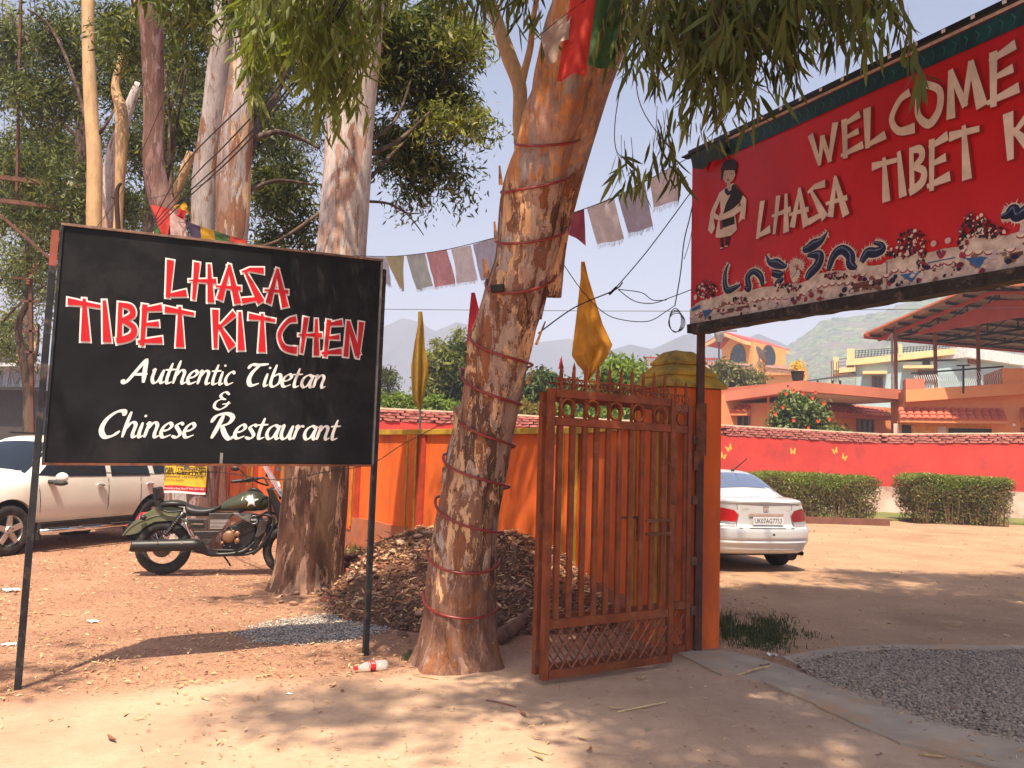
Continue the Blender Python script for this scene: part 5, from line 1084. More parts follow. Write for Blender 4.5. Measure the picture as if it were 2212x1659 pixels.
def chop(word, quad, f, out, mat_, parent, outline=None, name='lettering', gap=.06, fat=0.0):
    """word stretched over a quad of (t,h) corners TL,TR,BR,BL on facade f"""
    tot = sum(CH[c][0]+gap for c in word)-gap; TL, TR, BR, BL = quad
    hgt = (TL[1]-BL[1]+TR[1]-BR[1])/2; sx = ((TR[0]-TL[0])+(BR[0]-BL[0]))/2/tot
    def mk(x0):
        def fn(x, y, d):
            u = (x0+x)/tot; t = lerp(lerp(BL[0], TL[0], y), lerp(BR[0], TR[0], y), u); h = lerp(lerp(BL[1], BR[1], u), lerp(TL[1], TR[1], u), y); return f.w(t, h, d)
        return fn
    layers = ([(outline[0], outline[1], 0)] if outline else []) + [(mat_, fat, .006 if outline else 0)]
    for mm, grow, dz0 in layers:
        x = 0; mb = MB(); k = 0
        for c in word:
            w_, st = CH[c]; 
            for s in st:
                s = s if len(s) < 4 else catmull(s, 5); ribbon(mb, s, mk(x), out+dz0+.00014*(k % 14), grow); k += 1
            x += w_+gap
        mb.build(name if mm is mat_ else 'letter_outline', mm, parent)
SC = {
 'a': (.95, [[(.78, .80), (.52, 1.0), (.18, .78), (.08, .35), (.28, .02), (.58, .22), (.80, .9)], [(.84, 1.0), (.72, .35), (.80, .03), (1.0, .12)]]),
 'u': (.95, [[(.0, .85), (.14, 1.0), (.10, .35), (.30, .02), (.58, .25), (.76, .98)], [(.78, 1.0), (.70, .3), (.80, .03), (1.0, .15)]]),
 't': (.62, [[(.32, 1.5), (.18, .5), (.25, .03), (.58, .14)], [(-.08, .98), (.64, 1.04)]]),
 'h': (.95, [[(.22, 1.7), (.12, .9), (.06, .0)], [(.08, .45), (.40, .98), (.68, .85), (.64, .25), (.74, .02), (.95, .15)]]),
 'e': (.80, [[(.12, .45), (.45, .52), (.66, .78), (.48, 1.0), (.18, .75), (.08, .35), (.28, .02), (.74, .20)]]),
 'n': (.95, [[(.0, .85), (.16, 1.0), (.10, .45), (.06, .0)], [(.08, .45), (.40, .98), (.68, .85), (.64, .25), (.74, .02), (.95, .15)]]),
 'i': (.40, [[(.14, 1.0), (.08, .3), (.16, .02), (.36, .14)], [(.18, 1.36), (.24, 1.50)]]),
 'c': (.74, [[(.66, .82), (.46, 1.0), (.18, .75), (.08, .35), (.28, .02), (.70, .20)]]),
 'b': (.84, [[(.24, 1.7), (.12, .7), (.14, .15), (.38, .0), (.70, .30), (.72, .80), (.50, .98), (.20, .75)]]),
 's': (.68, [[(.60, .86), (.40, 1.0), (.16, .80), (.36, .52), (.52, .25), (.34, .02), (.0, .12)]]),
 'r': (.68, [[(.0, .85), (.16, 1.0), (.10, .45), (.06, .0)], [(.08, .5), (.34, .95), (.62, .92)]]),
 'A': (1.45, [[(-.42, .22), (-.30, .02), (-.08, .12), (.45, 1.05), (.82, 1.72)], [(.84, 1.75), (.90, 1.0), (1.02, .02)], [(.18, .58), (1.15, .66)]]),
 'T': (1.25, [[(-.05, 1.30), (.15, 1.62), (.60, 1.62), (1.30, 1.72)], [(.74, 1.62), (.32, 1.05), (.20, .45), (.44, .04), (.95, .22)]]),
 'C': (1.40, [[(1.22, 1.42), (1.16, 1.72), (.72, 1.66), (.24, 1.15), (.10, .50), (.40, .03), (.85, .10), (1.22, .42)]]),
 'R': (1.45, [[(.52, 1.62), (.36, .9), (.12, .0)], [(-.15, 1.10), (.10, 1.58), (.72, 1.74), (1.12, 1.50), (.98, 1.08), (.48, .84)], [(.58, .88), (.90, .30), (1.25, -.02), (1.50, .20)]]),
 '&': (1.2, [[(.95, 1.35), (.62, 1.6), (.34, 1.3), (.52, 1.0), (.80, .92)], [(.55, .98), (.15, .70), (.12, .22), (.52, .0), (.92, .30), (1.05, .75)], [(.62, .48), (1.2, .60)]]), ' ': (.65, []),
}
def script(word, p0, p1, xh, f, out, mat_, parent, wgt=.24, name='lettering', shear=.18):
    tot = sum(SC[c][0] for c in word); L = p1[0]-p0[0]; sx = L/tot; x = 0; mb = MB(); k = 0
    for c in word:
        w_, st = SC[c]
        for s in st:
            q = catmull([(a, b) for a, b in s], 6); m = len(q); o = []
            for i, (a, b) in enumerate(q):
                u, v = q[max(i-1, 0)], q[min(i+1, m-1)]; ang = math.atan2(v[1]-u[1], v[0]-u[0]); tp = min(1, .55+.45*min(i, m-1-i)/3)
                wd = wgt*(.42+.58*abs(math.sin(ang-math.radians(28))))*tp*(1.35 if c.isupper() else 1); o.append((a, b, wd))
            def fn(X, Y, d, x=x): t = p0[0] + (x+X+Y*shear)*sx; return f.w(t, lerp(p0[1], p1[1], (x+X)/tot) + Y*xh, d)
            ribbon(mb, o, fn, out+.00014*(k % 12)); k += 1
        x += w_
    mb.build(name, mat_, parent)
def text_on(f, s, t0, t1, hb, ht, out, mat_, parent, name='lettering', bold=.0):
    c = bpy.data.curves.new('t', 'FONT'); c.body = s; c.resolution_u = 2; c.offset = bold; o = bpy.data.objects.new('t', c); C.objects.link(o)
    dg = bpy.context.evaluated_depsgraph_get(); me = bpy.data.meshes.new_from_object(o.evaluated_get(dg)); bpy.data.objects.remove(o); bpy.data.curves.remove(c)
    xs = [v.co.x for v in me.vertices]; ys = [v.co.y for v in me.vertices]; a, b, c_, d = min(xs), max(xs), min(ys), max(ys)
    for v in me.vertices: u = (v.co.x-a)/(b-a); w_ = (v.co.y-c_)/(d-c_); v.co = f.w(lerp(t0, t1, u), lerp(hb, ht, w_), out)
    me.materials.clear(); return link(name, me, mat_, parent)
# ------------------------------------------------------------------ black sign
SA, SB = gnd(38, 1490), gnd(785, 1415); FS = Facade(SA, SB)
sg = thing('restaurant_sign', 'black LHASA TIBET KITCHEN board with red and white lettering on two thin posts', 'sign', SA[:], world=True)
Ls = FS.L
mb = MB(); quadbox(mb, FS, .045, 2.275, 1.425, 1.465, 2.985, 3.085, -.02, .035); mb.build('panel', m_blackpaint, sg, bevel=.004)
mb = MB(); quadbox(mb, FS, .03, 2.29, 2.982, 3.082, 2.998, 3.098, -.025, .052); mb.build('top_edge', M('rusty_edge', (.24, .15, .11), .7, .2, .3, 12, bump=.2), sg)
mb = MB(); quadbox(mb, FS, .03, 2.29, 1.408, 1.448, 1.424, 1.464, -.025, .045); mb.build('bottom_edge', m_rust, sg)
mb = MB(); FS.box(mb, .03, .044, 1.425, 2.98, -.022, .05); mb.build('side_edge', m_post, sg)
mb = MB(); FS.box(mb, 2.276, 2.29, 1.466, 3.08, -.022, .05); mb.build('side_edge', M('pale_metal_edge', (.30, .29, .28), .5, .4), sg)
for t, top in ((0.0, 2.93), (Ls+.02, 3.03)):
    mb = MB(); mb.bar(FS.w(t, -.1, -.01), FS.w(t, top-(.22 if t == 0 else 0), -.01), .042, .042, FS.n); mb.build('post', m_post, sg, bevel=.003)
mb = MB(); mb.bar(FS.w(0, 2.712, -.01), FS.w(0, 2.95, -.01), .044, .044, FS.n); mb.build('post_tip', M('red_primer', (.28, .07, .045), .6), sg)
mb = MB(); 
for t in (.9, 1.55): FS.box(mb, t, t+.03, 1.40, 1.425, -.02, .02)
FS.box(mb, 1.13, 1.15, 1.43, 1.52, .036, .039); mb.build('clip', m_steel, sg)
OL = (m_white, .052)
chop('LHASA', [(.672, 2.85), (1.53, 2.90), (1.545, 2.625), (.69, 2.585)], FS, .037, m_red, sg, (m_white, .045))
chop('TIBET KITCHEN', [(.10, 2.51), (2.15, 2.575), (2.15, 2.30), (.12, 2.235)], FS, .037, m_red, sg, (m_white, .045))
script('Authentic', (.50, 1.975), (1.19, 2.01), .097, FS, .037, m_white, sg); script('Tibetan', (1.27, 2.01), (1.87, 2.035), .097, FS, .037, m_white, sg)
script('&', (1.055, 1.826), (1.17, 1.83), .080, FS, .037, m_white, sg, .22)
script('Chinese', (.34, 1.60), (.945, 1.62), .103, FS, .037, m_white, sg); script('Restaurant', (1.05, 1.62), (1.99, 1.645), .103, FS, .037, m_white, sg)
# barbed wire under the sign, running on to the wall
m_ = thing('barbed_wire', 'twisted barbed wire sagging under the sign and rising towards the leaning trunk', 'wire', FS.w(.1, 1.4)[:], world=True)
for k in (0, 1):
    base = catmull([P3(92, 992, 5.4), P3(200, 1018, 5.6), P3(330, 1024, 6), P3(470, 1020, 6.6), P3(600, 1036, 7.2), P3(700, 1020, 7.6), P3(800, 1002, 7.6), P3(870, 960, 7.4), P3(975, 905, 6.8)], 26)
    mb = MB(); mb.tube([(a+.004*math.cos(i*.9+k*3.14), b, c+.004*math.sin(i*.9+k*3.14)) for i, (a, b, c) in enumerate(base)], .0022, 4); mb.build('strand', m_wiretan, m_)
# ------------------------------------------------------------------ red banner over the gateway
BP = Vector((1.503, 7.0, 0)); BQ = Vector((2.80, 4.5, 0)); FBn = Facade(BP, BQ); BL_ = 5.3
bn = thing('gateway_banner', 'red WELCOME banner with dragon border on posts over the gateway', 'sign', (1.60, 7.02, 0), world=True)
m_banner = M('banner_vinyl', (.52, .012, .016), .42, 0, .16, .8, bump=.25, bs=2.2, bd=.05, spec=.4)
m_bwhite = M('banner_print_white', (.70, .60, .50), .5, 0, .12, 6, bump=0); m_bblue = M('banner_print_blue', (.010, .016, .055), .5, 0, .35, 22, bump=0)
m_bteal = M('banner_print_teal', (.01, .055, .06), .5, 0, .3, 10, bump=0); m_bpink = M('banner_print_maroon', (.28, .03, .05), .5, 0, .4, 14, bump=0)
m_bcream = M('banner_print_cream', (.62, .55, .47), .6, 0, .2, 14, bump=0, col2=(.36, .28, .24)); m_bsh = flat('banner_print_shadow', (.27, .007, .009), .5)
bt = lambda t: 4.225 + (4.24-4.225)*t/2.82; bb = lambda t: 2.70 - .04*t/2.82
mb = MB(); n = 60
mb.grid(lambda u, v: FBn.w(BL_*u, lerp(bb(BL_*u)+.03, bt(BL_*u), v), -.004 + .003*noise.noise((u*9, v*3, 2))), 120, 24); bo = mb.build('banner_sheet', m_banner, bn, True)
mb = MB(); FBn.box(mb, 0, BL_, bb(0)-.05, bt(0)-.02, -.10, -.03); mb.build('backing_board', M('board_back', (.12, .05, .04), .8), bn)
mb = MB(); n = 70
for i in range(n):
    t0, t1 = BL_*i/n, BL_*(i+1)/n; a, b = [.02*noise.noise((t*3, 1, 8)) + .01*noise.noise((t*11, 0, 0)) for t in (t0, t1)]
    mb.hexa([FBn.w(t0, bb(t0)-.045+a, -.085), FBn.w(t1, bb(t1)-.045+b, -.085), FBn.w(t1, bb(t1)-.045+b, .03), FBn.w(t0, bb(t0)-.045+a, .03), FBn.w(t0, bb(t0)+.035, -.085), FBn.w(t1, bb(t1)+.035, -.085), FBn.w(t1, bb(t1)+.03, .034), FBn.w(t0, bb(t0)+.03, .034)])
mb.build('bottom_rail', M('torn_black_rail', (.025, .02, .018), .7, 0, .4, 14, bump=.5, dirt=(.14, .10, .08), ds=8), bn)
D0 = .002
def bpx(x, y): return FBn.px(x, y)
def zA(x, y): return bpx((2700+x/2.2125)*.5486, (550+y/2.2125)*.5486)
def zB(x, y): return bpx((3300+x/1.8429)*.5486, (250+y/1.8429)*.5486)
def zC(x, y): return bpx((2600+x/1.2758)*.5486, y/1.2758*.5486)
LAY = [0]
def poly(pts, m_, z_, name='print', par=None):
    LAY[0] += 1; mb = MB(); mb.add([FBn.w(t, h, D0 + z_ + .00008*(LAY[0] % 30)) for t, h in pts], [tuple(range(len(pts)))]); return mb.build(name, m_, par or bn)
# top bands
mb = MB()
t0 = bpx(1560, 310)[0]; t0 = .28
for (a, b, m_, nm) in ((.155, .03, m_bteal, 'teal_band'), (.022, -.005, m_bcream, 'cream_band')):
    mb = MB(); mb.grid(lambda u, v: FBn.w(lerp(t0+(.1 if a > .1 else 0), BL_, u), lerp(bt(0)-a, bt(0)-b, v), D0+.003), 40, 1); mb.build(nm, m_, bn)
mb = MB(); 
for i in range(70): t = t0+.15+i*.072; ribbon(mb, [(t-.012, bt(0)-.06, .006), (t+.010, bt(0)-.09, .009), (t-.004, bt(0)-.13, .004)], lambda x, y, d: FBn.w(x, y, d), D0+.005)
tag(mb.build('band_scrolls', M('scroll_teal', (.03, .16, .15), .5, bump=0), bn), kind='stuff')
mb = MB(); FBn.box(mb, -.02, BL_, bt(0)-.001, bt(0)+.035, -.09, .03); mb.build('top_rail', m_blackmetal, bn)
for i in range(26): mb = MB(); t = .3+i*.19; FBn.box(mb, t-.012, t+.012, bt(0)+.006, bt(0)+.028, .0305, .034); mb.build('rivet', m_white, bn)
# torn tarpaulin at the left end
mb = MB(); c = [bpx(1500, 338), bpx(1580, 300), bpx(1572, 345), bpx(1545, 352), bpx(1530, 368), bpx(1507, 366)]
mb.add([FBn.w(t, h, .045+.01*(i % 2)) for i, (t, h) in enumerate(c)], [tuple(range(6))]); mb.build('tarpaulin_scrap', M('green_black_tarp', (.02, .035, .03), .6, bump=.4), bn)
mb = MB(); mb.add([at(1470, 340, 7.02), at(1507, 320, 7.0), at(1508, 338, 7.0), at(1486, 345, 7.03)], [(0, 1, 2, 3)]); mb.build('tarpaulin_scrap', m_dark, bn)
for (pxx, top, nm) in ((1518, 2.72, 'post'),):
    p = BP + FBn.u*.12 - FBn.n*.05; mb = MB(); mb.bar((1.605, 7.03, -.1), (1.605, 7.03, 2.68), .06, .06); mb.build('post', M('dark_brown_post', (.075, .028, .02), .55, .2, .3, 9, bump=.2), bn)
mb = MB(); mb.bar((1.605, 6.995, 1.62), (1.605, 6.995, 2.06), .085, .05); mb.build('bracket', m_rust, bn); mb = MB(); mb.bar((1.58, 6.985, 1.50), (1.58, 6.985, 1.66), .07, .05); mb.build('bracket', m_rust, bn)
q = FBn.w(BL_-.1, 0, -.06); mb = MB(); mb.bar((q.x, q.y, -.1), (q.x, q.y, 2.68), .06, .06); mb.build('post', m_post, bn)
# words
def qd(TL, BL2, TR, BR): return [bpx(*TL), bpx(*TR), bpx(*BR), bpx(*BL2)]
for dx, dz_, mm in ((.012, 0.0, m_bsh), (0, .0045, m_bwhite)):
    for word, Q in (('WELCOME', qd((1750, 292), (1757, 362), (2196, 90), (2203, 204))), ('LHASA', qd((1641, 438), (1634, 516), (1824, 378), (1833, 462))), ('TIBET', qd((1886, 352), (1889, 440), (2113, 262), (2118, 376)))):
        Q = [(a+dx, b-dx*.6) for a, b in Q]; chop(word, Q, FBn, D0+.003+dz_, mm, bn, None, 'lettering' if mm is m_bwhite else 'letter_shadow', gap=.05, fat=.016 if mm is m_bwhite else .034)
    K0 = bpx(2168, 250); K1 = bpx(2180, 346); hgt = K0[1]-K1[1]; Lk = 7*.62*hgt + .1
    chop('KITCHEN', [(K0[0]+dx, K0[1]-dx*.6), (K0[0]+Lk, K0[1]-dx*.6+.0), (K0[0]+Lk, K1[1]-dx*.6), (K0[0]+dx, K1[1]-dx*.6)], FBn, D0+.003+dz_, mm, bn, None, 'lettering' if mm is m_bwhite else 'letter_shadow', gap=.05, fat=.016 if mm is m_bwhite else .034)
    chop('TO', [(2.95+dx, 4.03-dx*.6), (3.55, 4.06), (3.55, 3.62), (2.95+dx, 3.62-dx*.6)], FBn, D0+.003+dz_, mm, bn, None, 'lettering' if mm is m_bwhite else 'letter_shadow', fat=.028)
# printed woman in Tibetan dress
m_skin = flat('print_skin', (.50, .40, .33)); m_bblack = flat('print_black', (.02, .012, .015))
wm = [
 ([(300, 820), (322, 820), (326, 960), (306, 965)], m_bblack, .000), ([(345, 820), (392, 815), (368, 935), (346, 950)], m_bblack, 0),
 ([(302, 940), (327, 938), (325, 950), (303, 952)], m_bwhite, .001), ([(346, 925), (370, 920), (368, 932), (346, 937)], m_bwhite, .001),
 ([(300, 640), (430, 640), (445, 740), (450, 785), (400, 835), (300, 855), (262, 850), (270, 780)], m_bwhite, .001),
 ([(318, 640), (425, 620), (430, 735), (325, 770)], m_bblack, .002), ([(300, 700), (322, 690), (325, 780), (303, 785)], m_bpink, .003),
 ([(300, 460), (345, 425), (415, 378), (440, 395), (500, 480), (440, 640), (310, 660)], m_bwhite, .002),
 ([(412, 392), (432, 388), (510, 490), (480, 545), (420, 600), (330, 650), (355, 560), (400, 470)], m_bblack, .003),
 ([(345, 430), (365, 420), (380, 450), (400, 440), (408, 395), (414, 410), (405, 475), (370, 490), (345, 460)], m_bblue, .004),
 ([(300, 460), (330, 470), (300, 540), (260, 640), (222, 640), (240, 590), (275, 520)], m_bwhite, .004),
 ([(505, 485), (535, 520), (530, 590), (520, 700), (505, 690), (465, 725), (480, 640), (490, 580), (480, 545)], m_bwhite, .004),
 ([(222, 640), (262, 640), (300, 668), (400, 640), (480, 575), (520, 580), (500, 610), (420, 670), (310, 705), (250, 690), (262, 770), (232, 825), (200, 790), (215, 700)], m_bwhite, .005),
 ([(362, 385), (392, 375), (400, 430), (378, 445), (362, 430)], m_skin, .003),
 ([(330, 270), (430, 265), (438, 310), (420, 355), (385, 385), (352, 375), (330, 340)], m_skin, .005),
 ([(316, 360), (314, 260), (330, 205), (362, 180), (410, 170), (445, 190), (456, 225), (440, 310), (432, 272), (412, 258), (404, 272), (385, 256), (372, 272), (350, 258), (338, 290), (332, 350)], m_bblack, .006),
 ([(350, 300), (356, 302), (354, 316), (349, 314)], m_bblack, .007), ([(404, 290), (411, 292), (409, 306), (403, 304)], m_bblack, .007), ([(366, 348), (388, 342), (386, 356), (374, 362)], m_bpink, .007)]
for pts, mm, z_ in wm: poly([zA(*p) for p in pts], mm, z_, 'print_woman')
# dragon border: a printed strip of white wall, scallops, dragons and flower tufts
def strip(pts_top, h_off_bot, mm, z_, name='print'):
    mb = MB(); n = len(pts_top)
    mb.add([FBn.w(t, h, D0+z_) for t, h in pts_top] + [FBn.w(t, bb(t)+.03+h_off_bot, D0+z_) for t, h in pts_top], [(i, i+1, n+i+1, n+i) for i in range(n-1)]); mb.build(name, mm, bn)
topw = [zA(40, 1480), zA(90, 1430), zA(140, 1405), zA(300, 1360), zA(345, 1330), zA(480, 1320), zA(540, 1320), zA(700, 1280), zA(880, 1270), zA(1040, 1240), zA(1140, 1180), zA(1240, 1145), zA(1420, 1140), zA(1490, 1040), zA(1540, 1060), zA(1600, 1100), zA(1700, 1090), zA(1764, 1060)] + [zB(350, 1430), zB(440, 1400), zB(600, 1390), zB(640, 1380), zB(780, 1340), zB(880, 1330), zB(900, 1270), zB(1200, 1250), zB(1349, 1215)]
T = []
for i in range(len(topw)-1):
    for k in range(5):
        t = lerp(topw[i][0], topw[i+1][0], k/5); T.append((t, lerp(topw[i][1], topw[i+1][1], k/5) + .012*noise.noise((t*25, 0, 0))))
lastt = T[-1][0]; hm = .42
while lastt < BL_-.05: lastt += .03; T.append((lastt, bb(0)+.03+.33+.04*noise.noise((lastt*4, 1, 1))+.012*noise.noise((lastt*25, 0, 0))))
strip(T, .002, m_bcream, .002, 'wall_print')
def hT_at(t):
    for a, b in zip(T, T[1:]):
        if a[0] <= t <= b[0]: return lerp(a[1], b[1], (t-a[0])/(b[0]-a[0]+1e-9))
    return T[0][1]
mb1, mb2, mb3, mb4, mb5, mb6 = MB(), MB(), MB(), MB(), MB(), MB()
t = .03; R9 = random.Random(5)
while t < BL_-.05:
    h = hT_at(t) - .085; w_ = .031
    mb1.add([FBn.w(t+w_*math.cos(a), h+w_*.75*math.sin(a), D0+.0035) for a in [math.pi*k/8+math.pi for k in range(9)]] , [tuple(range(9))])
    mb2.add([FBn.w(t+w_*.8*math.cos(a), h+.004+w_*.6*math.sin(a), D0+.0042) for a in [math.pi*k/8+math.pi for k in range(9)]], [tuple(range(9))])
    t += .062
[tag(q, kind='stuff') for q in (mb1.build('scallops', m_bpink, bn), mb2.build('scallops', m_bwhite, bn))]
for k in range(430):
    t = R9.uniform(.05, BL_-.05); h0 = bb(t)+.045; h = R9.uniform(h0, max(h0+.01, hT_at(t)-.085)); r_ = R9.uniform(.006, .022)
    tgt = R9.choice([mb3, mb4, mb5, mb5, mb5, mb6]); tgt.add([FBn.w(t+r_*R9.uniform(.7, 1.5)*math.cos(a), h+r_*math.sin(a), D0+.005+.00001*k) for a in [2*math.pi*j/7 for j in range(7)]], [tuple(range(7))])
[tag(q, kind='stuff') for q in (mb6.build('wall_relief_print', m_bblue, bn), mb3.build('wall_relief_print', M('relief_brown', (.20, .11, .08), .6), bn), mb4.build('wall_relief_print', m_bpink, bn), mb5.build('wall_relief_print', M('relief_pale', (.48, .42, .40), .6), bn))]
mb = MB(); 
for (a, b) in ((zA(345, 1480), zA(560, 1440)), (zA(1470, 1290), zA(1720, 1225)), (zB(110, 1600), zB(330, 1560)), (zB(1250, 1380), zB(1349, 1360))): mb.add([FBn.w(a[0], a[1], D0+.0065), FBn.w(b[0], b[1], D0+.0065), FBn.w(b[0], b[1]-.035, D0+.0065), FBn.w(a[0], a[1]-.035, D0+.0065)], [(0, 1, 2, 3)])
tag(mb.build('dark_panel_print', M('relief_dark', (.13, .05, .04), .6), bn), kind='stuff')
for pts in ([zB(455, 1535), zB(600, 1510), zB(545, 1590)], [zB(930, 1415), zB(1090, 1405), zB(1030, 1490)], [zB(660, 1445), zB(860, 1405), zB(860, 1413), zB(662, 1452)], [zA(150, 1490), zA(250, 1480), zA(180, 1560)], [zA(60, 1470), zA(135, 1440), zA(130, 1470), zA(60, 1500)]): poly(pts, M('print_blue_bright', (.03, .12, .30), .5, bump=0), .007, 'blue_panel_print')
# dragons
def dragon(pts, name='dragon_print', spikes=True, core=m_bblue):
    q = catmull(pts, 8); o = [(t, h, w_*1.25) for t, h, w_ in q]
    if spikes:
        mb = MB()
        for i in range(1, len(o)-1):
            a, b, w_ = o[i]; u, v = o[i-1], o[i+1]; dx, dy = v[0]-u[0], v[1]-u[1]; l = math.hypot(dx, dy) or 1; dx, dy = dx/l, dy/l
            for s in (-1, 1):
                L = w_*.5+ R9.uniform(.016, .040); k = R9.uniform(-.6, .9); ex, ey = a + (-dy*s*L) + dx*k*.012, b + (dx*s*L) + dy*k*.012
                bx, by = a-dy*s*w_*.3, b+dx*s*w_*.3
                mb.add([FBn.w(bx-dx*.006, by-dy*.006, D0+.0072), FBn.w(bx+dx*.006, by+dy*.006, D0+.0072), FBn.w(ex, ey, D0+.0072)], [(0, 1, 2)])
        mb.build(name, m_bwhite, bn)
    mb = MB(); ribbon(mb, [(a, b, w_+.016) for a, b, w_ in o], lambda x, y, d: FBn.w(x, y, d), D0+.0075); mb.build(name, m_bwhite if spikes else core, bn)
    mb = MB(); ribbon(mb, o, lambda x, y, d: FBn.w(x, y, d), D0+.008); mb.build(name, core, bn)
    mb = MB(); ribbon(mb, [(a-.003, b+w_*.22, w_*.14) for a, b, w_ in o], lambda x, y, d: FBn.w(x, y, d), D0+.0086); mb.build(name, M('scale_highlight', (.12, .18, .30), .5, 0, .4, 40, bump=0), bn)
def dz(lst): return [zA(x, y)+(w_,) for x, y, w_ in lst]
dragon(dz([(385, 1075, .01), (355, 1150, .03), (350, 1260, .042), (375, 1315, .045), (440, 1290, .035), (485, 1265, .012)]))
dragon(dz([(520, 1290, .02), (560, 1300, .045), (548, 1200, .045), (600, 1150, .04), (660, 1190, .045), (680, 1270, .03)]))
dragon(dz([(710, 1010, .012), (740, 1070, .035), (800, 1080, .06), (870, 1105, .03), (885, 1080, .008)])); dragon(dz([(760, 1160, .04), (820, 1175, .05), (860, 1165, .02)])); dragon(dz([(860, 1210, .02), (810, 1250, .045), (780, 1275, .02)]))
dragon(dz([(1245, 800, .008), (1190, 880, .04), (1120, 920, .065), (1050, 960, .04), (1040, 930, .012)])); dragon(dz([(1070, 1010, .02), (1170, 1010, .06), (1160, 1090, .06), (1090, 1170, .055), (1060, 1220, .03)]))
dragon(dz([(1250, 1140, .03), (1300, 1010, .05), (1370, 960, .055), (1440, 1010, .06), (1450, 1090, .06), (1500, 1120, .02)]))
dragon(dz([(1540, 1070, .035), (1590, 990, .055), (1660, 985, .055), (1720, 960, .045), (1710, 915, .03), (1650, 900, .02)]))
dragon(dz([(930, 1220, .03), (970, 1180, .04), (975, 1140, .02)]), core=m_bwhite); dragon(dz([(960, 1150, .01), (925, 1110, .012), (960, 1060, .012), (1020, 1090, .012), (1010, 1130, .010)]), core=m_bwhite)
dragon([zB(x, y)+(w_,) for x, y, w_ in [(1190, 1115, .02), (1240, 1100, .04), (1280, 1060, .05), (1300, 1110, .05), (1345, 1090, .055), (1420, 1040, .05), (1500, 1080, .05), (1600, 1000, .04)]])
def tuft(c, rx, ry, n, fn):
    b1, b2, b3 = MB(), MB(), MB()
    for k in range(n):
        a = R9.uniform(0, 6.28); q = math.sqrt(R9.random()); x, y = c[0]+rx*q*math.cos(a), c[1]+ry*q*math.sin(a); t, h = fn(x, y); r_ = R9.uniform(.006, .02); tgt = (b1, b1, b2, b3)[k % 4]
        tgt.add([FBn.w(t+r_*R9.uniform(.4, 1)*math.cos(v+a), h+r_*R9.uniform(.4, 1)*math.sin(v+a), D0+.009+.00002*k) for v in [2*math.pi*j/6 for j in range(6)]], [tuple(range(6))])
    [tag(q.build('flower_print', mm, bn), kind='stuff') for q, mm in ((b1, m_bblack), (b2, m_bwhite), (b3, m_bpink))]
tuft((480, 1400), 70, 30, 40, zA); tuft((900, 1290), 120, 35, 60, zA); tuft((1330, 1190), 110, 30, 50, zA); tuft((190, 1310), 90, 85, 110, zA); tuft((550, 1290), 110, 85, 100, zB); tuft((480, 1370), 120, 45, 60, zB); tuft((1000, 1190), 110, 100, 120, zB); tuft((1130, 1220), 90, 50, 60, zB); tuft((620, 1440), 40, 80, 40, zB); tuft((920, 1300), 40, 60, 40, zB)
for c_ in ((95, 1375), ): t, h = zA(*c_); poly([(t+.02*math.cos(a), h+.025*math.sin(a)) for a in [j*.7 for j in range(9)]], m_bwhite, .01)
for c_ in ((703, 1310), (808, 1288)): t, h = zB(*c_); poly([(t+.02*math.cos(a), h+.02*math.sin(a)) for a in [j*.7 for j in range(9)]], m_bcream, .01)
dragon([zB(x, y)+(w_,) for x, y, w_ in [(730, 1360, .008), (755, 1400, .012), (780, 1360, .008)]], spikes=False, core=m_bpink)

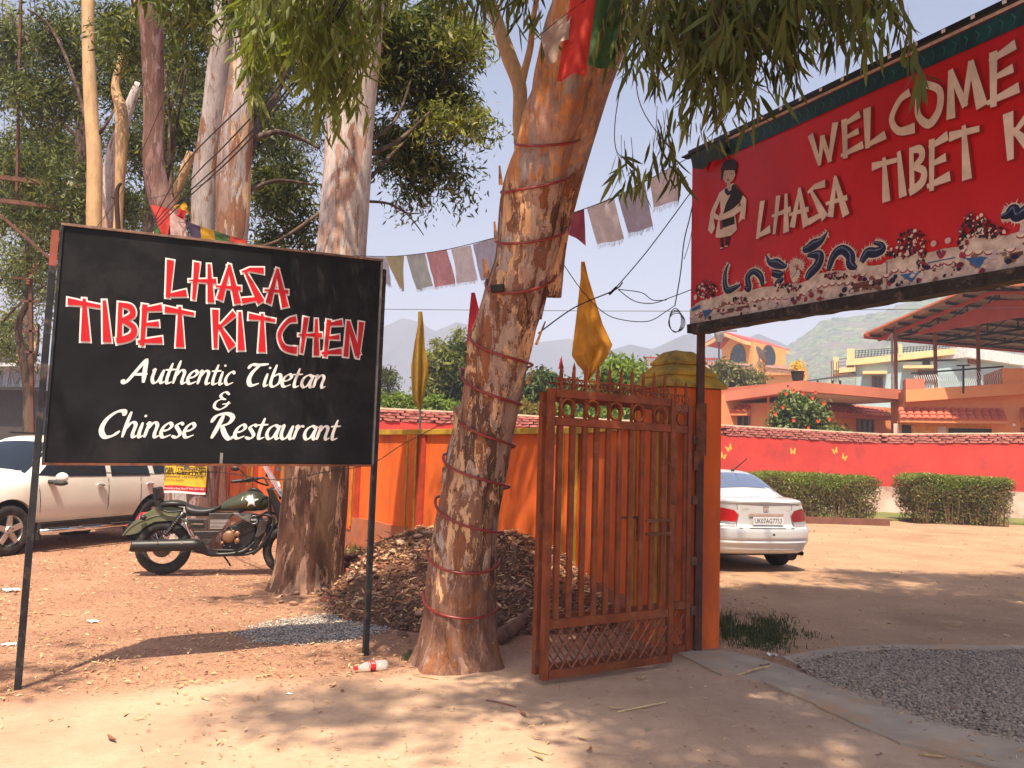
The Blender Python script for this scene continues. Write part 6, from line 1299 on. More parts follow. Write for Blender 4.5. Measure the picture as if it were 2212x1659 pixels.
# ------------------------------------------------------------------ iron gate (two folded leaves)
def gate_leaf(P, Q, nb, label, z0, z1, xs=None):
    f = Facade(P, Q); L = f.L; r = thing('gate_leaf', label, 'gate', (P[0], P[1], z0), world=True, group='folding leaves of the entrance gate')
    def pc(nm, t0, t1, h0, h1, o0=-.02, o1=.02, m_=m_gate): mb = MB(); f.box(mb, t0, t1, h0, h1, o0, o1); return mb.build(nm, m_, r, bevel=.0025, seg=1)
    H0 = z0; pc('stile', 0, .05, H0, z1, -.022, .022); pc('stile', L-.045, L, H0, z1, -.022, .022)
    for a, b in ((0, .055), (.34, .40), (1.75, 1.81), (z1-z0-.06, z1-z0)): pc('rail', .056, L-.051, H0+a, H0+b, -.0205, .0205)
    for i in range(nb):
        t = lerp(.055, L-.05, (i+.5)/nb) if xs is None else xs[i]; XS.append((t, f)); pc('bar', t-.0205, t+.0205, H0+.401, H0+1.749, -.012, .013)
        pc('short_bar', t-.010, t+.010, H0+1.811, z1-.061, -.008, .008)
        mb = MB(); f.box(mb, t-.011, t+.011, z1, z1+.155, -.005, .005); o_ = len(mb.v); mb.add([f.w(t-.013, z1+.155, -.005), f.w(t+.013, z1+.155, -.005), f.w(t+.013, z1+.155, .006), f.w(t-.013, z1+.155, .006), f.w(t, z1+.205, 0)], [(0, 1, 4), (1, 2, 4), (2, 3, 4), (3, 0, 4)]); mb.build('spike', m_gate, r)
        # scrolls either side of each spike and a ring in every other bay
        for s in (-1, 1):
            cc = [(t+s*(.018+.024*(1-math.cos(a))), z1+.034-.03*math.cos(a)*.9+.0) for a in [math.pi*k/9 for k in range(10)]]; mb = MB(); 
            pts = [f.w(t+s*(.016+.026*math.sin(a)), z1+.03-.028*math.cos(a)+.012, 0) for a in [math.pi*1.25*k/10 for k in range(11)]]; mb.tube(pts, .005, 5); mb.build('scroll', m_gate, r)
        if i % 2 == 0 and i+1 < nb:
            tc = t + (L-.105)/nb/2; mb = MB(); n = 22; R_ = (z1-.061-(H0+1.811))/2*.92; cz = (z1-.061+H0+1.811)/2
            pts = [f.w(tc+R_*.95*math.cos(2*math.pi*k/n), cz+R_*math.sin(2*math.pi*k/n), .012) for k in range(n+1)]; mb.tube(pts, .0105, 6, False); mb.build('ring', m_gate, r, True)
    mb = MB(); mb.bar(f.w(.06, z1+.075, 0), f.w(L-.06, z1+.075, 0), .006, .014); mb.build('scroll_rail', m_gate, r)
    # lattice of crossed round bars
    a0, a1 = H0+.056, H0+.339; hh = a1-a0; n = int(L/.095)
    for s in (-1, 1):
        for i in range(-2, n+2):
            t = .055 + i*.105; t2 = t + s*hh*.78; P_, Q_ = [t, a0], [t2, a1]; lo, hi = .056, L-.051
            def clip(p, q):
                if p[0] < lo: k = (lo-p[0])/(q[0]-p[0]); p = [lo, p[1]+(q[1]-p[1])*k]
                if p[0] > hi: k = (hi-p[0])/(q[0]-p[0]); p = [hi, p[1]+(q[1]-p[1])*k]
                return p
            if (P_[0] < lo and Q_[0] < lo) or (P_[0] > hi and Q_[0] > hi): continue
            P2, Q2 = clip(P_, Q_), clip(Q_, P_)
            if abs(P2[0]-Q2[0]) < .02: continue
            mb = MB(); mb.tube([f.w(P2[0], P2[1], s*.006), f.w(Q2[0], Q2[1], s*.006)], .0065, 5); mb.build('lattice_bar', m_rustbar, r)
    return f, r
m_rustbar = M('worn_lattice_iron', (.30, .10, .05), .6, .1, .25, 14, bump=.2, dirt=(.16, .05, .03), ds=12)
g1a, g1b = Vector((.26, 5.83, 0)), Vector((1.28, 6.50, 0)); g2a, g2b = Vector((.212, 5.96, 0)), Vector((1.487, 6.86, 0))
XS = []
fg1, gl1 = gate_leaf(g1a, g1b, 10, 'nearer and narrower leaf of the rust red iron gate', .04, 2.05)
_f2 = Facade(g2a, g2b); _x = [_f2.px(proj(f.w(t, 1.2))[0] + 1, 1000)[0] for t, f in XS]; _x += [_x[-1] + .13, _x[-1] + .25]
fg2, gl2 = gate_leaf(g2a, g2b, 12, 'wider rust red gate leaf folded just behind the nearer one', .045, 2.03, _x)
for h in (.12, 1.05, 1.85):
    mb = MB(); fg1.box(mb, -.035, .05, h, h+.12, -.03, -.0225); mb.build('hinge_plate', m_rust, gl1)
# latch
for (t, h) in ((.92, 1.10), (.92, 1.0)): mb = MB(); fg1.box(mb, t, t+.26, h, h+.022, .021, .04); mb.build('latch_bar', m_rust, gl1)
mb = MB(); fg1.box(mb, .70, .93, 1.12, 1.14, -.05, -.03); fg1.box(mb, .90, .93, .95, 1.14, -.06, -.03); mb.build('drop_bolt', m_rust, gl1)
mb = MB(); pts = [fg1.w(1.16+.05*math.sin(a), 1.42+.035*a, .04) for a in [k*.35 for k in range(14)]]; mb.tube(pts, .006, 5); mb.build('chain_hook', m_rust, gl1)
mb = MB(); mb.tube([fg1.w(1.2+.025*math.cos(a), 1.26+.025*math.sin(a), .04) for a in [k*.4 for k in range(17)]], .006, 5, False); mb.build('latch_ring', m_rust, gl1)
for h in (.35, .75, 1.25, 1.75):
    mb = MB(); mb.bar((1.50, 6.90, h), (1.56, 6.99, h), .05, .07); tag(mb.build('hinge', m_rust), {.35: 'lowest', .75: 'second lowest', 1.25: 'second highest', 1.75: 'highest'}[h] + ' rusty hinge lug between the gate and the banner post', 'hinge', 'hinge lugs on the banner post')

# ------------------------------------------------------------------ poster on the twin trunk
PF = Facade(at(361, 1050, 12.40), at(444, 1050, 12.40)); po = thing('poster', 'yellow training centre poster tied round the twin trunk above the motorcycle', 'poster', at(400, 1060, 12.40)[:], world=True)
tA0, hA0 = PF.px(359, 985); tB0, hB0 = PF.px(443, 1078)
hB0 = PF.px(400, 1066)[1]
m_py = M('poster_yellow', (.66, .42, .03), .6, 0, .06, 5, bump=.05); m_pr = M('poster_red', (.50, .02, .03), .6, bump=0); m_pk = flat('poster_black', (.02, .015, .01)); m_pw = flat('poster_white', (.75, .72, .7))
def prow(t0, t1, h0, h1, mm, o, nm='print'):
    W_ = tB0-tA0; H_p = hA0-hB0
    mb = MB(); mb.grid(lambda u, v: PF.w(tA0+W_*lerp(t0, t1, u), hB0+H_p*lerp(h0, h1, v) + .01*math.sin(lerp(t0, t1, u)*5), o + .05*math.sin(math.pi*min(1, max(0, lerp(t0, t1, u))))), 8, 1); mb.build(nm, mm, po)
def ptxt(s, t0, t1, h0, h1, mm, bold=.01):
    W_ = tB0-tA0; H_p = hA0-hB0; o = text_on(PF, s, tA0+W_*t0, tA0+W_*t1, hB0+H_p*h0, hB0+H_p*h1, .056, mm, po, 'lettering', bold)
    for v in o.data.vertices: 
        u = ((v.co - PF.P).dot(PF.u)-tA0)/W_; v.co += PF.n*(.05*math.sin(math.pi*min(1, max(0, u)))-.05+.004)
prow(0, 1, 0, .055, m_pw, .0, 'paper_edge'); prow(0, 1, .0551, .20, m_pr, 0, 'footer_band'); prow(0, 1, .2001, 1.0, m_py, 0, 'paper')
prow(.0, .60, .74, 1.0, m_pk, .003); prow(.36, .60, .82, 1.0, m_pr, .004); prow(.02, .30, .78, .86, m_py, .006)
prow(.28, .98, .50, .72, m_pk, .003, 'box_print'); prow(.295, .965, .515, .705, m_py, .004, 'box_print')
ptxt('S', .44, .56, .86, .98, m_pw, .02); ptxt('COPIES', .34, .59, .76, .81, m_pw); ptxt('TRAINING', .31, .95, .62, .695, m_pk, .02); ptxt('CENTRE', .31, .92, .525, .60, m_pk, .02); ptxt('OEFL', .0, .25, .52, .70, m_pk, .02)
ptxt('JAPANESE LANGUAGE', .0, .93, .42, .48, m_pk, .02); ptxt('Hostel Also Available', .0, .50, .34, .395, m_pk, 0); ptxt('Sahastradhara Road, Near IT Park, Dehradun', .0, .97, .10, .165, m_pw, 0)
mb = MB(); W_ = tB0-tA0; H_p = hA0-hB0; mb.add([PF.w(tA0+W_*(.80+.145*math.cos(a)), hB0+H_p*(.86+.105*math.sin(a)), .048) for a in [2*math.pi*k/24 for k in range(24)]], [tuple(range(24))]); mb.build('badge_print', m_pk, po)
ptxt('NOW', .71, .87, .87, .92, m_pw, .01); ptxt('OPEN', .72, .90, .80, .85, m_pw, .01)
# ------------------------------------------------------------------ vehicles
def loft(stations, ncol=14, nsub=3, warp=None):
    """stations: (x, zb, ws, wm, zbelt, wbelt, ztop, wtop) front to back -> closed body shell"""
    st = catmull([tuple(s) for s in stations], 3); secs = []
    for (x, zb, ws, wm, zk, wk, zt, wt) in st:
        zk = min(zk, zt-.02)
        p = [(0, zb), (ws*.92, zb), (ws, zb+.07), (wm, zb+.24), (wm+.005, (zb+.24+zk)/2), (wk, zk), (lerp(wk, wt, .5), lerp(zk, zt, .52)), (wt, zt-.05*(zt > zk+.1)-.008), (wt*.8, zt-.004), (0, zt+.012)]
        q = []
        for i in range(len(p)-1):
            for k in range(nsub): q.append((lerp(p[i][0], p[i+1][0], k/nsub), lerp(p[i][1], p[i+1][1], k/nsub)))
        q.append(p[-1]); 
        # smooth the corners a little
        for _ in range(2): q = [q[0]] + [((q[i-1][0]+2*q[i][0]+q[i+1][0])/4, (q[i-1][1]+2*q[i][1]+q[i+1][1])/4) for i in range(1, len(q)-1)] + [q[-1]]
        secs.append((x, q))
    bm = bmesh.new(); rows = []
    for x, q in secs:
        rows.append([bm.verts.new((x, w_, z)) for w_, z in q] + [bm.verts.new((x, -w_, z)) for w_, z in q[1:-1][::-1]])
    n = len(rows[0])
    for a, b in zip(rows, rows[1:]):
        for i in range(n): bm.faces.new((a[i], a[(i+1) % n], b[(i+1) % n], b[i]))
    for x, q in (secs[0], secs[-1]):
        g = [[bm.verts.new((x, w_*(2*j/ncol-1), z)) for j in range(ncol+1)] for w_, z in q]
        for a, b in zip(g, g[1:]):
            for j in range(ncol):
                try: bm.faces.new((a[j], a[j+1], b[j+1], b[j]))
                except Exception: pass
    bmesh.ops.remove_doubles(bm, verts=bm.verts, dist=.0008)
    if warp:
        for v in bm.verts: v.co = Vector(warp(*v.co))
    bmesh.ops.recalc_face_normals(bm, faces=bm.faces)
    return bm
def cut_wheels(bm, cuts, width, name, m, parent):
    me = bpy.data.meshes.new(name); bm.to_mesh(me); o = bpy.data.objects.new('tmp', me); C.objects.link(o); tmp = []
    for (x, z, r_, y) in cuts:
        mb = MB(); mb.lathe([(0, -width), (r_, -width), (r_, width), (0, width)], (x, y, z), 'Y', 36); c = mb.build('tmp', None); b_ = bmesh.new(); b_.from_mesh(c.data); bmesh.ops.remove_doubles(b_, verts=b_.verts, dist=1e-5); bmesh.ops.recalc_face_normals(b_, faces=b_.faces); b_.to_mesh(c.data); b_.free()
        md = o.modifiers.new('b', 'BOOLEAN'); md.object = c; md.operation = 'DIFFERENCE'; md.solver = 'EXACT'; tmp.append(c)
    dg = bpy.context.evaluated_depsgraph_get(); new = bpy.data.meshes.new_from_object(o.evaluated_get(dg)); new.name = name
    for c in tmp: bpy.data.objects.remove(c)
    bpy.data.objects.remove(o)
    new.polygons.foreach_set('use_smooth', [True]*len(new.polygons)); new.materials.clear()
    ob = link(name, new, m, parent); md = ob.modifiers.new('wn', 'EDGE_SPLIT'); md.split_angle = math.radians(32); return ob
def decal(bvh, pts, axis, m, name, parent, off=.006, rings=5, dense=6, thick=0):
    """polygon projected on the body along an axis: 'R' rear (y,z) looking +x, 'F', 'L' side (x,z), 'RT' right side, 'T' top (x,y)"""
    P = []
    for i in range(len(pts)):
        a, b = pts[i], pts[(i+1) % len(pts)]
        for k in range(dense): P.append((lerp(a[0], b[0], k/dense), lerp(a[1], b[1], k/dense)))
    cx_ = sum(p[0] for p in P)/len(P); cy_ = sum(p[1] for p in P)/len(P); V = []
    dr = {'R': Vector((1, 0, 0)), 'F': Vector((-1, 0, 0)), 'L': Vector((0, -1, 0)), 'RT': Vector((0, 1, 0)), 'T': Vector((0, 0, -1))}[axis]
    for k in range(rings+1):
        s = 1-k/rings
        for (a, b) in (P if k < rings else P[:1]):
            a, b = cx_+(a-cx_)*s, cy_+(b-cy_)*s
            o = {'R': Vector((-3, a, b)), 'F': Vector((8, a, b)), 'L': Vector((a, 4, b)), 'RT': Vector((a, -4, b)), 'T': Vector((a, b, 5))}[axis]
            h = bvh.ray_cast(o, dr); p = h[0] if h[0] is not None else (V[-1] if V else o+dr*3); V.append(p - dr*off)
    n = len(P); F = [(k*n+i, k*n+(i+1) % n, (k+1)*n+(i+1) % n, (k+1)*n+i) for k in range(rings-1) for i in range(n)] + [((rings-1)*n+i, (rings-1)*n+(i+1) % n, rings*n) for i in range(n)]
    mb = MB(); mb.add(V, F); return mb.build(name, m, parent, True)
def wheel(parent, c, r_, wd, m_rim, spokes=5, side=1, ang0=.3):
    w_ = bpy.data.objects.new('wheel', MB().lathe([(r_*.60, -wd/2), (r_*.93, -wd/2), (r_, -wd*.36), (r_, wd*.36), (r_*.93, wd/2), (r_*.60, wd/2), (r_*.60, -wd/2)], (0, 0, 0), 'Y', 40).mesh('tyre', True)); w_.data.materials.append(m_tire); C.objects.link(w_); w_.parent = parent; w_.location = c
    mb = MB(); mb.lathe([(r_*.605, -wd*.45), (r_*.645, wd*.47*side), (r_*.60, wd*.50*side), (r_*.57, wd*.40*side), (r_*.55, -wd*.3*side)], (0, 0, 0), 'Y', 36); s = wd*.44*side
    for k in range(spokes):
        a = 2*math.pi*k/spokes+ang0; ca, sa = math.cos(a), math.sin(a)
        def q(rr, t, y): return Vector((ca*rr-sa*t, y, sa*rr+ca*t))
        mb.hexa([q(.04, -.045, s-.02*side), q(r_*.59, -.035, s-.01*side), q(r_*.59, .035, s-.01*side), q(.04, .045, s-.02*side), q(.04, -.04, s+.012*side), q(r_*.59, -.03, s+.02*side), q(r_*.59, .03, s+.02*side), q(.04, .04, s+.012*side)])
    mb.lathe([(0, s+.03*side), (.055, s+.03*side), (.075, s), (.075, s-.03*side)], (0, 0, 0), 'Y', 16)
    ri = mb.build('rim', m_rim, None); ri.parent = w_
    mb = MB(); mb.lathe([(0, s-.05*side), (r_*.56, s-.05*side), (r_*.56, s-.06*side)], (0, 0, 0), 'Y', 24); d = mb.build('brake_disc', m_dark, None); d.parent = w_
    for k in range(5): mb = MB(); a = 6.283*k/5; mb.lathe([(0, s+.034*side), (.010, s+.034*side), (.010, s+.01*side)], (.035*math.cos(a)*1.3, 0, .035*math.sin(a)*1.3), 'Y', 8); n_ = mb.build('wheel_nut', m_dark, None); n_.parent = w_
    return w_
m_suv = M('suv_cream_white', (.74, .70, .62), .25, 0, .03, 2, bump=0, spec=.5, coat=.7); m_cladding = flat('dark_cladding', (.03, .028, .027), .6)
SV = thing('parked_suv', 'cream white SUV parked under the trees behind the black sign', 'car', (-6.76, 14.28, .0), math.atan2(-.944, -.329))
suv = [(-.80, .42, .66, .72, .92, .72, 1.12, .66), (-.76, .36, .74, .84, 1.0, .80, 1.46, .66), (-.62, .34, .78, .89, 1.03, .86, 1.58, .66), (-.30, .32, .80, .90, 1.04, .875, 1.64, .66), (.5, .28, .80, .895, 1.04, .875, 1.67, .66), (1.2, .28, .80, .89, 1.03, .872, 1.67, .66), (1.65, .28, .80, .89, 1.03, .87, 1.63, .65), (2.0, .28, .80, .89, 1.03, .87, 1.42, .67), (2.38, .29, .80, .895, 1.0, .87, 1.13, .72), (2.6, .30, .79, .90, .97, .86, 1.06, .72), (3.0, .30, .76, .885, .93, .82, 1.02, .68), (3.35, .31, .70, .82, .86, .76, .93, .60), (3.50, .36, .60, .70, .72, .64, .80, .52)]
bm = loft(suv); bv = BVHTree.FromBMesh(bm)
sb = cut_wheels(bm, [(0, .36, .41, .86), (2.67, .36, .41, .86), (0, .36, .41, -.86), (2.67, .36, .41, -.86)], .26, 'body', m_suv, SV); bm.free()
for (x, y) in ((0, .79), (2.67, .79), (0, -.79), (2.67, -.79)):
    wheel(SV, (x, y, .345), .345, .215, m_alloy, 5, 1 if y > 0 else -1)
    mb = MB(); mb.lathe([(0, -.13), (.405, -.13), (.405, .09), (.40, .09), (.40, -.125), (0, -.125)], (x, y-.03*(1 if y > 0 else -1), .36), 'Y', 36); mb.build('wheel_well', m_dark, SV)
for y, ax in ((1, 'L'), (-1, 'RT')):
    decal(bv, [(1.02, 1.07), (1.72, 1.07), (2.22, 1.09), (1.86, 1.38), (1.58, 1.52), (1.02, 1.54)], ax, m_glass_dark, 'window', SV, .008)
    decal(bv, [(.10, 1.07), (.92, 1.07), (.92, 1.54), (.18, 1.52)], ax, m_glass_dark, 'window', SV, .008)
    decal(bv, [(-.55, 1.13), (.0, 1.10), (.05, 1.48), (-.40, 1.46)], ax, m_glass_dark, 'window', SV, .008)
    decal(bv, [(.42, .30), (2.24, .30), (2.24, .40), (.42, .42)], ax, m_cladding, 'sill_cladding', SV, .012)
    for x in (.97, 2.18, .30): 
        decal(bv, [(x, .44), (x+.014, .44), (x+.014 + (.06 if x > 2 else 0), 1.04), (x+(.06 if x > 2 else 0), 1.04)], ax, m_dark, 'door_gap', SV, .002, 2)
    decal(bv, [(.42, .425), (2.24, .405), (2.24, .418), (.42, .437)], ax, m_dark, 'door_gap', SV, .003, 2)
    for x in (1.15, .12):
        mb = MB(); mb.ball((x, .905*y, .93), .03, 10, 6, (2.9, .8, .9)); mb.build('door_handle', m_chrome, SV, True)
    mb = MB(); mb.ball((2.02, 1.05*y, 1.065), .085, 14, 10, (.75, 1.25, .85)); mr = mb.build('mirror', m_suv, SV, True)
    mb = MB(); mb.bar((2.05, .86*y, 1.0), (2.03, .98*y, .99), .09, .05); mb.ball((2.03, 1.04*y, .985), .1, 12, 6, (.85, 1.15, .42)); o = mb.build('mirror_stalk', m_cladding, None, True); o.parent = mr
    mb = MB(); mb.tube([(.45, .96*y, .30), (2.25, .96*y, .30)], .038, 10); mb.build('side_step', m_chrome, SV, True)
    for x in (.75, 1.35, 1.95): mb = MB(); mb.box((x, .955*y, .338), (.36, .07, .015)); mb.build('step_pad', m_cladding, SV)
    mb = MB(); mb.box((2.2, .87*y, .30), (.03, .12, .24)); mb.build('mud_flap', m_dark, SV)
    mb = MB(); mb.bar((-.3, .64*y, 1.70), (1.5, .64*y, 1.70), .03, .03); mb.build('roof_rail', m_blackmetal, SV)
    decal(bv, [(2.28, .80), (2.38, .80), (2.38, .845), (2.28, .845)], ax, m_clearlamp, 'side_repeater', SV, .006, 2)
decal(bv, [(2.34, -.70), (2.34, .70), (1.80, .60), (1.80, -.60)], 'T', m_glass_dark, 'windscreen', SV, .008)
decal(bv, [(.55, .66), (.78, .70), (.76, .88), (.58, .86)], 'F', m_clearlamp, 'headlight', SV, .008, 4); decal(bv, [(-.55, .66), (-.78, .70), (-.76, .88), (-.58, .86)], 'F', m_clearlamp, 'headlight', SV, .008, 4)
decal(bv, [(-.45, .55), (.45, .55), (.5, .78), (-.5, .78)], 'F', m_cladding, 'grille', SV, .008, 4)
mb = MB(); mb.ball((1.95, .12, 1.2), .05, 8, 6, (.6, .8, 1.6)); mb.build('hanging_ornament', m_redlamp_dark, SV)
mb = MB(); mb.tube([(-.1, .1, 1.67), (.02, .1, 1.85)], .006, 5); mb.build('antenna', m_dark, SV)

# silver sedan
m_silver = M('silver_white_paint', (.52, .52, .53), .25, .15, .03, 2, bump=0, spec=.5, coat=.8)
yaw = math.radians(90+15)
SD = thing('parked_sedan', 'silver white sedan seen from behind beside the orange gate pillar', 'car', (3.80, 12.16, 0), yaw)
sed = [(.0, .34, .72, .80, .93, .70, 1.00, .62), (.06, .28, .76, .84, .98, .74, 1.055, .66), (.30, .24, .78, .85, 1.0, .80, 1.085, .66), (.55, .22, .80, .85, .98, .82, 1.12, .60), (.90, .22, .80, .85, .97, .82, 1.30, .56), (1.35, .22, .80, .85, .96, .82, 1.445, .56), (1.9, .22, .80, .85, .95, .82, 1.475, .58), (2.5, .22, .80, .85, .93, .82, 1.44, .58), (2.95, .22, .80, .85, .92, .81, 1.22, .62), (3.35, .22, .80, .85, .88, .79, .98, .66), (3.9, .22, .76, .83, .80, .74, .88, .62), (4.35, .28, .62, .70, .62, .62, .72, .50)]
def wsed(x, y, z):
    k = max(0, 1-x/1.0); a = abs(y)/.85; x2 = x + (.24*a**3.2)*k
    lid = 1/(1+math.exp(-(z-.66)/.012)); low = 1/(1+math.exp(-(.40-z)/.02)); spo = math.exp(-((z-1.03)/.03)**2)
    if x < .5: x2 += (.085*lid + .02*(z-.5) - .035*spo + .05*low + .02*math.exp(-((z-.47)/.015)**2))*k
    return (x2, y, z)
bm = loft(sed, 28, 6, wsed); bv = BVHTree.FromBMesh(bm)
cut_wheels(bm, [(.95, .31, .36, .84), (3.50, .31, .36, .84), (.95, .31, .36, -.84), (3.50, .31, .36, -.84)], .25, 'body', m_silver, SD); bm.free()
for (x, y) in ((.95, .74), (3.5, .74), (.95, -.74), (3.5, -.74)):
    wheel(SD, (x, y, .30), .30, .185, m_alloy, 7, 1 if y > 0 else -1)
mb = MB(); mb.box((.85, 0, .30), (.9, 1.3, .16)); mb.box((2.3, 0, .24), (2.0, 1.3, .1)); mb.build('underbody', m_dark, SD)
decal(bv, [(.72, -.56), (.70, .56), (1.22, .47), (1.22, -.47)], 'T', m_glass_sky, 'rear_window', SD, .008, 8)
for s, nm in ((1, 1), (-1, -1)):
    decal(bv, [(.80*s, .90), (.66*s, .93), (.50*s, .90), (.44*s, .84), (.47*s, .735), (.82*s, .745)], 'R', m_redlamp if s > 0 else m_redlamp_dark, 'tail_light', SD, .012, 6)
    decal(bv, [(.80*s, .742), (.47*s, .732), (.50*s, .665), (.74*s, .68)], 'R', m_clearlamp, 'reversing_light', SD, .011, 4)
    for (yy, zz, hh) in ((.48, .66, .0),):
        decal(bv, [(.445*s, .905), (.452*s, .905), (.46*s, .99), (.452*s, .99)], 'R', m_dark, 'lid_gap', SD, .003, 2)
    decal(bv, [(.425*s, .84), (.433*s, .84), (.478*s, .665), (.470*s, .665)], 'R', m_dark, 'lid_gap', SD, .003, 2)
    ax = 'L' if s > 0 else 'RT'
    decal(bv, [(1.25, 1.0), (2.1, .99), (2.1, 1.38), (1.55, 1.40)], ax, m_glass_dark, 'window', SD); decal(bv, [(2.16, .99), (3.0, .96), (2.5, 1.36), (2.16, 1.38)], ax, m_glass_dark, 'window', SD)
    mb = MB(); mb.ball((2.95, .98*s, 1.0), .1, 10, 8, (.6, 1.1, .7)); mb.build('mirror', m_silver, SD, True)
decal(bv, [(-.47, .652), (.47, .652), (.44, .64), (-.44, .64)], 'R', m_dark, 'bumper_gap', SD, .004, 2)
decal(bv, [(-.29, .855), (.29, .855), (.28, .815), (-.28, .815)], 'R', m_chrome, 'chrome_strip', SD, .02, 3)
decal(bv, [(-.25, .81), (.25, .81), (.27, .695), (-.27, .695)], 'R', M('plate_recess', (.42, .40, .38), .4), 'plate_recess', SD, .004, 3)
def rearf(y, z, off=.03):
    h = bv.ray_cast(Vector((-3, y, z)), Vector((1, 0, 0))); return h[0].x - off
xp = rearf(0, .76, .035)
mb = MB(); mb.box((xp, -.02, .752), (.008, .50, .115)); pl_ = mb.build('number_plate', flat('plate_white', (.62, .62, .64), .4), SD)
class LF:   # maps text onto the rear plane (reads left to right seen from behind)
    def w(s, t, h, o): return Vector((xp-.0045-o, -t, h))
t_ = text_on(LF(), 'UK07AG7753', -.205, .24, .718, .790, .001, m_pk, None, 'lettering', .01); t_.parent = pl_
class LF2:
    def __init__(s, x): s.x = x
    def w(s, t, h, o): return Vector((s.x-o, -t, h))
xb = rearf(.0, .93, .002); text_on(LF2(rearf(.33, .93, .004)), 'CITY', -.39, -.27, .905, .93, .004, m_chrome, SD, 'badge_lettering', .02)
text_on(LF2(rearf(-.36, .915, .004)), 'i-VTEC', .33, .44, .90, .918, .004, m_chrome, SD, 'badge_lettering', .01)
mb = MB(); lx = rearf(0, .93, .008)
ring_ = [(-.036, .962), (.036, .962), (.044, .952), (.040, .90), (.030, .888), (-.030, .888), (-.040, .90), (-.044, .952)]
mb.tube([(lx, a, b) for a, b in ring_ + ring_[:1]], .0045, 6, False)
for s in (-1, 1): mb.bar((lx, s*.024, .957), (lx, s*.017, .893), .006, .010)
mb.bar((lx, -.018, .921), (lx, .018, .921), .006, .010); mb.build('emblem', m_chrome, SD)
mb = MB(); mb.lathe([(0, 0), (.018, 0), (.018, .01)], (rearf(-.08, .56, .004), -.08, .56), 'X', 12); mb.build('tow_plug', m_dark, SD)
mb = MB(); mb.tube([(.42, -.66, .27), (.20, -.68, .27)], .035, 12, False); mb.build('exhaust_pipe', m_dark, SD)
mb = MB(); mb.tube([(.30, -.58, .25), (.9, -.5, .25)], .1, 12); mb.build('muffler', m_dark, SD)
mb = MB(); mb.ball((1.40, -.2, 1.455), .04, 10, 6, (1.4, .6, .7)); mb.tube([(1.38, -.2, 1.46), (1.15, -.32, 1.66)], .009, 5); mb.build('antenna', m_dark, SD)

# ------------------------------------------------------------------ motorcycle
m_olivebike = M('olive_gloss_paint', (.045, .047, .018), .28, .2, .12, 6, bump=0, spec=.5, coat=.7); m_olivepale = M('olive_satin_paint', (.13, .14, .08), .4, .1, .08, 4, bump=0)
m_seat = M('black_leather', (.02, .018, .018), .45, 0, .2, 30, bump=.1); m_bronze = flat('bronze_cover', (.28, .14, .08), .4, .5); m_gunmetal = M('gunmetal', (.10, .085, .08), .4, .7, .2, 10, bump=0)
MR = gnd(349, 1241); MC = thing('parked_motorcycle', 'olive green cruiser motorcycle with a white star, parked beside the stripped trunk', 'motorcycle', (MR.x, MR.y, 0), math.radians(10))
def mp(zx, zy, y=0.0): return Vector(((zx-650)*.001135, y, (1415-zy)*.001128))
def mpoly(pts, y0, y1, name, m, parent=MC, bevel=.008, smooth=False):
    n = len(pts); vs = [mp(a, b, y0) for a, b in pts] + [mp(a, b, y1) for a, b in pts]
    mb = MB(); mb.add(vs, [tuple(range(n)), tuple(range(n, 2*n))[::-1]] + [(i, n+i, n+(i+1) % n, (i+1) % n) for i in range(n)])
    o = mb.build(name, m, None, smooth, bevel=bevel); o.parent = parent; return o
def mtube(pts, r_, name, m, y=None, n=10, parent=MC):
    P = [mp(*p) for p in pts]; cc = catmull([tuple(p)+((r_[i] if hasattr(r_, '__len__') else r_),) for i, p in enumerate(P)], 5); mb = MB(); mb.tube([c[:3] for c in cc], [c[3] for c in cc], n); o = mb.build(name, m, None, True); o.parent = parent; return o
def mwheel(x, r_, wd):
    w_ = MB().torus((0, 0, 0), r_-wd*.5, wd*.5, 'Y', 48, 12, 1.15).build('wheel', m_tire, None, True); w_.parent = MC; w_.location = (x, 0, r_)
    ri = MB().lathe([(r_-wd*.9, -.04), (r_-wd*.78, -.045), (r_-wd*.95, -.02), (r_-wd*.95, .02), (r_-wd*.78, .045), (r_-wd*.9, .04)], (0, 0, 0), 'Y', 40).build('rim', m_blackmetal, None); ri.parent = w_
    mb = MB()
    for k in range(36): a = 6.283*k/36; b = a + (.35 if k % 2 else -.35); mb.tube([(.045*math.cos(a), .03*(1 if k % 4 < 2 else -1), .045*math.sin(a)), ((r_-wd*.9)*math.cos(b), 0, (r_-wd*.9)*math.sin(b))], .0022, 4)
    s = mb.build('spokes', m_chrome, None); s.parent = w_
    h = MB().lathe([(0, -.07), (.05, -.07), (.055, 0), (.05, .07), (0, .07)], (0, 0, 0), 'Y', 16).build('hub', m_blackmetal, None); h.parent = w_
    d = MB().lathe([(.05, -.075), (.115, -.075), (.115, -.08), (.05, -.08)], (0, 0, 0), 'Y', 24).build('brake_disc', m_gunmetal, None); d.parent = w_
mwheel(0, .33, .13); mwheel(1.49, .32, .11)
def fender(cx, cz, r_, a0, a1, wd, name, m, tail=0):
    mb = MB(); mb.grid(lambda u, v: Vector((cx+(r_+tail*max(0, .35-u)+.018*math.cos((v-.5)*3.1))*math.cos(lerp(a0, a1, u)), (v-.5)*wd, cz+(r_+tail*max(0, .35-u)+.018*math.cos((v-.5)*3.1))*math.sin(lerp(a0, a1, u)))), 26, 8)
    o = mb.build(name, m, None, True); o.parent = MC; md = o.modifiers.new('s', 'SOLIDIFY'); md.thickness = .006
fender(0, .34, .385, math.radians(165), math.radians(35), .19, 'rear_fender', m_olivepale, .25)
fender(1.49, .33, .365, math.radians(150), math.radians(-10), .15, 'front_fender', m_olivepale)
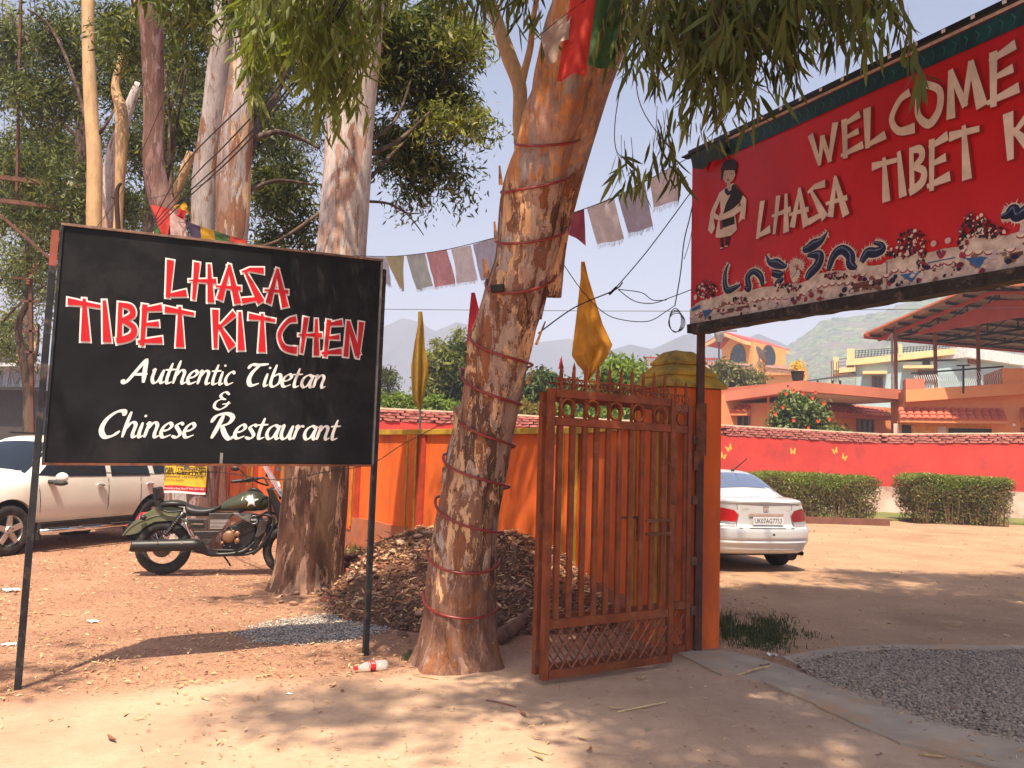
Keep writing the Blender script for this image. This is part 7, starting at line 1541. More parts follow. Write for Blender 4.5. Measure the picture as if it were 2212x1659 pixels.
mpoly([(240, 1000), (290, 920), (350, 850), (430, 770), (560, 700), (700, 680), (820, 700), (780, 830), (700, 835), (560, 850), (470, 900), (400, 970), (330, 990)], -.085, -.070, 'fender_side', m_olivepale, bevel=.006)
mpoly([(240, 1000), (290, 920), (350, 850), (430, 770), (560, 700), (700, 680), (820, 700), (780, 830), (700, 835), (560, 850), (470, 900), (400, 970), (330, 990)], .070, .085, 'fender_side', m_olivepale, bevel=.006)
# tank as a loft of ellipses
mb = MB(); st = [(1200, 710, .03, .02), (1230, 690, .07, .05), (1300, 665, .105, .085), (1400, 635, .13, .12), (1500, 615, .145, .14), (1600, 618, .14, .135), (1680, 630, .11, .10), (1715, 640, .05, .05)]
st = catmull(st, 4); nn = 20; vs = []
for (zx, zy, wy, hz_) in st:
    c = mp(zx, zy)
    for k in range(nn): a = 2*math.pi*k/nn; sy = math.sin(a); vs.append(c + Vector((0, wy*math.cos(a)*(1-.25*max(0, sy)), hz_*sy*(1 if sy > 0 else .85))))
mb.add(vs, [(i*nn+k, i*nn+(k+1) % nn, (i+1)*nn+(k+1) % nn, (i+1)*nn+k) for i in range(len(st)-1) for k in range(nn)] + [tuple(range(nn)), tuple((len(st)-1)*nn+k for k in range(nn))[::-1]])
tk = mb.build('fuel_tank', m_olivebike, MC, True); bmt = bmesh.new(); bmt.from_mesh(tk.data); tbv = BVHTree.FromBMesh(bmt); bmt.free()
sc_ = mp(1550, 600); star = []
for k in range(10): a = math.pi/2 + math.pi*k/5; r_ = .088 if k % 2 == 0 else .034; star.append((sc_.x+r_*math.cos(a), sc_.z+r_*math.sin(a)))
decal(tbv, star, 'RT', m_white, 'star', MC, .003, 4, 4)
decal(tbv, [(sc_.x-.125, sc_.z+.005), (sc_.x-.112, sc_.z+.05), (sc_.x-.105, sc_.z+.05), (sc_.x-.115, sc_.z+.005)], 'RT', m_bwhite, 'arc_mark', MC, .003, 3, 4)
mtube([(1490, 520), (1560, 480), (1640, 540)], .03, 'tank_console', m_blackmetal)
# seats
def cushion(pts, name, m):
    cc = catmull([(a, b, w_, h) for a, b, w_, h in pts], 5); mb = MB(); vs = []; nn = 16
    for (a, b, w_, h) in cc:
        c = mp(a, b)
        for k in range(nn): q = 2*math.pi*k/nn; vs.append(c + Vector((0, w_*math.copysign(abs(math.cos(q))**.7, math.cos(q)), h*math.copysign(abs(math.sin(q))**.8, math.sin(q)))))
    m_ = len(cc); mb.add(vs, [(i*nn+k, i*nn+(k+1) % nn, (i+1)*nn+(k+1) % nn, (i+1)*nn+k) for i in range(m_-1) for k in range(nn)] + [tuple(range(nn)), tuple((m_-1)*nn+k for k in range(nn))[::-1]]); mb.build(name, m, MC, True)
cushion([(1215, 675, .07, .02), (1150, 715, .13, .045), (1040, 735, .16, .055), (940, 725, .17, .06), (880, 700, .15, .05), (860, 690, .1, .03)], 'rider_seat', m_seat)
cushion([(870, 665, .08, .02), (800, 650, .12, .035), (700, 650, .13, .04), (620, 665, .11, .035), (595, 680, .05, .02)], 'pillion_seat', m_seat)
cushion([(548, 480, .10, .035), (555, 530, .12, .045), (575, 580, .11, .04), (590, 610, .06, .02)], 'backrest', m_seat) if False else None
mb = MB(); mb.box(mp(570, 545), (.07, .24, .16), Matrix.Rotation(-.22, 3, 'Y')); mb.build('backrest', m_seat, MC, bevel=.03, seg=3)
for y in (-.13, .13):
    mpoly([(525, 480), (565, 480), (575, 610), (660, 725), (620, 720), (540, 620)], y-.006, y+.006, 'backrest_bracket', m_blackmetal, bevel=.002)
mtube([(600, 700, -.12), (700, 735, -.13), (850, 720, -.13)], .012, 'grab_rail', m_blackmetal)
# shocks, frame, swingarm
for y in (-.15, .15):
    mtube([(850, 740, y), (755, 880, y), (665, 1010, y)], .014, 'shock_rod', m_chrome, n=8)
    mb = MB(); a, b = mp(828, 775, y), mp(690, 975, y); cnt = 11
    for k in range(cnt): 
        c = a.lerp(b, k/(cnt-1)); mb.lathe([(.018, -.008), (.034, -.006), (.034, .006), (.018, .008)], (0, 0, 0), 'Z', 12) if False else None
        d = (b-a).normalized(); mb.tube([c-d*.008, c+d*.008], .033, 12)
    mb.build('shock_spring', m_blackmetal, MC)
    mtube([(880, 850, y*.8), (930, 960, y*.8), (960, 1000, y*.8)], .016, 'frame_tube', m_chrome if y < 0 else m_blackmetal)
    mtube([(650, 1120, y), (900, 1100, y), (1080, 1080, y*.6)], .022, 'swingarm', m_blackmetal)
    mtube([(860, 760, y*.7), (1100, 760, y*.7), (1400, 735, y*.5), (1700, 560, y*.3)], .018, 'frame_tube', m_blackmetal)
    mtube([(1720, 560, y*.3), (1740, 900, y*.6), (1660, 1100, y*.7), (1500, 1180, y*.8), (1200, 1170, y*.8)], .018, 'frame_tube', m_blackmetal)
# muffler
mtube([(372, 1095, -.20), (400, 1095, -.20), (600, 1088, -.20), (900, 1078, -.20), (1010, 1075, -.20), (1070, 1100, -.19), (1140, 1170, -.17), (1260, 1180, -.15), (1420, 1165, -.15), (1520, 1130, -.12), (1600, 1050, -.1)], [.066, .07, .07, .072, .065, .045, .03, .026, .026, .024, .022], 'exhaust', m_blackmetal, n=18)
for x in (635, 880): mb = MB(); mb.lathe([(0, -.012), (.012, -.012), (.014, 0)], mp(x, 1052, -.265), 'Y', 10); mb.build('exhaust_bolt', m_chrome, MC)
# side covers
mpoly([(890, 800), (1105, 800), (1120, 925), (950, 930)], -.15, -.12, 'side_cover', m_gunmetal); mpoly([(925, 815), (1070, 812), (1082, 895), (945, 900)], -.158, -.151, 'side_cover_inset', m_blackmetal, bevel=.003)
mpoly([(1115, 740), (1370, 735), (1290, 860), (1270, 920), (1125, 925)], -.145, -.115, 'side_cover', m_gunmetal)
for k in range(7): mpoly([(1135, 812+k*15), (1325-k*9, 808+k*15), (1322-k*9, 814+k*15), (1135, 818+k*15)], -.152, -.146, 'cover_rib', m_alloy, bevel=.001)
mpoly([(950, 935), (1250, 928), (1190, 1000), (1130, 1080), (1090, 1080), (1040, 1010)], -.145, -.11, 'lower_cover', m_gunmetal)
for k in range(4): mpoly([(975+k*14, 945+k*17), (1230-k*20, 940+k*17), (1225-k*20, 949+k*17), (980+k*14, 954+k*17)], -.151, -.146, 'cover_rib', m_blackmetal, bevel=.001)
text_on(type('Q', (), {'w': lambda s, t, h, o: Vector((t, -.1595, h))})(), 'COMMANDO', mp(945, 0).x, mp(1070, 0).x, mp(0, 865).z, mp(0, 848).z, 0, m_chrome, MC, 'badge_lettering', .02)
mpoly([(1115, 740), (1380, 735), (1560, 730), (1640, 745), (1700, 800), (1640, 870), (1560, 850), (1380, 760), (1290, 790), (1125, 790)], -.12, -.09, 'tank_skirt', M('skirt_grey', (.17, .155, .145), .5, .2, bump=0))
mb = MB(); c = mp(1587, 800, -.155); mb.lathe([(0, 0), (.052, 0), (.056, .02), (.056, .05)], c, 'Y', 24); o = mb.build('round_badge', m_blackmetal, MC)
mb = MB(); mb.tube([(c.x+.048*math.cos(a), c.y-.002, c.z+.048*math.sin(a)) for a in [k*.2618 for k in range(25)]], .0035, 5, False); mb.build('badge_ring', m_chrome, MC)
text_on(type('Q', (), {'w': lambda s, t, h, o: Vector((t, c.y-.004, h))})(), 'CLASSIC', c.x-.035, c.x+.035, c.z-.010, c.z+.010, 0, m_white, MC, 'badge_lettering', .02)
# engine
mpoly([(1270, 930), (1330, 880), (1420, 850), (1500, 790), (1600, 830), (1620, 950), (1560, 1080), (1440, 1150), (1280, 1150), (1240, 1050)], -.10, .10, 'engine_block', m_blackmetal, bevel=.02)
mb = MB(); mb.lathe([(0, -.035), (.06, -.035), (.075, -.02), (.078, .0), (.078, .05)], mp(1335, 990, -.12), 'Y', 24); mb.build('clutch_cover', m_bronze, MC, True)
for (x, y_, r_) in ((1425, 1035, .034), (1420, 960, .036), (1270, 1060, .022), (1375, 935, .02)): mb = MB(); mb.lathe([(0, -.02), (r_*.8, -.02), (r_, -.01), (r_, .04)], mp(x, y_, -.125), 'Y', 16); mb.build('engine_cap', m_bronze, MC, True)
for k in range(7): mb = MB(); mb.box(mp(1480+k*6, 800+k*22, 0), (.20, .24, .008), Matrix.Rotation(-.45, 3, 'Y')); mb.build('cooling_fin', m_gunmetal, MC)
for k in range(9): mb = MB(); a = k*.7; p = mp(1340+95*math.cos(a), 1000+95*math.sin(a), -.135); mb.ball(p, .007, 6, 4); mb.build('bolt', m_chrome, MC)
mpoly([(1640, 800), (1740, 800), (1720, 930), (1640, 1000), (1600, 990), (1620, 930)], -.14, .14, 'radiator_shroud', m_gunmetal, bevel=.012); mpoly([(1600, 985), (1680, 940), (1700, 960), (1620, 1120), (1570, 1130)], -.12, .12, 'lower_shroud', m_blackmetal, bevel=.012)
for y in (-.21, .21): mtube([(1640, 770, y*.5), (1700, 740, y), (1800, 780, y*1.1), (1790, 900, y*1.15), (1690, 1080, y*1.1), (1600, 1170, y*.8)], .017, 'crash_bar', m_blackmetal)
mtube([(1150, 1120, -.18), (1250, 1125, -.22), (1420, 1125, -.22)], .011, 'footrest_bar', m_blackmetal); mtube([(1420, 1160, -.18), (1470, 1110, -.2), (1520, 1080, -.2)], .011, 'brake_pedal', m_blackmetal); mtube([(1240, 1200, .12), (1290, 1280, .2), (1320, 1345, .26)], .011, 'side_stand', m_blackmetal)
mtube([(960, 1150, .0), (1100, 1200, .05), (1250, 1210, .08)], .014, 'chain_guard', m_blackmetal)
# fork, headlight, bars
for y in (-.10, .10): mtube([(1715, 460, y), (1820, 720, y), (1960, 1110, y)], .026, 'fork_leg', m_blackmetal); 
mpoly([(1700, 450), (1760, 470), (1870, 640), (1930, 800), (1880, 820), (1800, 660), (1730, 560)], -.13, -.11, 'fork_shroud', m_blackmetal, bevel=.01)
mb = MB(); c = mp(1915, 535); mb.lathe([(0, -.11), (.05, -.10), (.085, -.03), (.092, .02), (.088, .03)], (0, 0, 0), 'X', 24); o = mb.build('headlight', m_blackmetal, MC, True); o.location = c
mb = MB(); mb.lathe([(0, .045), (.05, .04), (.084, .028)], (0, 0, 0), 'X', 24); l_ = mb.build('lens', m_clearlamp, None, True); l_.parent = o
mb = MB(); mb.ball(mp(1925, 645, -.14), .032, 12, 8); mb.build('front_indicator', m_clearlamp, MC, True)
mtube([(1355, 388, -.40), (1480, 372, -.38)], .019, 'grip', m_seat); mtube([(1480, 372, -.38), (1560, 360, -.34), (1630, 400, -.2), (1700, 430, 0), (1660, 395, .2), (1620, 360, .34), (1560, 368, .38)], .012, 'handlebar', m_blackmetal); mtube([(1560, 368, .38), (1460, 380, .40)], .019, 'grip', m_seat)
mpoly([(1500, 345), (1580, 335), (1600, 375), (1540, 395), (1490, 390)], -.36, -.30, 'control_cluster', m_blackmetal); mtube([(1400, 395, -.40), (1540, 385, -.36)], .006, 'brake_lever', m_blackmetal)
mtube([(1515, 345, -.34), (1470, 290, -.36), (1420, 250, -.38)], .006, 'mirror_stem', m_blackmetal); mb = MB(); mb.ball((0, 0, 0), .055, 14, 8, (.9, .35, .55)); o = mb.build('mirror', m_blackmetal, MC, True); o.location = mp(1388, 248, -.38)
mtube([(1680, 400, .3), (1665, 350, .33), (1655, 330, .34)], .006, 'mirror_stem', m_blackmetal); mb = MB(); mb.ball((0, 0, 0), .045, 14, 8, (.45, .6, .85)); o = mb.build('mirror', m_blackmetal, MC, True); o.location = mp(1650, 318, .34)
mb = MB(); mb.grid(lambda u, v: mp(lerp(1900, 1690, v)-55*(1-abs(2*u-1)**2)*0 + 50*(4*(u-.5)**2)*-1, lerp(545, 215, v), (u-.5)*.34*(1-.3*abs(v-.4))), 12, 10); mb.build('windshield', glassmat('screen_plastic', (.62, .66, .74), .06, .38), MC, True)
mtube([(1750, 490, -.08), (1820, 440, -.1)], .008, 'screen_bracket', m_chrome); mpoly([(1805, 380), (1830, 375), (1850, 430), (1830, 440)], -.17, -.166, 'sticker', m_white, bevel=0)
# tail
mpoly([(350, 830), (400, 755), (470, 750), (460, 790), (385, 850)], -.05, .05, 'tail_light', m_redlamp, bevel=.012); mb = MB(); mb.ball((0, 0, 0), .03, 12, 8, (1.3, 1, 1)); o = mb.build('rear_indicator', m_blackmetal, MC, True); o.location = mp(455, 800, -.15)
mb = MB(); mb.lathe([(0, -.012), (.026, -.008), (.028, .004)], (0, 0, 0), 'X', 16); o = mb.build('indicator_lens', m_clearlamp, MC, True); o.location = mp(425, 802, -.15)
mb = MB(); mb.ball((0, 0, 0), .032, 12, 8, (.7, 1, 1)); o = mb.build('reflector', m_redlamp, MC, True); o.location = mp(285, 905, -.03)
mpoly([(300, 860), (345, 850), (340, 880), (270, 990), (235, 1000), (215, 990)], -.06, .06, 'number_plate_holder', m_blackmetal, bevel=.004)
# far parked cars by the street
def far_car(px_, py_, d, L, m, label, ang, top=1.45):
    p = gnd(px_, py_) if d is None else None; a = at(px_, py_, d); r = thing('parked_car', label, 'car', (a.x, a.y, 0), ang)
    st = [(-L/2, .3, .7, .78, .8, .72, .88, .62), (-L/2+.5, .25, .8, .84, .92, .8, 1.0, .66), (-L/4, .25, .8, .85, .92, .82, top-.05, .6), (0, .25, .8, .85, .92, .82, top, .6), (L/6, .25, .8, .85, .92, .82, top-.05, .6), (L/3, .25, .8, .84, .88, .8, .98, .66), (L/2, .32, .66, .74, .66, .66, .74, .56)]
    bm = loft(st, 8, 2); bv_ = BVHTree.FromBMesh(bm); me = bpy.data.meshes.new('body'); bm.to_mesh(me); bm.free(); me.polygons.foreach_set('use_smooth', [True]*len(me.polygons)); link('body', me, m, r)
    for ax in ('L', 'RT'): decal(bv_, [(-L/4-.3, .97), (L/3-.35, .97), (L/6, top-.1), (-L/4+.1, top-.1)], ax, m_glass_dark, 'window', r)
    decal(bv_, [(L/3-.05, -.62), (L/3-.05, .62), (L/6+.1, .5), (L/6+.1, -.5)], 'T', m_glass_dark, 'windscreen', r)
    for x in (-L/2+.8, L/2-.8):
        for y in (-.76, .76): mb = MB(); mb.lathe([(0, -.1), (.3, -.1), (.3, .1), (0, .1)], (x, y, .3), 'Y', 16); mb.build('wheel', m_tire, r)
far_car(36, 953, 33, 3.9, M('maroon_car', (.25, .03, .03), .3, bump=0, coat=.5), 'small maroon car far behind the cream SUV', -1.9); far_car(78, 950, 26, 4.3, M('dark_blue_car', (.02, .03, .06), .3, bump=0, coat=.5), 'dark blue car parked beyond the SUV roof', -2.4, 1.6); far_car(5, 958, 30, 3.9, M('grey_car', (.1, .1, .11), .3, bump=0, coat=.5), 'grey car cut by the left picture edge', -1.7)
# ------------------------------------------------------------------ flags, wires
def cloth(corners, m, parent=None, nx=8, ny=10, ripple=.02, fringe=0, seed=0, name='flag', ph=0.0):
    """corners TL,TR,BR,BL as world points"""
    TL, TR, BR, BL2 = [Vector(c) for c in corners]; nrm = (TR-TL).cross(BL2-TL).normalized(); mb = MB(); k_ = seed*1.7
    mb.grid(lambda u, v: TL.lerp(TR, u).lerp(BL2.lerp(BR, u), v) + nrm*(ripple*v*math.sin(u*7+k_+v*2) + ripple*.6*noise.noise((u*3, v*3, k_))), nx, ny)
    o = mb.build(name, m, parent, True)
    if fringe:
        fb = MB(); 
        for i in range(26):
            u = (i+.5)/26; a = BL2.lerp(BR, u) + nrm*(ripple*math.sin(u*7+k_+2)); b = a + Vector((rnd.uniform(-.012, .012), rnd.uniform(-.01, .01), -fringe*rnd.uniform(.5, 1))); fb.bar(a, b, .0022)
        f = fb.build('fringe', m, None); f.parent = o if parent is None else o; f['kind'] = 'stuff'
    return o
cf = {'red': clothmat('faded_red_cloth', (.66, .36, .38)), 'white': clothmat('faded_white_cloth', (.78, .76, .76)), 'blue': clothmat('faded_blue_cloth', (.52, .53, .64)), 'green': clothmat('faded_green_cloth', (.50, .57, .53)), 'yellow': clothmat('faded_yellow_cloth', (.50, .47, .28)),
      'bred': clothmat('bright_red_cloth', (.62, .05, .035), .3), 'bgreen': clothmat('deep_green_cloth', (.04, .11, .03), .3), 'byellow': clothmat('mustard_cloth', (.50, .28, .01), .3), 'purple': clothmat('dark_purple_cloth', (.07, .055, .12), .3), 'saff': clothmat('saffron_cloth', (.56, .25, .02), .3), 'pink': clothmat('pale_pink_cloth', (.55, .38, .36), .3), 'crim': clothmat('crimson_cloth', (.50, .02, .03), .4), 'olivey': clothmat('dull_yellow_cloth', (.34, .20, .02), .25), 'mar': clothmat('maroon_sheer_cloth', (.35, .08, .13), .4)}
string = catmull([P3(330, 470, 12.5), P3(400, 482, 12.0), P3(560, 528, 10.6), P3(700, 548, 9.7), P3(785, 553, 9.3), P3(860, 553, 8.7), P3(960, 540, 8.0), P3(1075, 512, 7.3), P3(1150, 490, 7.0), P3(1238, 460, 6.9), P3(1330, 425, 6.9), P3(1420, 378, 6.95), P3(1508, 330, 7.0)], 10)
mb = MB(); mb.tube(string, .004, 5); tag(mb.build('flag_string', m_wire), 'thin cord carrying the prayer flags from the twin trunk to the banner corner', 'cord')
def pf(xs, col, lab, d0, d1, fr=.035, seed=0):
    (a, b, c, d) = xs; o = cloth([at(a[0], a[1], d0), at(b[0], b[1], d1), at(c[0], c[1], d1), at(d[0], d[1], d0)], cf[col], None, 8, 10, .018, fr, seed, 'prayer_flag'); return tag(o, lab, 'prayer flag', 'prayer flags on the cord')
pf([(790, 554), (836, 556), (848, 616), (812, 612)], 'blue', 'grey blue prayer flag half hidden by the edge of the black sign', 9.2, 8.9, seed=1)
pf([(832, 555), (874, 552), (873, 628), (866, 622)], 'yellow', 'yellow green prayer flag twisted to a point', 8.9, 8.6, .01, seed=2)
pf([(878, 552), (918, 547), (932, 618), (898, 626)], 'green', 'greenish grey prayer flag beside the twisted yellow one', 8.6, 8.3, seed=3)
pf([(921, 546), (965, 539), (984, 612), (937, 621)], 'red', 'faded red prayer flag left of the leaning trunk', 8.3, 8.0, seed=4)
pf([(974, 538), (1016, 530), (1035, 604), (990, 612)], 'white', 'white prayer flag between the faded red and the lavender flags', 8.0, 7.7, seed=5)
pf([(1022, 528), (1070, 513), (1086, 600), (1041, 606)], 'blue', 'lavender prayer flag touching the leaning trunk', 7.7, 7.3, seed=6)
pf([(1232, 462), (1262, 452), (1266, 530), (1228, 505)], 'mar', 'crumpled maroon prayer flag right of the leaning trunk', 6.9, 6.9, .0, seed=7)
pf([(1268, 450), (1326, 424), (1348, 516), (1290, 528)], 'white', 'large whitish prayer flag with a fringed hem right of the trunk', 6.9, 6.9, .05, seed=8)
pf([(1334, 422), (1392, 392), (1410, 490), (1356, 505)], 'blue', 'large lavender prayer flag with a torn fringe', 6.9, 6.9, .05, seed=9)
pf([(1402, 388), (1462, 358), (1468, 432), (1412, 448)], 'white', 'sheer prayer flag hanging just before the banner corner', 6.95, 6.98, .06, seed=10)
pf([(402, 478), (432, 488), (437, 520), (412, 522)], 'purple', 'dark purple prayer flag above the sign edge', 12.0, 11.7, 0, 11)
pf([(431, 487), (462, 498), (468, 522), (434, 520)], 'byellow', 'mustard yellow prayer flag above the sign edge', 11.7, 11.4, 0, 12)
pf([(462, 498), (500, 510), (500, 530), (468, 526)], 'bgreen', 'green prayer flag strip above the sign edge', 11.4, 11.1, 0, 13)
pf([(497, 509), (532, 519), (538, 538), (500, 534)], 'bred', 'orange red prayer flag strip above the sign edge', 11.1, 10.8, 0, 14)
# cloths knotted on the pinkish trunk
for (cs, col, lab, sd_) in (([(326, 442), (372, 452), (362, 520), (345, 500)], 'bred', 'red cloth knotted round the pinkish trunk above the sign', 1), ([(366, 455), (400, 466), (408, 522), (372, 530)], 'pink', 'pale pink cloth hanging from the knot on the pinkish trunk', 2), ([(372, 445), (402, 438), (408, 462), (386, 455)], 'byellow', 'yellow scarf tied at the knot on the pinkish trunk', 3), ([(330, 485), (344, 492), (352, 520), (332, 518)], 'bgreen', 'small dark green cloth below the red knot', 4), ([(385, 450), (402, 455), (400, 476), (384, 468)], 'crim', 'crimson fold of cloth behind the yellow scarf', 5)):
    tag(cloth([at(x, y, 12.2-.05*sd_) for x, y in cs], cf[col], None, 8, 8, .05, 0, sd_, 'tied_cloth'), lab, 'cloth')
# flags on the leaning trunk
d = 5.15; tag(cloth([at(1232, -6, d), at(1292, -22, d), at(1268, 158, d), at(1204, 172, d)], cf['bred'], None, 8, 14, .03, 0, 3, 'prayer_flag'), 'bright red prayer flag hanging across the top of the leaning trunk', 'prayer flag')
tag(cloth([at(1290, -20, d-.03), at(1345, -30, d-.03), at(1328, 142, d-.03), at(1268, 146, d-.03)], cf['bgreen'], None, 8, 14, .03, 0, 5, 'prayer_flag'), 'dark green prayer flag hanging beside the bright red one', 'prayer flag')
tag(cloth([at(1166, 72, d+.05), at(1236, 24, d), at(1228, 82, d-.02), at(1184, 142, d)], clothmat('brownish_white_cloth', (.40, .30, .24), .2), None, 10, 8, .05, 0, 6, 'prayer_flag'), 'dirty white prayer flag bunched against the leaning trunk', 'prayer flag')
mb = MB(); mb.tube([at(1155, 85, d), at(1200, 48, d), at(1232, 24, d), at(1300, -25, d)], .003, 5); tag(mb.build('flag_string', m_wire), 'short cord holding the red and green flags on the leaning trunk', 'cord')
# pole flags
def poleflag(name, lab, x, ytop, ybot, d, prof, m, cat='flag', ripple=.03, pr_=.018, ptop=None):
    r = thing(name, lab, cat, at(x, ybot, d)[:], world=True); mb = MB(); mb.tube([at(x-1, ybot+40, d), at(x, ptop or ytop+4, d)], pr_, 8); mb.build('pole', m_steel, r)
    mb = MB(); n = len(prof)
    P = [tuple(lerp(a_, b_, k_/6) for a_, b_ in zip(p_, q_)) for p_, q_ in zip(prof, prof[1:]) for k_ in range(6)] + [prof[-1]]
    mb.grid(lambda u, v: at(lerp(P[min(len(P)-1, int(v*(len(P)-1)))][1], P[min(len(P)-1, int(v*(len(P)-1)))][2], u), P[min(len(P)-1, int(v*(len(P)-1)))][0], d-.05-.16*(1-abs(u-.36)/(.36 if u < .36 else .64))*min(1, v*2+.2)+.10*max(0, 1-abs(u-.62)/.14)*min(1, v*2)-ripple*.5*noise.noise((u*4, v*3, x))-ripple*.25*math.sin(u*15-v*5)), 14, len(P)-1)
    mb.build('flag_cloth', m, r, True)
poleflag('pole_flag', 'mustard yellow flag hanging furled on its pole above the orange wall', 908, 673, 925, 12.9, [(673, 903, 912), (700, 903, 915), (750, 894, 918), (790, 888, 926), (815, 888, 925), (850, 890, 918), (866, 893, 914), (885, 903, 911)], cf['olivey'])
poleflag('pole_flag', 'large saffron yellow flag above the gate beside the leaning trunk', 1266, 565, 940, 9.0, [(565, 1255, 1263), (600, 1254, 1271), (700, 1243, 1302), (745, 1237, 1323), (768, 1235, 1314), (788, 1247, 1300), (800, 1258, 1289), (822, 1265, 1272)], cf['saff'], ripple=.05, ptop=760)
poleflag('pole_flag', 'narrow crimson flag close to the left edge of the leaning trunk', 1024, 632, 830, 13.2, [(632, 1018, 1026), (690, 1012, 1040), (740, 1008, 1040), (790, 1012, 1036), (812, 1018, 1026)], cf['crim'])
poleflag('pole_flag', 'tiny red pennant just left of the gate spikes', 1210, 770, 900, 24, [(769, 1213, 1214), (785, 1208, 1215), (797, 1206, 1210)], cf['crim'], pr_=.01)
def wire(pts, r_, lab, m=m_wire, name='wire', nseg=12):
    mb = MB(); mb.tube(catmull([P3(*p) for p in pts], nseg), r_, 5); return tag(mb.build(name, m), lab, 'wire')
wire([(1163, 720, 6.6), (1240, 665, 7.0), (1325, 628, 7.0), (1345, 610, 7.0)], .006, 'black cable rising from the trunk to the first splice')
wire([(1325, 628, 7.0), (1400, 540, 7.0), (1500, 405, 7.05)], .005, 'cable climbing from the splice to the banner edge')
wire([(1210, 560, 6.9), (1255, 625, 7.0), (1300, 672, 7.0), (1340, 690, 7.0), (1400, 694, 7.0), (1440, 672, 7.05), (1458, 660, 7.1)], .004, 'drooping cable from the trunk to the coil')
wire([(1335, 625, 7.0), (1370, 650, 7.0), (1410, 655, 7.0), (1450, 642, 7.0), (1495, 625, 7.0)], .004, 'lower twisted wire between the splice and the banner')
wire([(1335, 625, 7.0), (1385, 632, 7.0), (1410, 648, 7.0), (1440, 648, 7.0)], .004, 'short upper loop beside the twisted wire')
wire([(1506, 398, 7.0), (1490, 470, 7.0), (1478, 520, 7.0), (1470, 590, 7.0), (1458, 660, 7.0)], .005, 'twisted cable hanging beside the banner edge')
wire([(1500, 400, 7.02), (1494, 500, 7.02), (1478, 560, 7.02)], .003, 'thin wire hanging next to the twisted cable')
wire([(828, 668, 30), (1500, 672, 30), (2300, 664, 30)], .012, 'thin distant line crossing low over the hills')
mb = MB()
for k in range(4):
    mb.tube([at(1459+(13+k*1.6)*math.cos(a)+k, 692+(26-k*2)*math.sin(a)+k*1.5, 7.0+.01*k) for a in [j*6.283/24 for j in range(25)]], .0035, 5, False)
tag(mb.build('wire_coil', m_wire), 'coil of spare cable hanging left of the banner', 'cable coil')
mb = MB(); mb.tube([at(1316, 636, 7.0), at(1332, 620, 7.0)], .012, 6); tag(mb.build('cable_joint', m_dark), 'taped joint where the cables split', 'cable joint')
cab = [[(330, 480, 11), (372, 400, 9.5), (420, 330, 8.6), (560, 190, 6.8), (660, 60, 5.7), (705, -20, 5.3)], [(322, 500, 11), (380, 440, 9.5), (500, 330, 7.6), (640, 170, 6.0), (740, 10, 5.1), (760, -30, 5)], [(328, 502, 11), (392, 440, 9.4), (520, 322, 7.4), (650, 168, 5.9), (750, 5, 5.05)], [(300, 520, 12), (420, 380, 9.0), (480, 320, 8), (600, 190, 6.4), (690, 60, 5.4), (740, -20, 5)], [(185, 520, 12), (260, 420, 11), (340, 250, 9), (420, 40, 7), (440, -20, 6.7)], [(-5, -10, 30), (40, 300, 30), (90, 480, 30)], [(320, 430, 12), (420, 405, 11), (480, 370, 10)]]
for i, cpts in enumerate(cab): wire(cpts, .0075 if i < 4 else .004, ['topmost of the slanting black cables over the patchy trunks', 'lowest of the slanting black cables', 'cable running just above the lowest slanting one', 'slanting cable between the topmost and the lower pair', 'single wire slanting past the pinkish trunk', 'faint vertical wire at the far left', 'short dark wire tied at the pinkish trunk'][i])
for i, x in enumerate((5, 65, 110, 198)): wire([(x, -10, 20), (x+4, 250, 20), (x+1, 500, 20)], .008, '%s dangling vertical line among the far left leaves' % ('first', 'second', 'third', 'fourth')[i])
# rusty steel frame and lattice pole at the far left
fr = thing('steel_frame', 'two rusty horizontal beams on posts at the far left', 'frame', at(80, 500, 17)[:], world=True)
for (a, b, wd) in (((-200, 360, 17), (178, 404, 17), .09), ((-200, 412, 17), (168, 452, 17), .085)): mb = MB(); mb.bar(P3(*a), P3(*b), wd, wd); mb.build('beam', m_rustd := M('dark_rust_beam', (.12, .05, .03), .8, bump=.3), fr)
for (a, b) in (((155, 410, 17.1), (150, 600, 17.1)), ((45, -10, 17.2), (36, 440, 17.2)), ((-10, 455, 17), (110, 560, 17))): mb = MB(); mb.bar(P3(*a), P3(*b), .05, .05); mb.build('post', m_rustd, fr)
lp = thing('lattice_pole', 'narrow rusty lattice pole rising close behind the left sign post', 'pole', at(65, 940, 19)[:], world=True)
for (a, b) in (((28, 600, 19), (74, 603, 19)), ((48, 650, 19), (88, 652, 19)), ((50, 715, 19), (82, 716, 19)), ((55, 760, 19), (80, 762, 19))): mb = MB(); mb.bar(P3(*a), P3(*b), .07, .05); mb.build('crossarm', m_rustd, lp)
mb = MB(); mb.bar(P3(66, 600, 19), P3(72, 1010, 19), .07); mb.build('upright', m_rustd, lp)
for k in range(5): mb = MB(); mb.lathe([(.02, 0), (.05, .02), (.02, .05), (.05, .08), (.02, .11)], P3(60+k*5, 615-k*12, 18.9), 'Z', 8); mb.build('insulator', flat('insulator_brown', (.28, .09, .05), .3), lp)
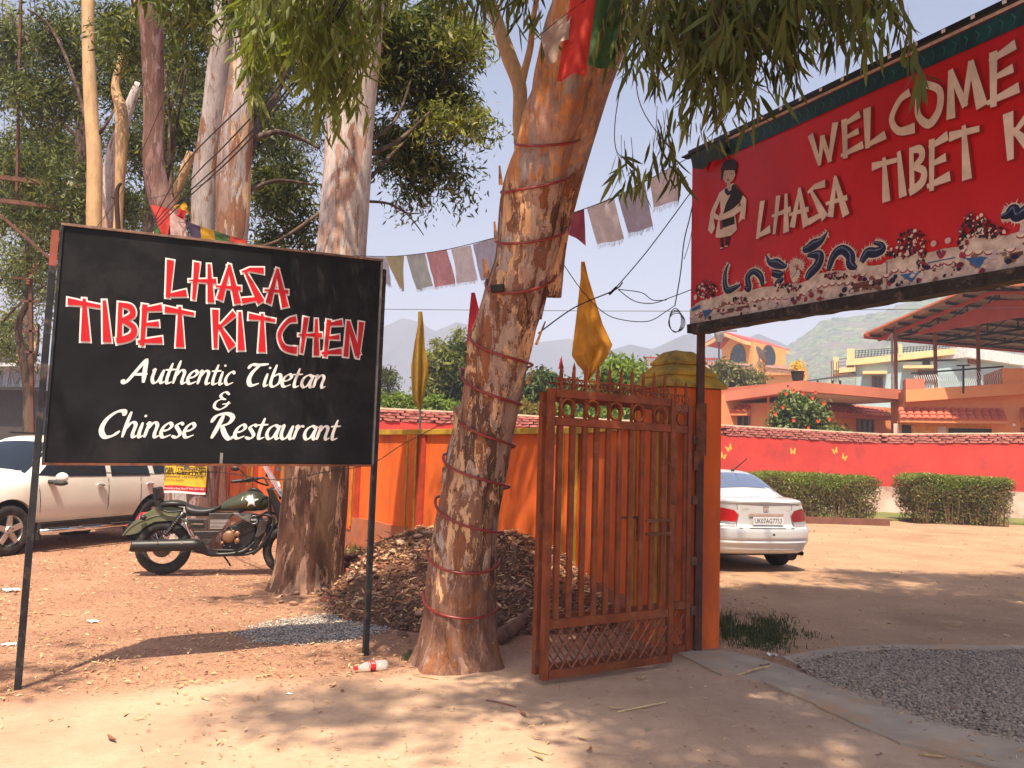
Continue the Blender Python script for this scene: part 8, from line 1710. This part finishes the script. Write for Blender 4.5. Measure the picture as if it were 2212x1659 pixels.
# white building & blue column at the left edge
wb = thing('roadside_building', 'white scaffold fronted building glimpsed left of the sign', 'building', at(30, 950, 45)[:], world=True)
fw = Facade(at(-260, 850, 47), at(105, 850, 45)); mb = MB(); fw.rect(mb, -260, 792, 95, 840, -6, 0); mb.build('upper_floor', M('bluish_white_wall', (.50, .52, .58), .7), wb)
mb = MB(); fw.rect(mb, -260, 838, 95, 950, -6, -.5); mb.build('ground_floor', M('dark_shop', (.05, .04, .035), .9), wb)
mb = MB(); fw.rect(mb, -260, 835, 100, 842, .0, .5); mb.build('ledge', m_dark, wb); mb = MB(); fw.rect(mb, -260, 786, 100, 793, -6, .8); mb.build('roof', M('pale_sheet_roof', (.62, .62, .64), .5), wb)
for k in range(9): mb = MB(); x = -40+k*16; mb.bar(fw.w(*fw.px(x, 836), .3), fw.w(*fw.px(x+8*(-1)**k, 794), .3), .06); mb.build('scaffold_pole', m_steel, wb)
for k in range(8): mb = MB(); fw.rect(mb, -60+k*18, 800, -48+k*18, 830, .01, .06); mb.build('window', flat('hazy_pane', (.30, .36, .44), .3), wb)
mb = MB(); fw2 = Facade(at(40, 900, 40), at(100, 900, 40)); fw2.rect(mb, 56, 923, 76, 945, 0, .1); tag(mb.build('red_board', flat('red_board', (.5, .03, .03))), 'small plain red board behind the dark blue car', 'board')
mb = MB(); mb.bar(P3(87, 880, 39), P3(87, 955, 39), .35); tag(mb.build('blue_post', flat('blue_post', (.03, .05, .16))), 'dark blue post just left of the sign post', 'post')

# ------------------------------------------------------------------ rubble heap, litter, ash, bottle
def heap_h(x, y):
    h = 0
    for (cx, cy, r_, hh, sx) in HE: d = math.hypot((x-cx)/sx, (y-cy))/r_; h = max(h, hh*max(0, 1-d**1.25)) if d < 1 else h
    return h*.84 + (.05*noise.noise((x*3, y*3, 1)) + .02*noise.noise((x*11, y*11, 1)))*min(1, h*6)
HE = [(-1.05, 10.35, 1.35, .80, 1.0), (-.70, 10.0, 1.55, .84, 1.0), (-.05, 9.65, 1.6, .86, 1.0), (.15, 9.1, 1.3, .66, 1.0), (-.35, 8.7, 1.4, .42, 1.1), (.35, 8.5, 1.0, .45, 1.0), (-1.35, 9.5, .8, .25, 1.0)]
V = []; nx, ny = 130, 130
for j in range(ny+1):
    for i in range(nx+1): x, y = lerp(-3.4, 1.9, i/nx), lerp(7.0, 12.3, j/ny); V.append((x, y, heap_h(x, y)-.02))
I = np.arange((nx+1)*(ny+1)).reshape(ny+1, nx+1); Fc = np.stack([I[:-1, :-1], I[:-1, 1:], I[1:, 1:], I[1:, :-1]], -1).reshape(-1, 4)
tag(npmesh('rubble_mound', np.array(V), Fc, 4, M('rubble_soil', (.17, .085, .055), .95, 0, .35, 9, bump=.9, bs=40, bd=.03, spec=.1, dirt=(.085, .035, .022), ds=4), smooth=True), kind='structure')
pts = []; sz = []
while len(pts) < 11000:
    x, y = rnd.uniform(-3.0, 1.6), rnd.uniform(7.1, 11.8); h = heap_h(x, y)
    if h > .02 and noise.noise((x*2.2, y*2.2, 5)) > rnd.uniform(-.5, .25): pts.append((x, y, h-.012)); sz.append(rnd.uniform(.004, .016)*(1.7 if rnd.random() < .08 else 1))
tag(pebbles('rubble', pts, sz, m_rubble, flat_=.75, seed=4), kind='stuff')
stone_me = []
for k in range(8):
    bm = bmesh.new(); bmesh.ops.create_icosphere(bm, subdivisions=2, radius=1)
    for v in bm.verts: v.co *= 1 + .28*noise.noise(v.co*1.3+Vector((k*5, 0, 0))); v.co.z *= .62; v.co.x *= 1.2
    me = bpy.data.meshes.new('stone'); bm.to_mesh(me); bm.free(); me.polygons.foreach_set('use_smooth', [True]*len(me.polygons)); stone_me.append(me)
m_st = [M('stone_buff', (.38, .22, .14), .9, 0, .2, 8, bump=.3), M('stone_brown', (.19, .10, .065), .9, 0, .25, 8, bump=.3), M('stone_pale', (.48, .32, .22), .9, 0, .2, 8, bump=.3), M('stone_red', (.38, .11, .06), .9, 0, .2, 8, bump=.3)]
def stone(p, s, k, mi, name='stone', lab='rounded stone lying in the rubble heap', cat='stone', grp='stones of the rubble heap'):
    o = bpy.data.objects.new(name, stone_me[k % 8]); C.objects.link(o); o.location = p; o.scale = (s*rnd.uniform(.8, 1.3), s*rnd.uniform(.8, 1.2), s*rnd.uniform(.7, 1.1)); o.rotation_euler = (rnd.uniform(-.4, .4), rnd.uniform(-.4, .4), rnd.uniform(0, 6.28))
    if not o.data.materials: o.data.materials.append(m_st[0])
    o.material_slots[0].link = 'OBJECT'; o.material_slots[0].material = m_st[mi]; return tag(o, lab, cat, grp)
for k in range(170):
    if k < 90: u = rnd.random(); x, y = lerp(-2.3, -.55, u)+rnd.gauss(0, .12), lerp(9.35, 9.75, u)+rnd.gauss(0, .35)
    else: x, y = rnd.uniform(-1.9, 1.0), rnd.uniform(7.5, 10)
    h = heap_h(x, y)
    if h < .015 and k >= 90: h = 0
    s = rnd.uniform(.02, .05) if k < 90 else rnd.uniform(.015, .035); stone((x, y, h+s*.25), s, k, (2 if k % 3 else 0) if k < 60 else rnd.choice([0, 1, 1, 3]))
p = gnd(745, 1245); 
for (x, y, s, mi, lab) in ((760, 1222, .14, 1, 'largest flat grey brown stone at the left foot of the heap'), (742, 1245, .08, 3, 'red brick fragment below the flat stone'), (757, 1248, .07, 3, 'second red brick fragment touching the first'), (735, 1262, .05, 1, 'small dark stone beside the big grey trunk'), (870, 1375, .05, 1, 'dark cobble at the front foot of the heap'), (905, 1352, .05, 0, 'buff cobble beside the leaning trunk')):
    q = gnd(x, y); q.z = heap_h(q.x, q.y); stone((q.x, q.y, q.z+s*.3), s, int(s*1000), mi, 'stone', lab, 'stone', None)
m_rustd0 = M('log_brown', (.20, .10, .065), .9, 0, .3, 8, bump=.5)
mb = MB(); a = gnd(1075, 1392); b = gnd(1150, 1345); mb.tube([a+Vector((0, 0, .05)), a.lerp(b, .5)+Vector((0, 0, .065)), b+Vector((0, 0, .08))], [.065, .06, .055], 12); tag(mb.build('fallen_log', m_rustd0, None, True), 'dark log lying right of the leaning trunk base', 'log')
for i, (x0_, y0_, x1_, y1_) in enumerate(((790, 1200, 880, 1145), (760, 1290, 850, 1240), (800, 1250, 905, 1180), (830, 1300, 900, 1255))):
    a, b = gnd(x0_, y0_), gnd(x1_, y1_); a.z = heap_h(a.x, a.y)+.03; b = a.lerp(b, .5); b.z = heap_h(b.x, b.y)+.05; mb = MB(); mb.tube([a, b], [.008, .004], 5); tag(mb.build('stick', m_twig), '%s dead stick lying along the left slope of the heap' % ('upper', 'lowest', 'longest', 'front')[i], 'stick')
# leaf litter
m_litter = islandmat('dry_leaf_litter', [(.50, .28, .13), (.62, .40, .20), (.32, .13, .07), (.42, .19, .09), (.70, .52, .30), (.24, .09, .05)])
def litter(n, fn, size, name, m, seed):
    R = np.random.RandomState(seed); P = []
    while len(P) < n:
        q = fn(R)
        if q is not None: P.append(q)
    P = np.array(P); a = R.rand(n)*6.28; L = size*R.uniform(.5, 1.6, n)**1.3; w_ = L*R.uniform(.10, .32, n); d = np.stack([np.cos(a), np.sin(a), R.normal(0, .22, n)], 1); s = np.stack([-np.sin(a), np.cos(a), R.normal(0, .35, n)], 1)
    k = R.uniform(0, .25, n)[:, None]*L[:, None]*np.array([0, 0, 1])
    V = np.stack([P, P+d*L[:, None]*.35+s*w_[:, None]*.5+k, P+d*L[:, None]*.35-s*w_[:, None]*.5+k*.6, P+d*L[:, None]*.75+s*w_[:, None]*.35+k, P+d*L[:, None]*.75-s*w_[:, None]*.3+k*.7, P+d*L[:, None]], 1)
    F3 = np.array([(0, 2, 1), (1, 2, 3), (2, 4, 3), (3, 4, 5)]); Fc = (F3[None] + (np.arange(n)*6)[:, None, None]).reshape(-1, 3)
    return tag(npmesh(name, V.reshape(-1, 3), Fc, 3, m), kind='stuff')
def in_litter(R):
    x, y = R.uniform(-9, 3), 4.6 + 14*R.rand()**1.6; s = polydist(x, y, sand_poly)
    if s > -.05 and R.rand() > .05*math.exp(-max(0, s)*1.5)+.012: return None
    if noise.noise((x*.8, y*.8, 3)) + R.rand()*1.2 < .35: return None
    return (x, y, gz(x, y)+.006 + max(0, heap_h(x, y)))
litter(30000, in_litter, .034, 'leaf_litter', m_litter, 3)
litter(22000, in_litter, .016, 'leaf_litter', m_litter, 4)
litter(2500, lambda R: (lambda x, y: (x, y, heap_h(x, y)+.01) if heap_h(x, y) > .03 else None)(R.uniform(-3, 1.7), R.uniform(7.1, 11)), .07, 'leaf_litter', m_litter, 6)
litter(3000, lambda R: (lambda x, y: (x, y, gz(x, y)+.006))(R.uniform(2, 16), R.uniform(7, 24)), .045, 'leaf_litter', m_litter, 8)
litter(700, lambda R: (lambda p: (p.x, p.y, gz(p.x, p.y)+.006))(gnd(R.uniform(300, 1700), R.uniform(1440, 1700))), .025, 'leaf_litter', m_litter, 13)
# single larger leaves, bark curls and twigs in the foreground
def bigleaf(px_, py_, L, kind, k):
    p = gnd(px_, py_); z_ = gz(p.x, p.y)+.008; a = rnd.uniform(0, 6.28); mb = MB(); w_ = L*(.22 if kind == 'leaf' else .10); cu = rnd.uniform(.15, .5)*L; bend = rnd.uniform(-.25, .25)
    def fn(u, v):
        t = u-.5; q = (v-.5)*w_*math.sin(math.pi*min(1, max(.02, u*.96+.02)))**.7; x = t*L; y = q + bend*L*t*t*2; return Vector((x*math.cos(a)-y*math.sin(a), x*math.sin(a)+y*math.cos(a), .003 + cu*t*t*.8 + abs(v-.5)*w_*.5))
    mb.grid(fn, 8, 2); o = mb.build('fallen_leaf' if kind == 'leaf' else 'bark_curl', m_bl[k % 4], None, True); o.location = (p.x, p.y, z_); return o
m_bl = [M('leaf_tan', (.55, .36, .18), .7, 0, .2, 20, bump=0), M('leaf_straw', (.66, .50, .26), .7, 0, .15, 20, bump=0), M('leaf_brown', (.26, .10, .05), .8, 0, .2, 20, bump=0), M('leaf_olive', (.34, .30, .10), .7, 0, .2, 20, bump=0)]
fixed = [(270, 1545, .07), (300, 1555, .06), (240, 1600, .10), (340, 1520, .05), (130, 1370, .06), (215, 1375, .04), (540, 1345, .07), (505, 1270, .05), (720, 1480, .09), (530, 1580, .05), (1130, 1545, .10), (950, 1530, .05), (1160, 1600, .06), (1260, 1600, .09), (1275, 1625, .08), (1165, 1640, .08), (1385, 1470, .10), (1520, 1512, .05), (1650, 1440, .10), (1400, 1580, .05), (1480, 1590, .05), (1570, 1600, .04), (1900, 1640, .06), (2100, 1600, .07), (2145, 1540, .09), (2030, 1503, .10), (1930, 1480, .05), (1890, 1430, .08), (1760, 1430, .05), (1330, 1535, .09), (1185, 1520, .04), (400, 1500, .05), (600, 1620, .05), (470, 1610, .05), (730, 1620, .04), (860, 1560, .04), (1810, 1560, .05), (1700, 1500, .05), (345, 1385, .05), (1090, 1480, .04), (900, 1490, .04)]
for k, (x, y, L) in enumerate(fixed): tag(bigleaf(x, y, L*1.1, 'leaf', k), 'single dry eucalyptus leaf lying on the bare ground', 'leaf', 'loose dry leaves on the ground')
for k in range(110):
    x, y = rnd.uniform(0, 900), rnd.uniform(1200, 1520); 
    if y > 1480 and x > 500: continue
    tag(bigleaf(x, y, rnd.uniform(.04, .08), 'leaf', k), 'single dry eucalyptus leaf lying on the bare ground', 'leaf', 'loose dry leaves on the ground')
for i, (x0_, y0_, x1_, y1_, r_, lab) in enumerate(((1592, 1465, 1665, 1442, .012, 'pale broken stick on the edge of the concrete strip'), (1335, 1540, 1440, 1520, .006, 'split brown bark sliver in the centre foreground'), (1050, 1512, 1115, 1528, .004, 'thin pale twig left of the bark sliver'), (1140, 1618, 1190, 1632, .004, 'short brown twig near the bottom edge'), (1730, 1430, 1800, 1436, .005, 'light stick lying across the gravel corner'), (1980, 1575, 2080, 1588, .004, 'thin curved twig on the concrete strip'), (1985, 1634, 2040, 1640, .007, 'dark sliver of bark on the concrete strip'), (160, 1430, 230, 1440, .003, 'pale grass stalk beside the sign shadow'), (2110, 1640, 2170, 1655, .006, 'broken bark piece at the bottom right corner'), (905, 1460, 945, 1468, .005, 'short twig right of the plastic bottle'))):
    a, b = gnd(x0_, y0_), gnd(x1_, y1_); m2 = a.lerp(b, .5) + Vector((rnd.uniform(-.03, .03), rnd.uniform(-.02, .02), r_*2)); mb = MB(); mb.tube(catmull([(a.x, a.y, gz(a.x, a.y)+r_), (m2.x, m2.y, gz(m2.x, m2.y)+r_*1.8), (b.x, b.y, gz(b.x, b.y)+r_)], 5), r_, 6); tag(mb.build('twig', m_bl[i % 3], None, True), lab, 'twig')
# ash
pts = []; ash = [tuple(gnd(x, y)[:2]) for x, y in ((530, 1370), (600, 1345), (700, 1330), (820, 1332), (830, 1360), (760, 1382), (640, 1392), (560, 1388))]
m_ash = islandmat('ash_flake', [(.62, .56, .50), (.48, .42, .37), (.10, .08, .07), (.72, .67, .61), (.56, .48, .43)])
x0 = min(p[0] for p in ash)-.2; x1 = max(p[0] for p in ash)+.2; y0 = min(p[1] for p in ash)-.2; y1 = max(p[1] for p in ash)+.2
while len(pts) < 11000:
    x, y = rnd.uniform(x0, x1), rnd.uniform(y0, y1)
    if polydist(x, y, ash) > rnd.gauss(-.02, .05)+.05*noise.noise((x*4, y*4, 0)): pts.append((x, y, gz(x, y)+rnd.uniform(0, .018)+.012*max(0, noise.noise((x*8, y*8, 2)))))
tag(pebbles('ash_pile', pts, RS.uniform(.003, .010, len(pts)), m_ash, flat_=.35, seed=9), kind='stuff')
# small green clump and scraps
gp = [tuple(gnd(x, y)) for x, y in ((888, 1420), (896, 1416), (880, 1425))]; o = blades('weed_clump', gp, .05, m_grass, 40, .03, 8); o['kind'] = 'stuff'
gp = []
for x, y in ((750, 1205), (765, 1200), (775, 1190), (800, 1188), (755, 1180)): q = gnd(x, y); gp.append((q.x, q.y, heap_h(q.x, q.y)))
o = blades('weed_clump', gp, .12, m_grass, 50, .12, 9, 1.2, .008); o['kind'] = 'stuff'
for i, (x, y, s, lab) in enumerate(((200, 1345, .06, 'crumpled white paper scrap on the litter left of the sign'), (625, 1497, .025, 'tiny white scrap in the sand below the sign shadow'), (22, 1278, .10, 'torn white scrap behind the left sign post'), (1668, 1418, .05, 'pale plastic scrap at the foot of the pillar'), (20, 1393, .06, 'whitish scrap at the left picture edge'))):
    p = gnd(x, y); mb = MB(); mb.grid(lambda u, v: Vector(((u-.5)*s*1.6, (v-.5)*s, s*.35*noise.noise((u*3, v*3, i*3))+s*.25)), 5, 4); o = mb.build('paper_scrap', m_white); o.location = (p.x, p.y, gz(p.x, p.y)); tag(o, lab, 'scrap')
# plastic bottle
a, b = gnd(766, 1452), gnd(836, 1443); bt_ = thing('plastic_bottle', 'empty clear plastic bottle with red cap and label lying below the sign', 'bottle', (a.x, a.y, gz(a.x, a.y)+.034), math.atan2(b.y-a.y, b.x-a.x)); L = (b-a).length
mb = MB(); mb.lathe([(.013, L*.05), (.014, L*.12), (.024, L*.22), (.033, L*.33), (.034, L*.42), (.031, L*.44), (.031, L*.60), (.034, L*.62), (.034, L*.92), (.028, L*.98), (.012, L*.985), (0, L*.96)], (0, 0, 0), 'X', 20); mb.build('bottle_body', glassmat('pet_plastic', (.80, .84, .86), .06, .30), bt_, True)
mb = MB(); mb.lathe([(0, -.002), (.015, -.002), (.016, .018), (0, .018)], (0, 0, 0), 'X', 16); mb.build('cap', flat('bottle_red', (.62, .02, .02), .4), bt_)
mb = MB(); mb.lathe([(.0325, L*.435), (.0325, L*.605)], (0, 0, 0), 'X', 20); lb = mb.build('label', flat('label_red', (.58, .02, .02), .4), bt_, True)
mb = MB(); mb.tube([(L*.47, -.018, .028), (L*.50, -.026, .021), (L*.53, -.020, .0275), (L*.57, -.027, .0195)], .0025, 5); o = mb.build('label_swash', m_white, None); o.parent = lb

# clods and grit of the bare earth
cp = []
while len(cp) < 14000:
    x, y = rnd.uniform(-8, 3), 4.4 + 12*rnd.random()**1.5
    if polydist(x, y, sand_poly) < .0 or rnd.random() < .06: cp.append((x, y, gz(x, y) + .001))
tag(pebbles('earth_grit', cp, RS.uniform(.002, .008, len(cp)), islandmat('grit', [(.28, .12, .075), (.42, .22, .14), (.20, .085, .055), (.52, .33, .22)]), flat_=.6, seed=19), kind='stuff')
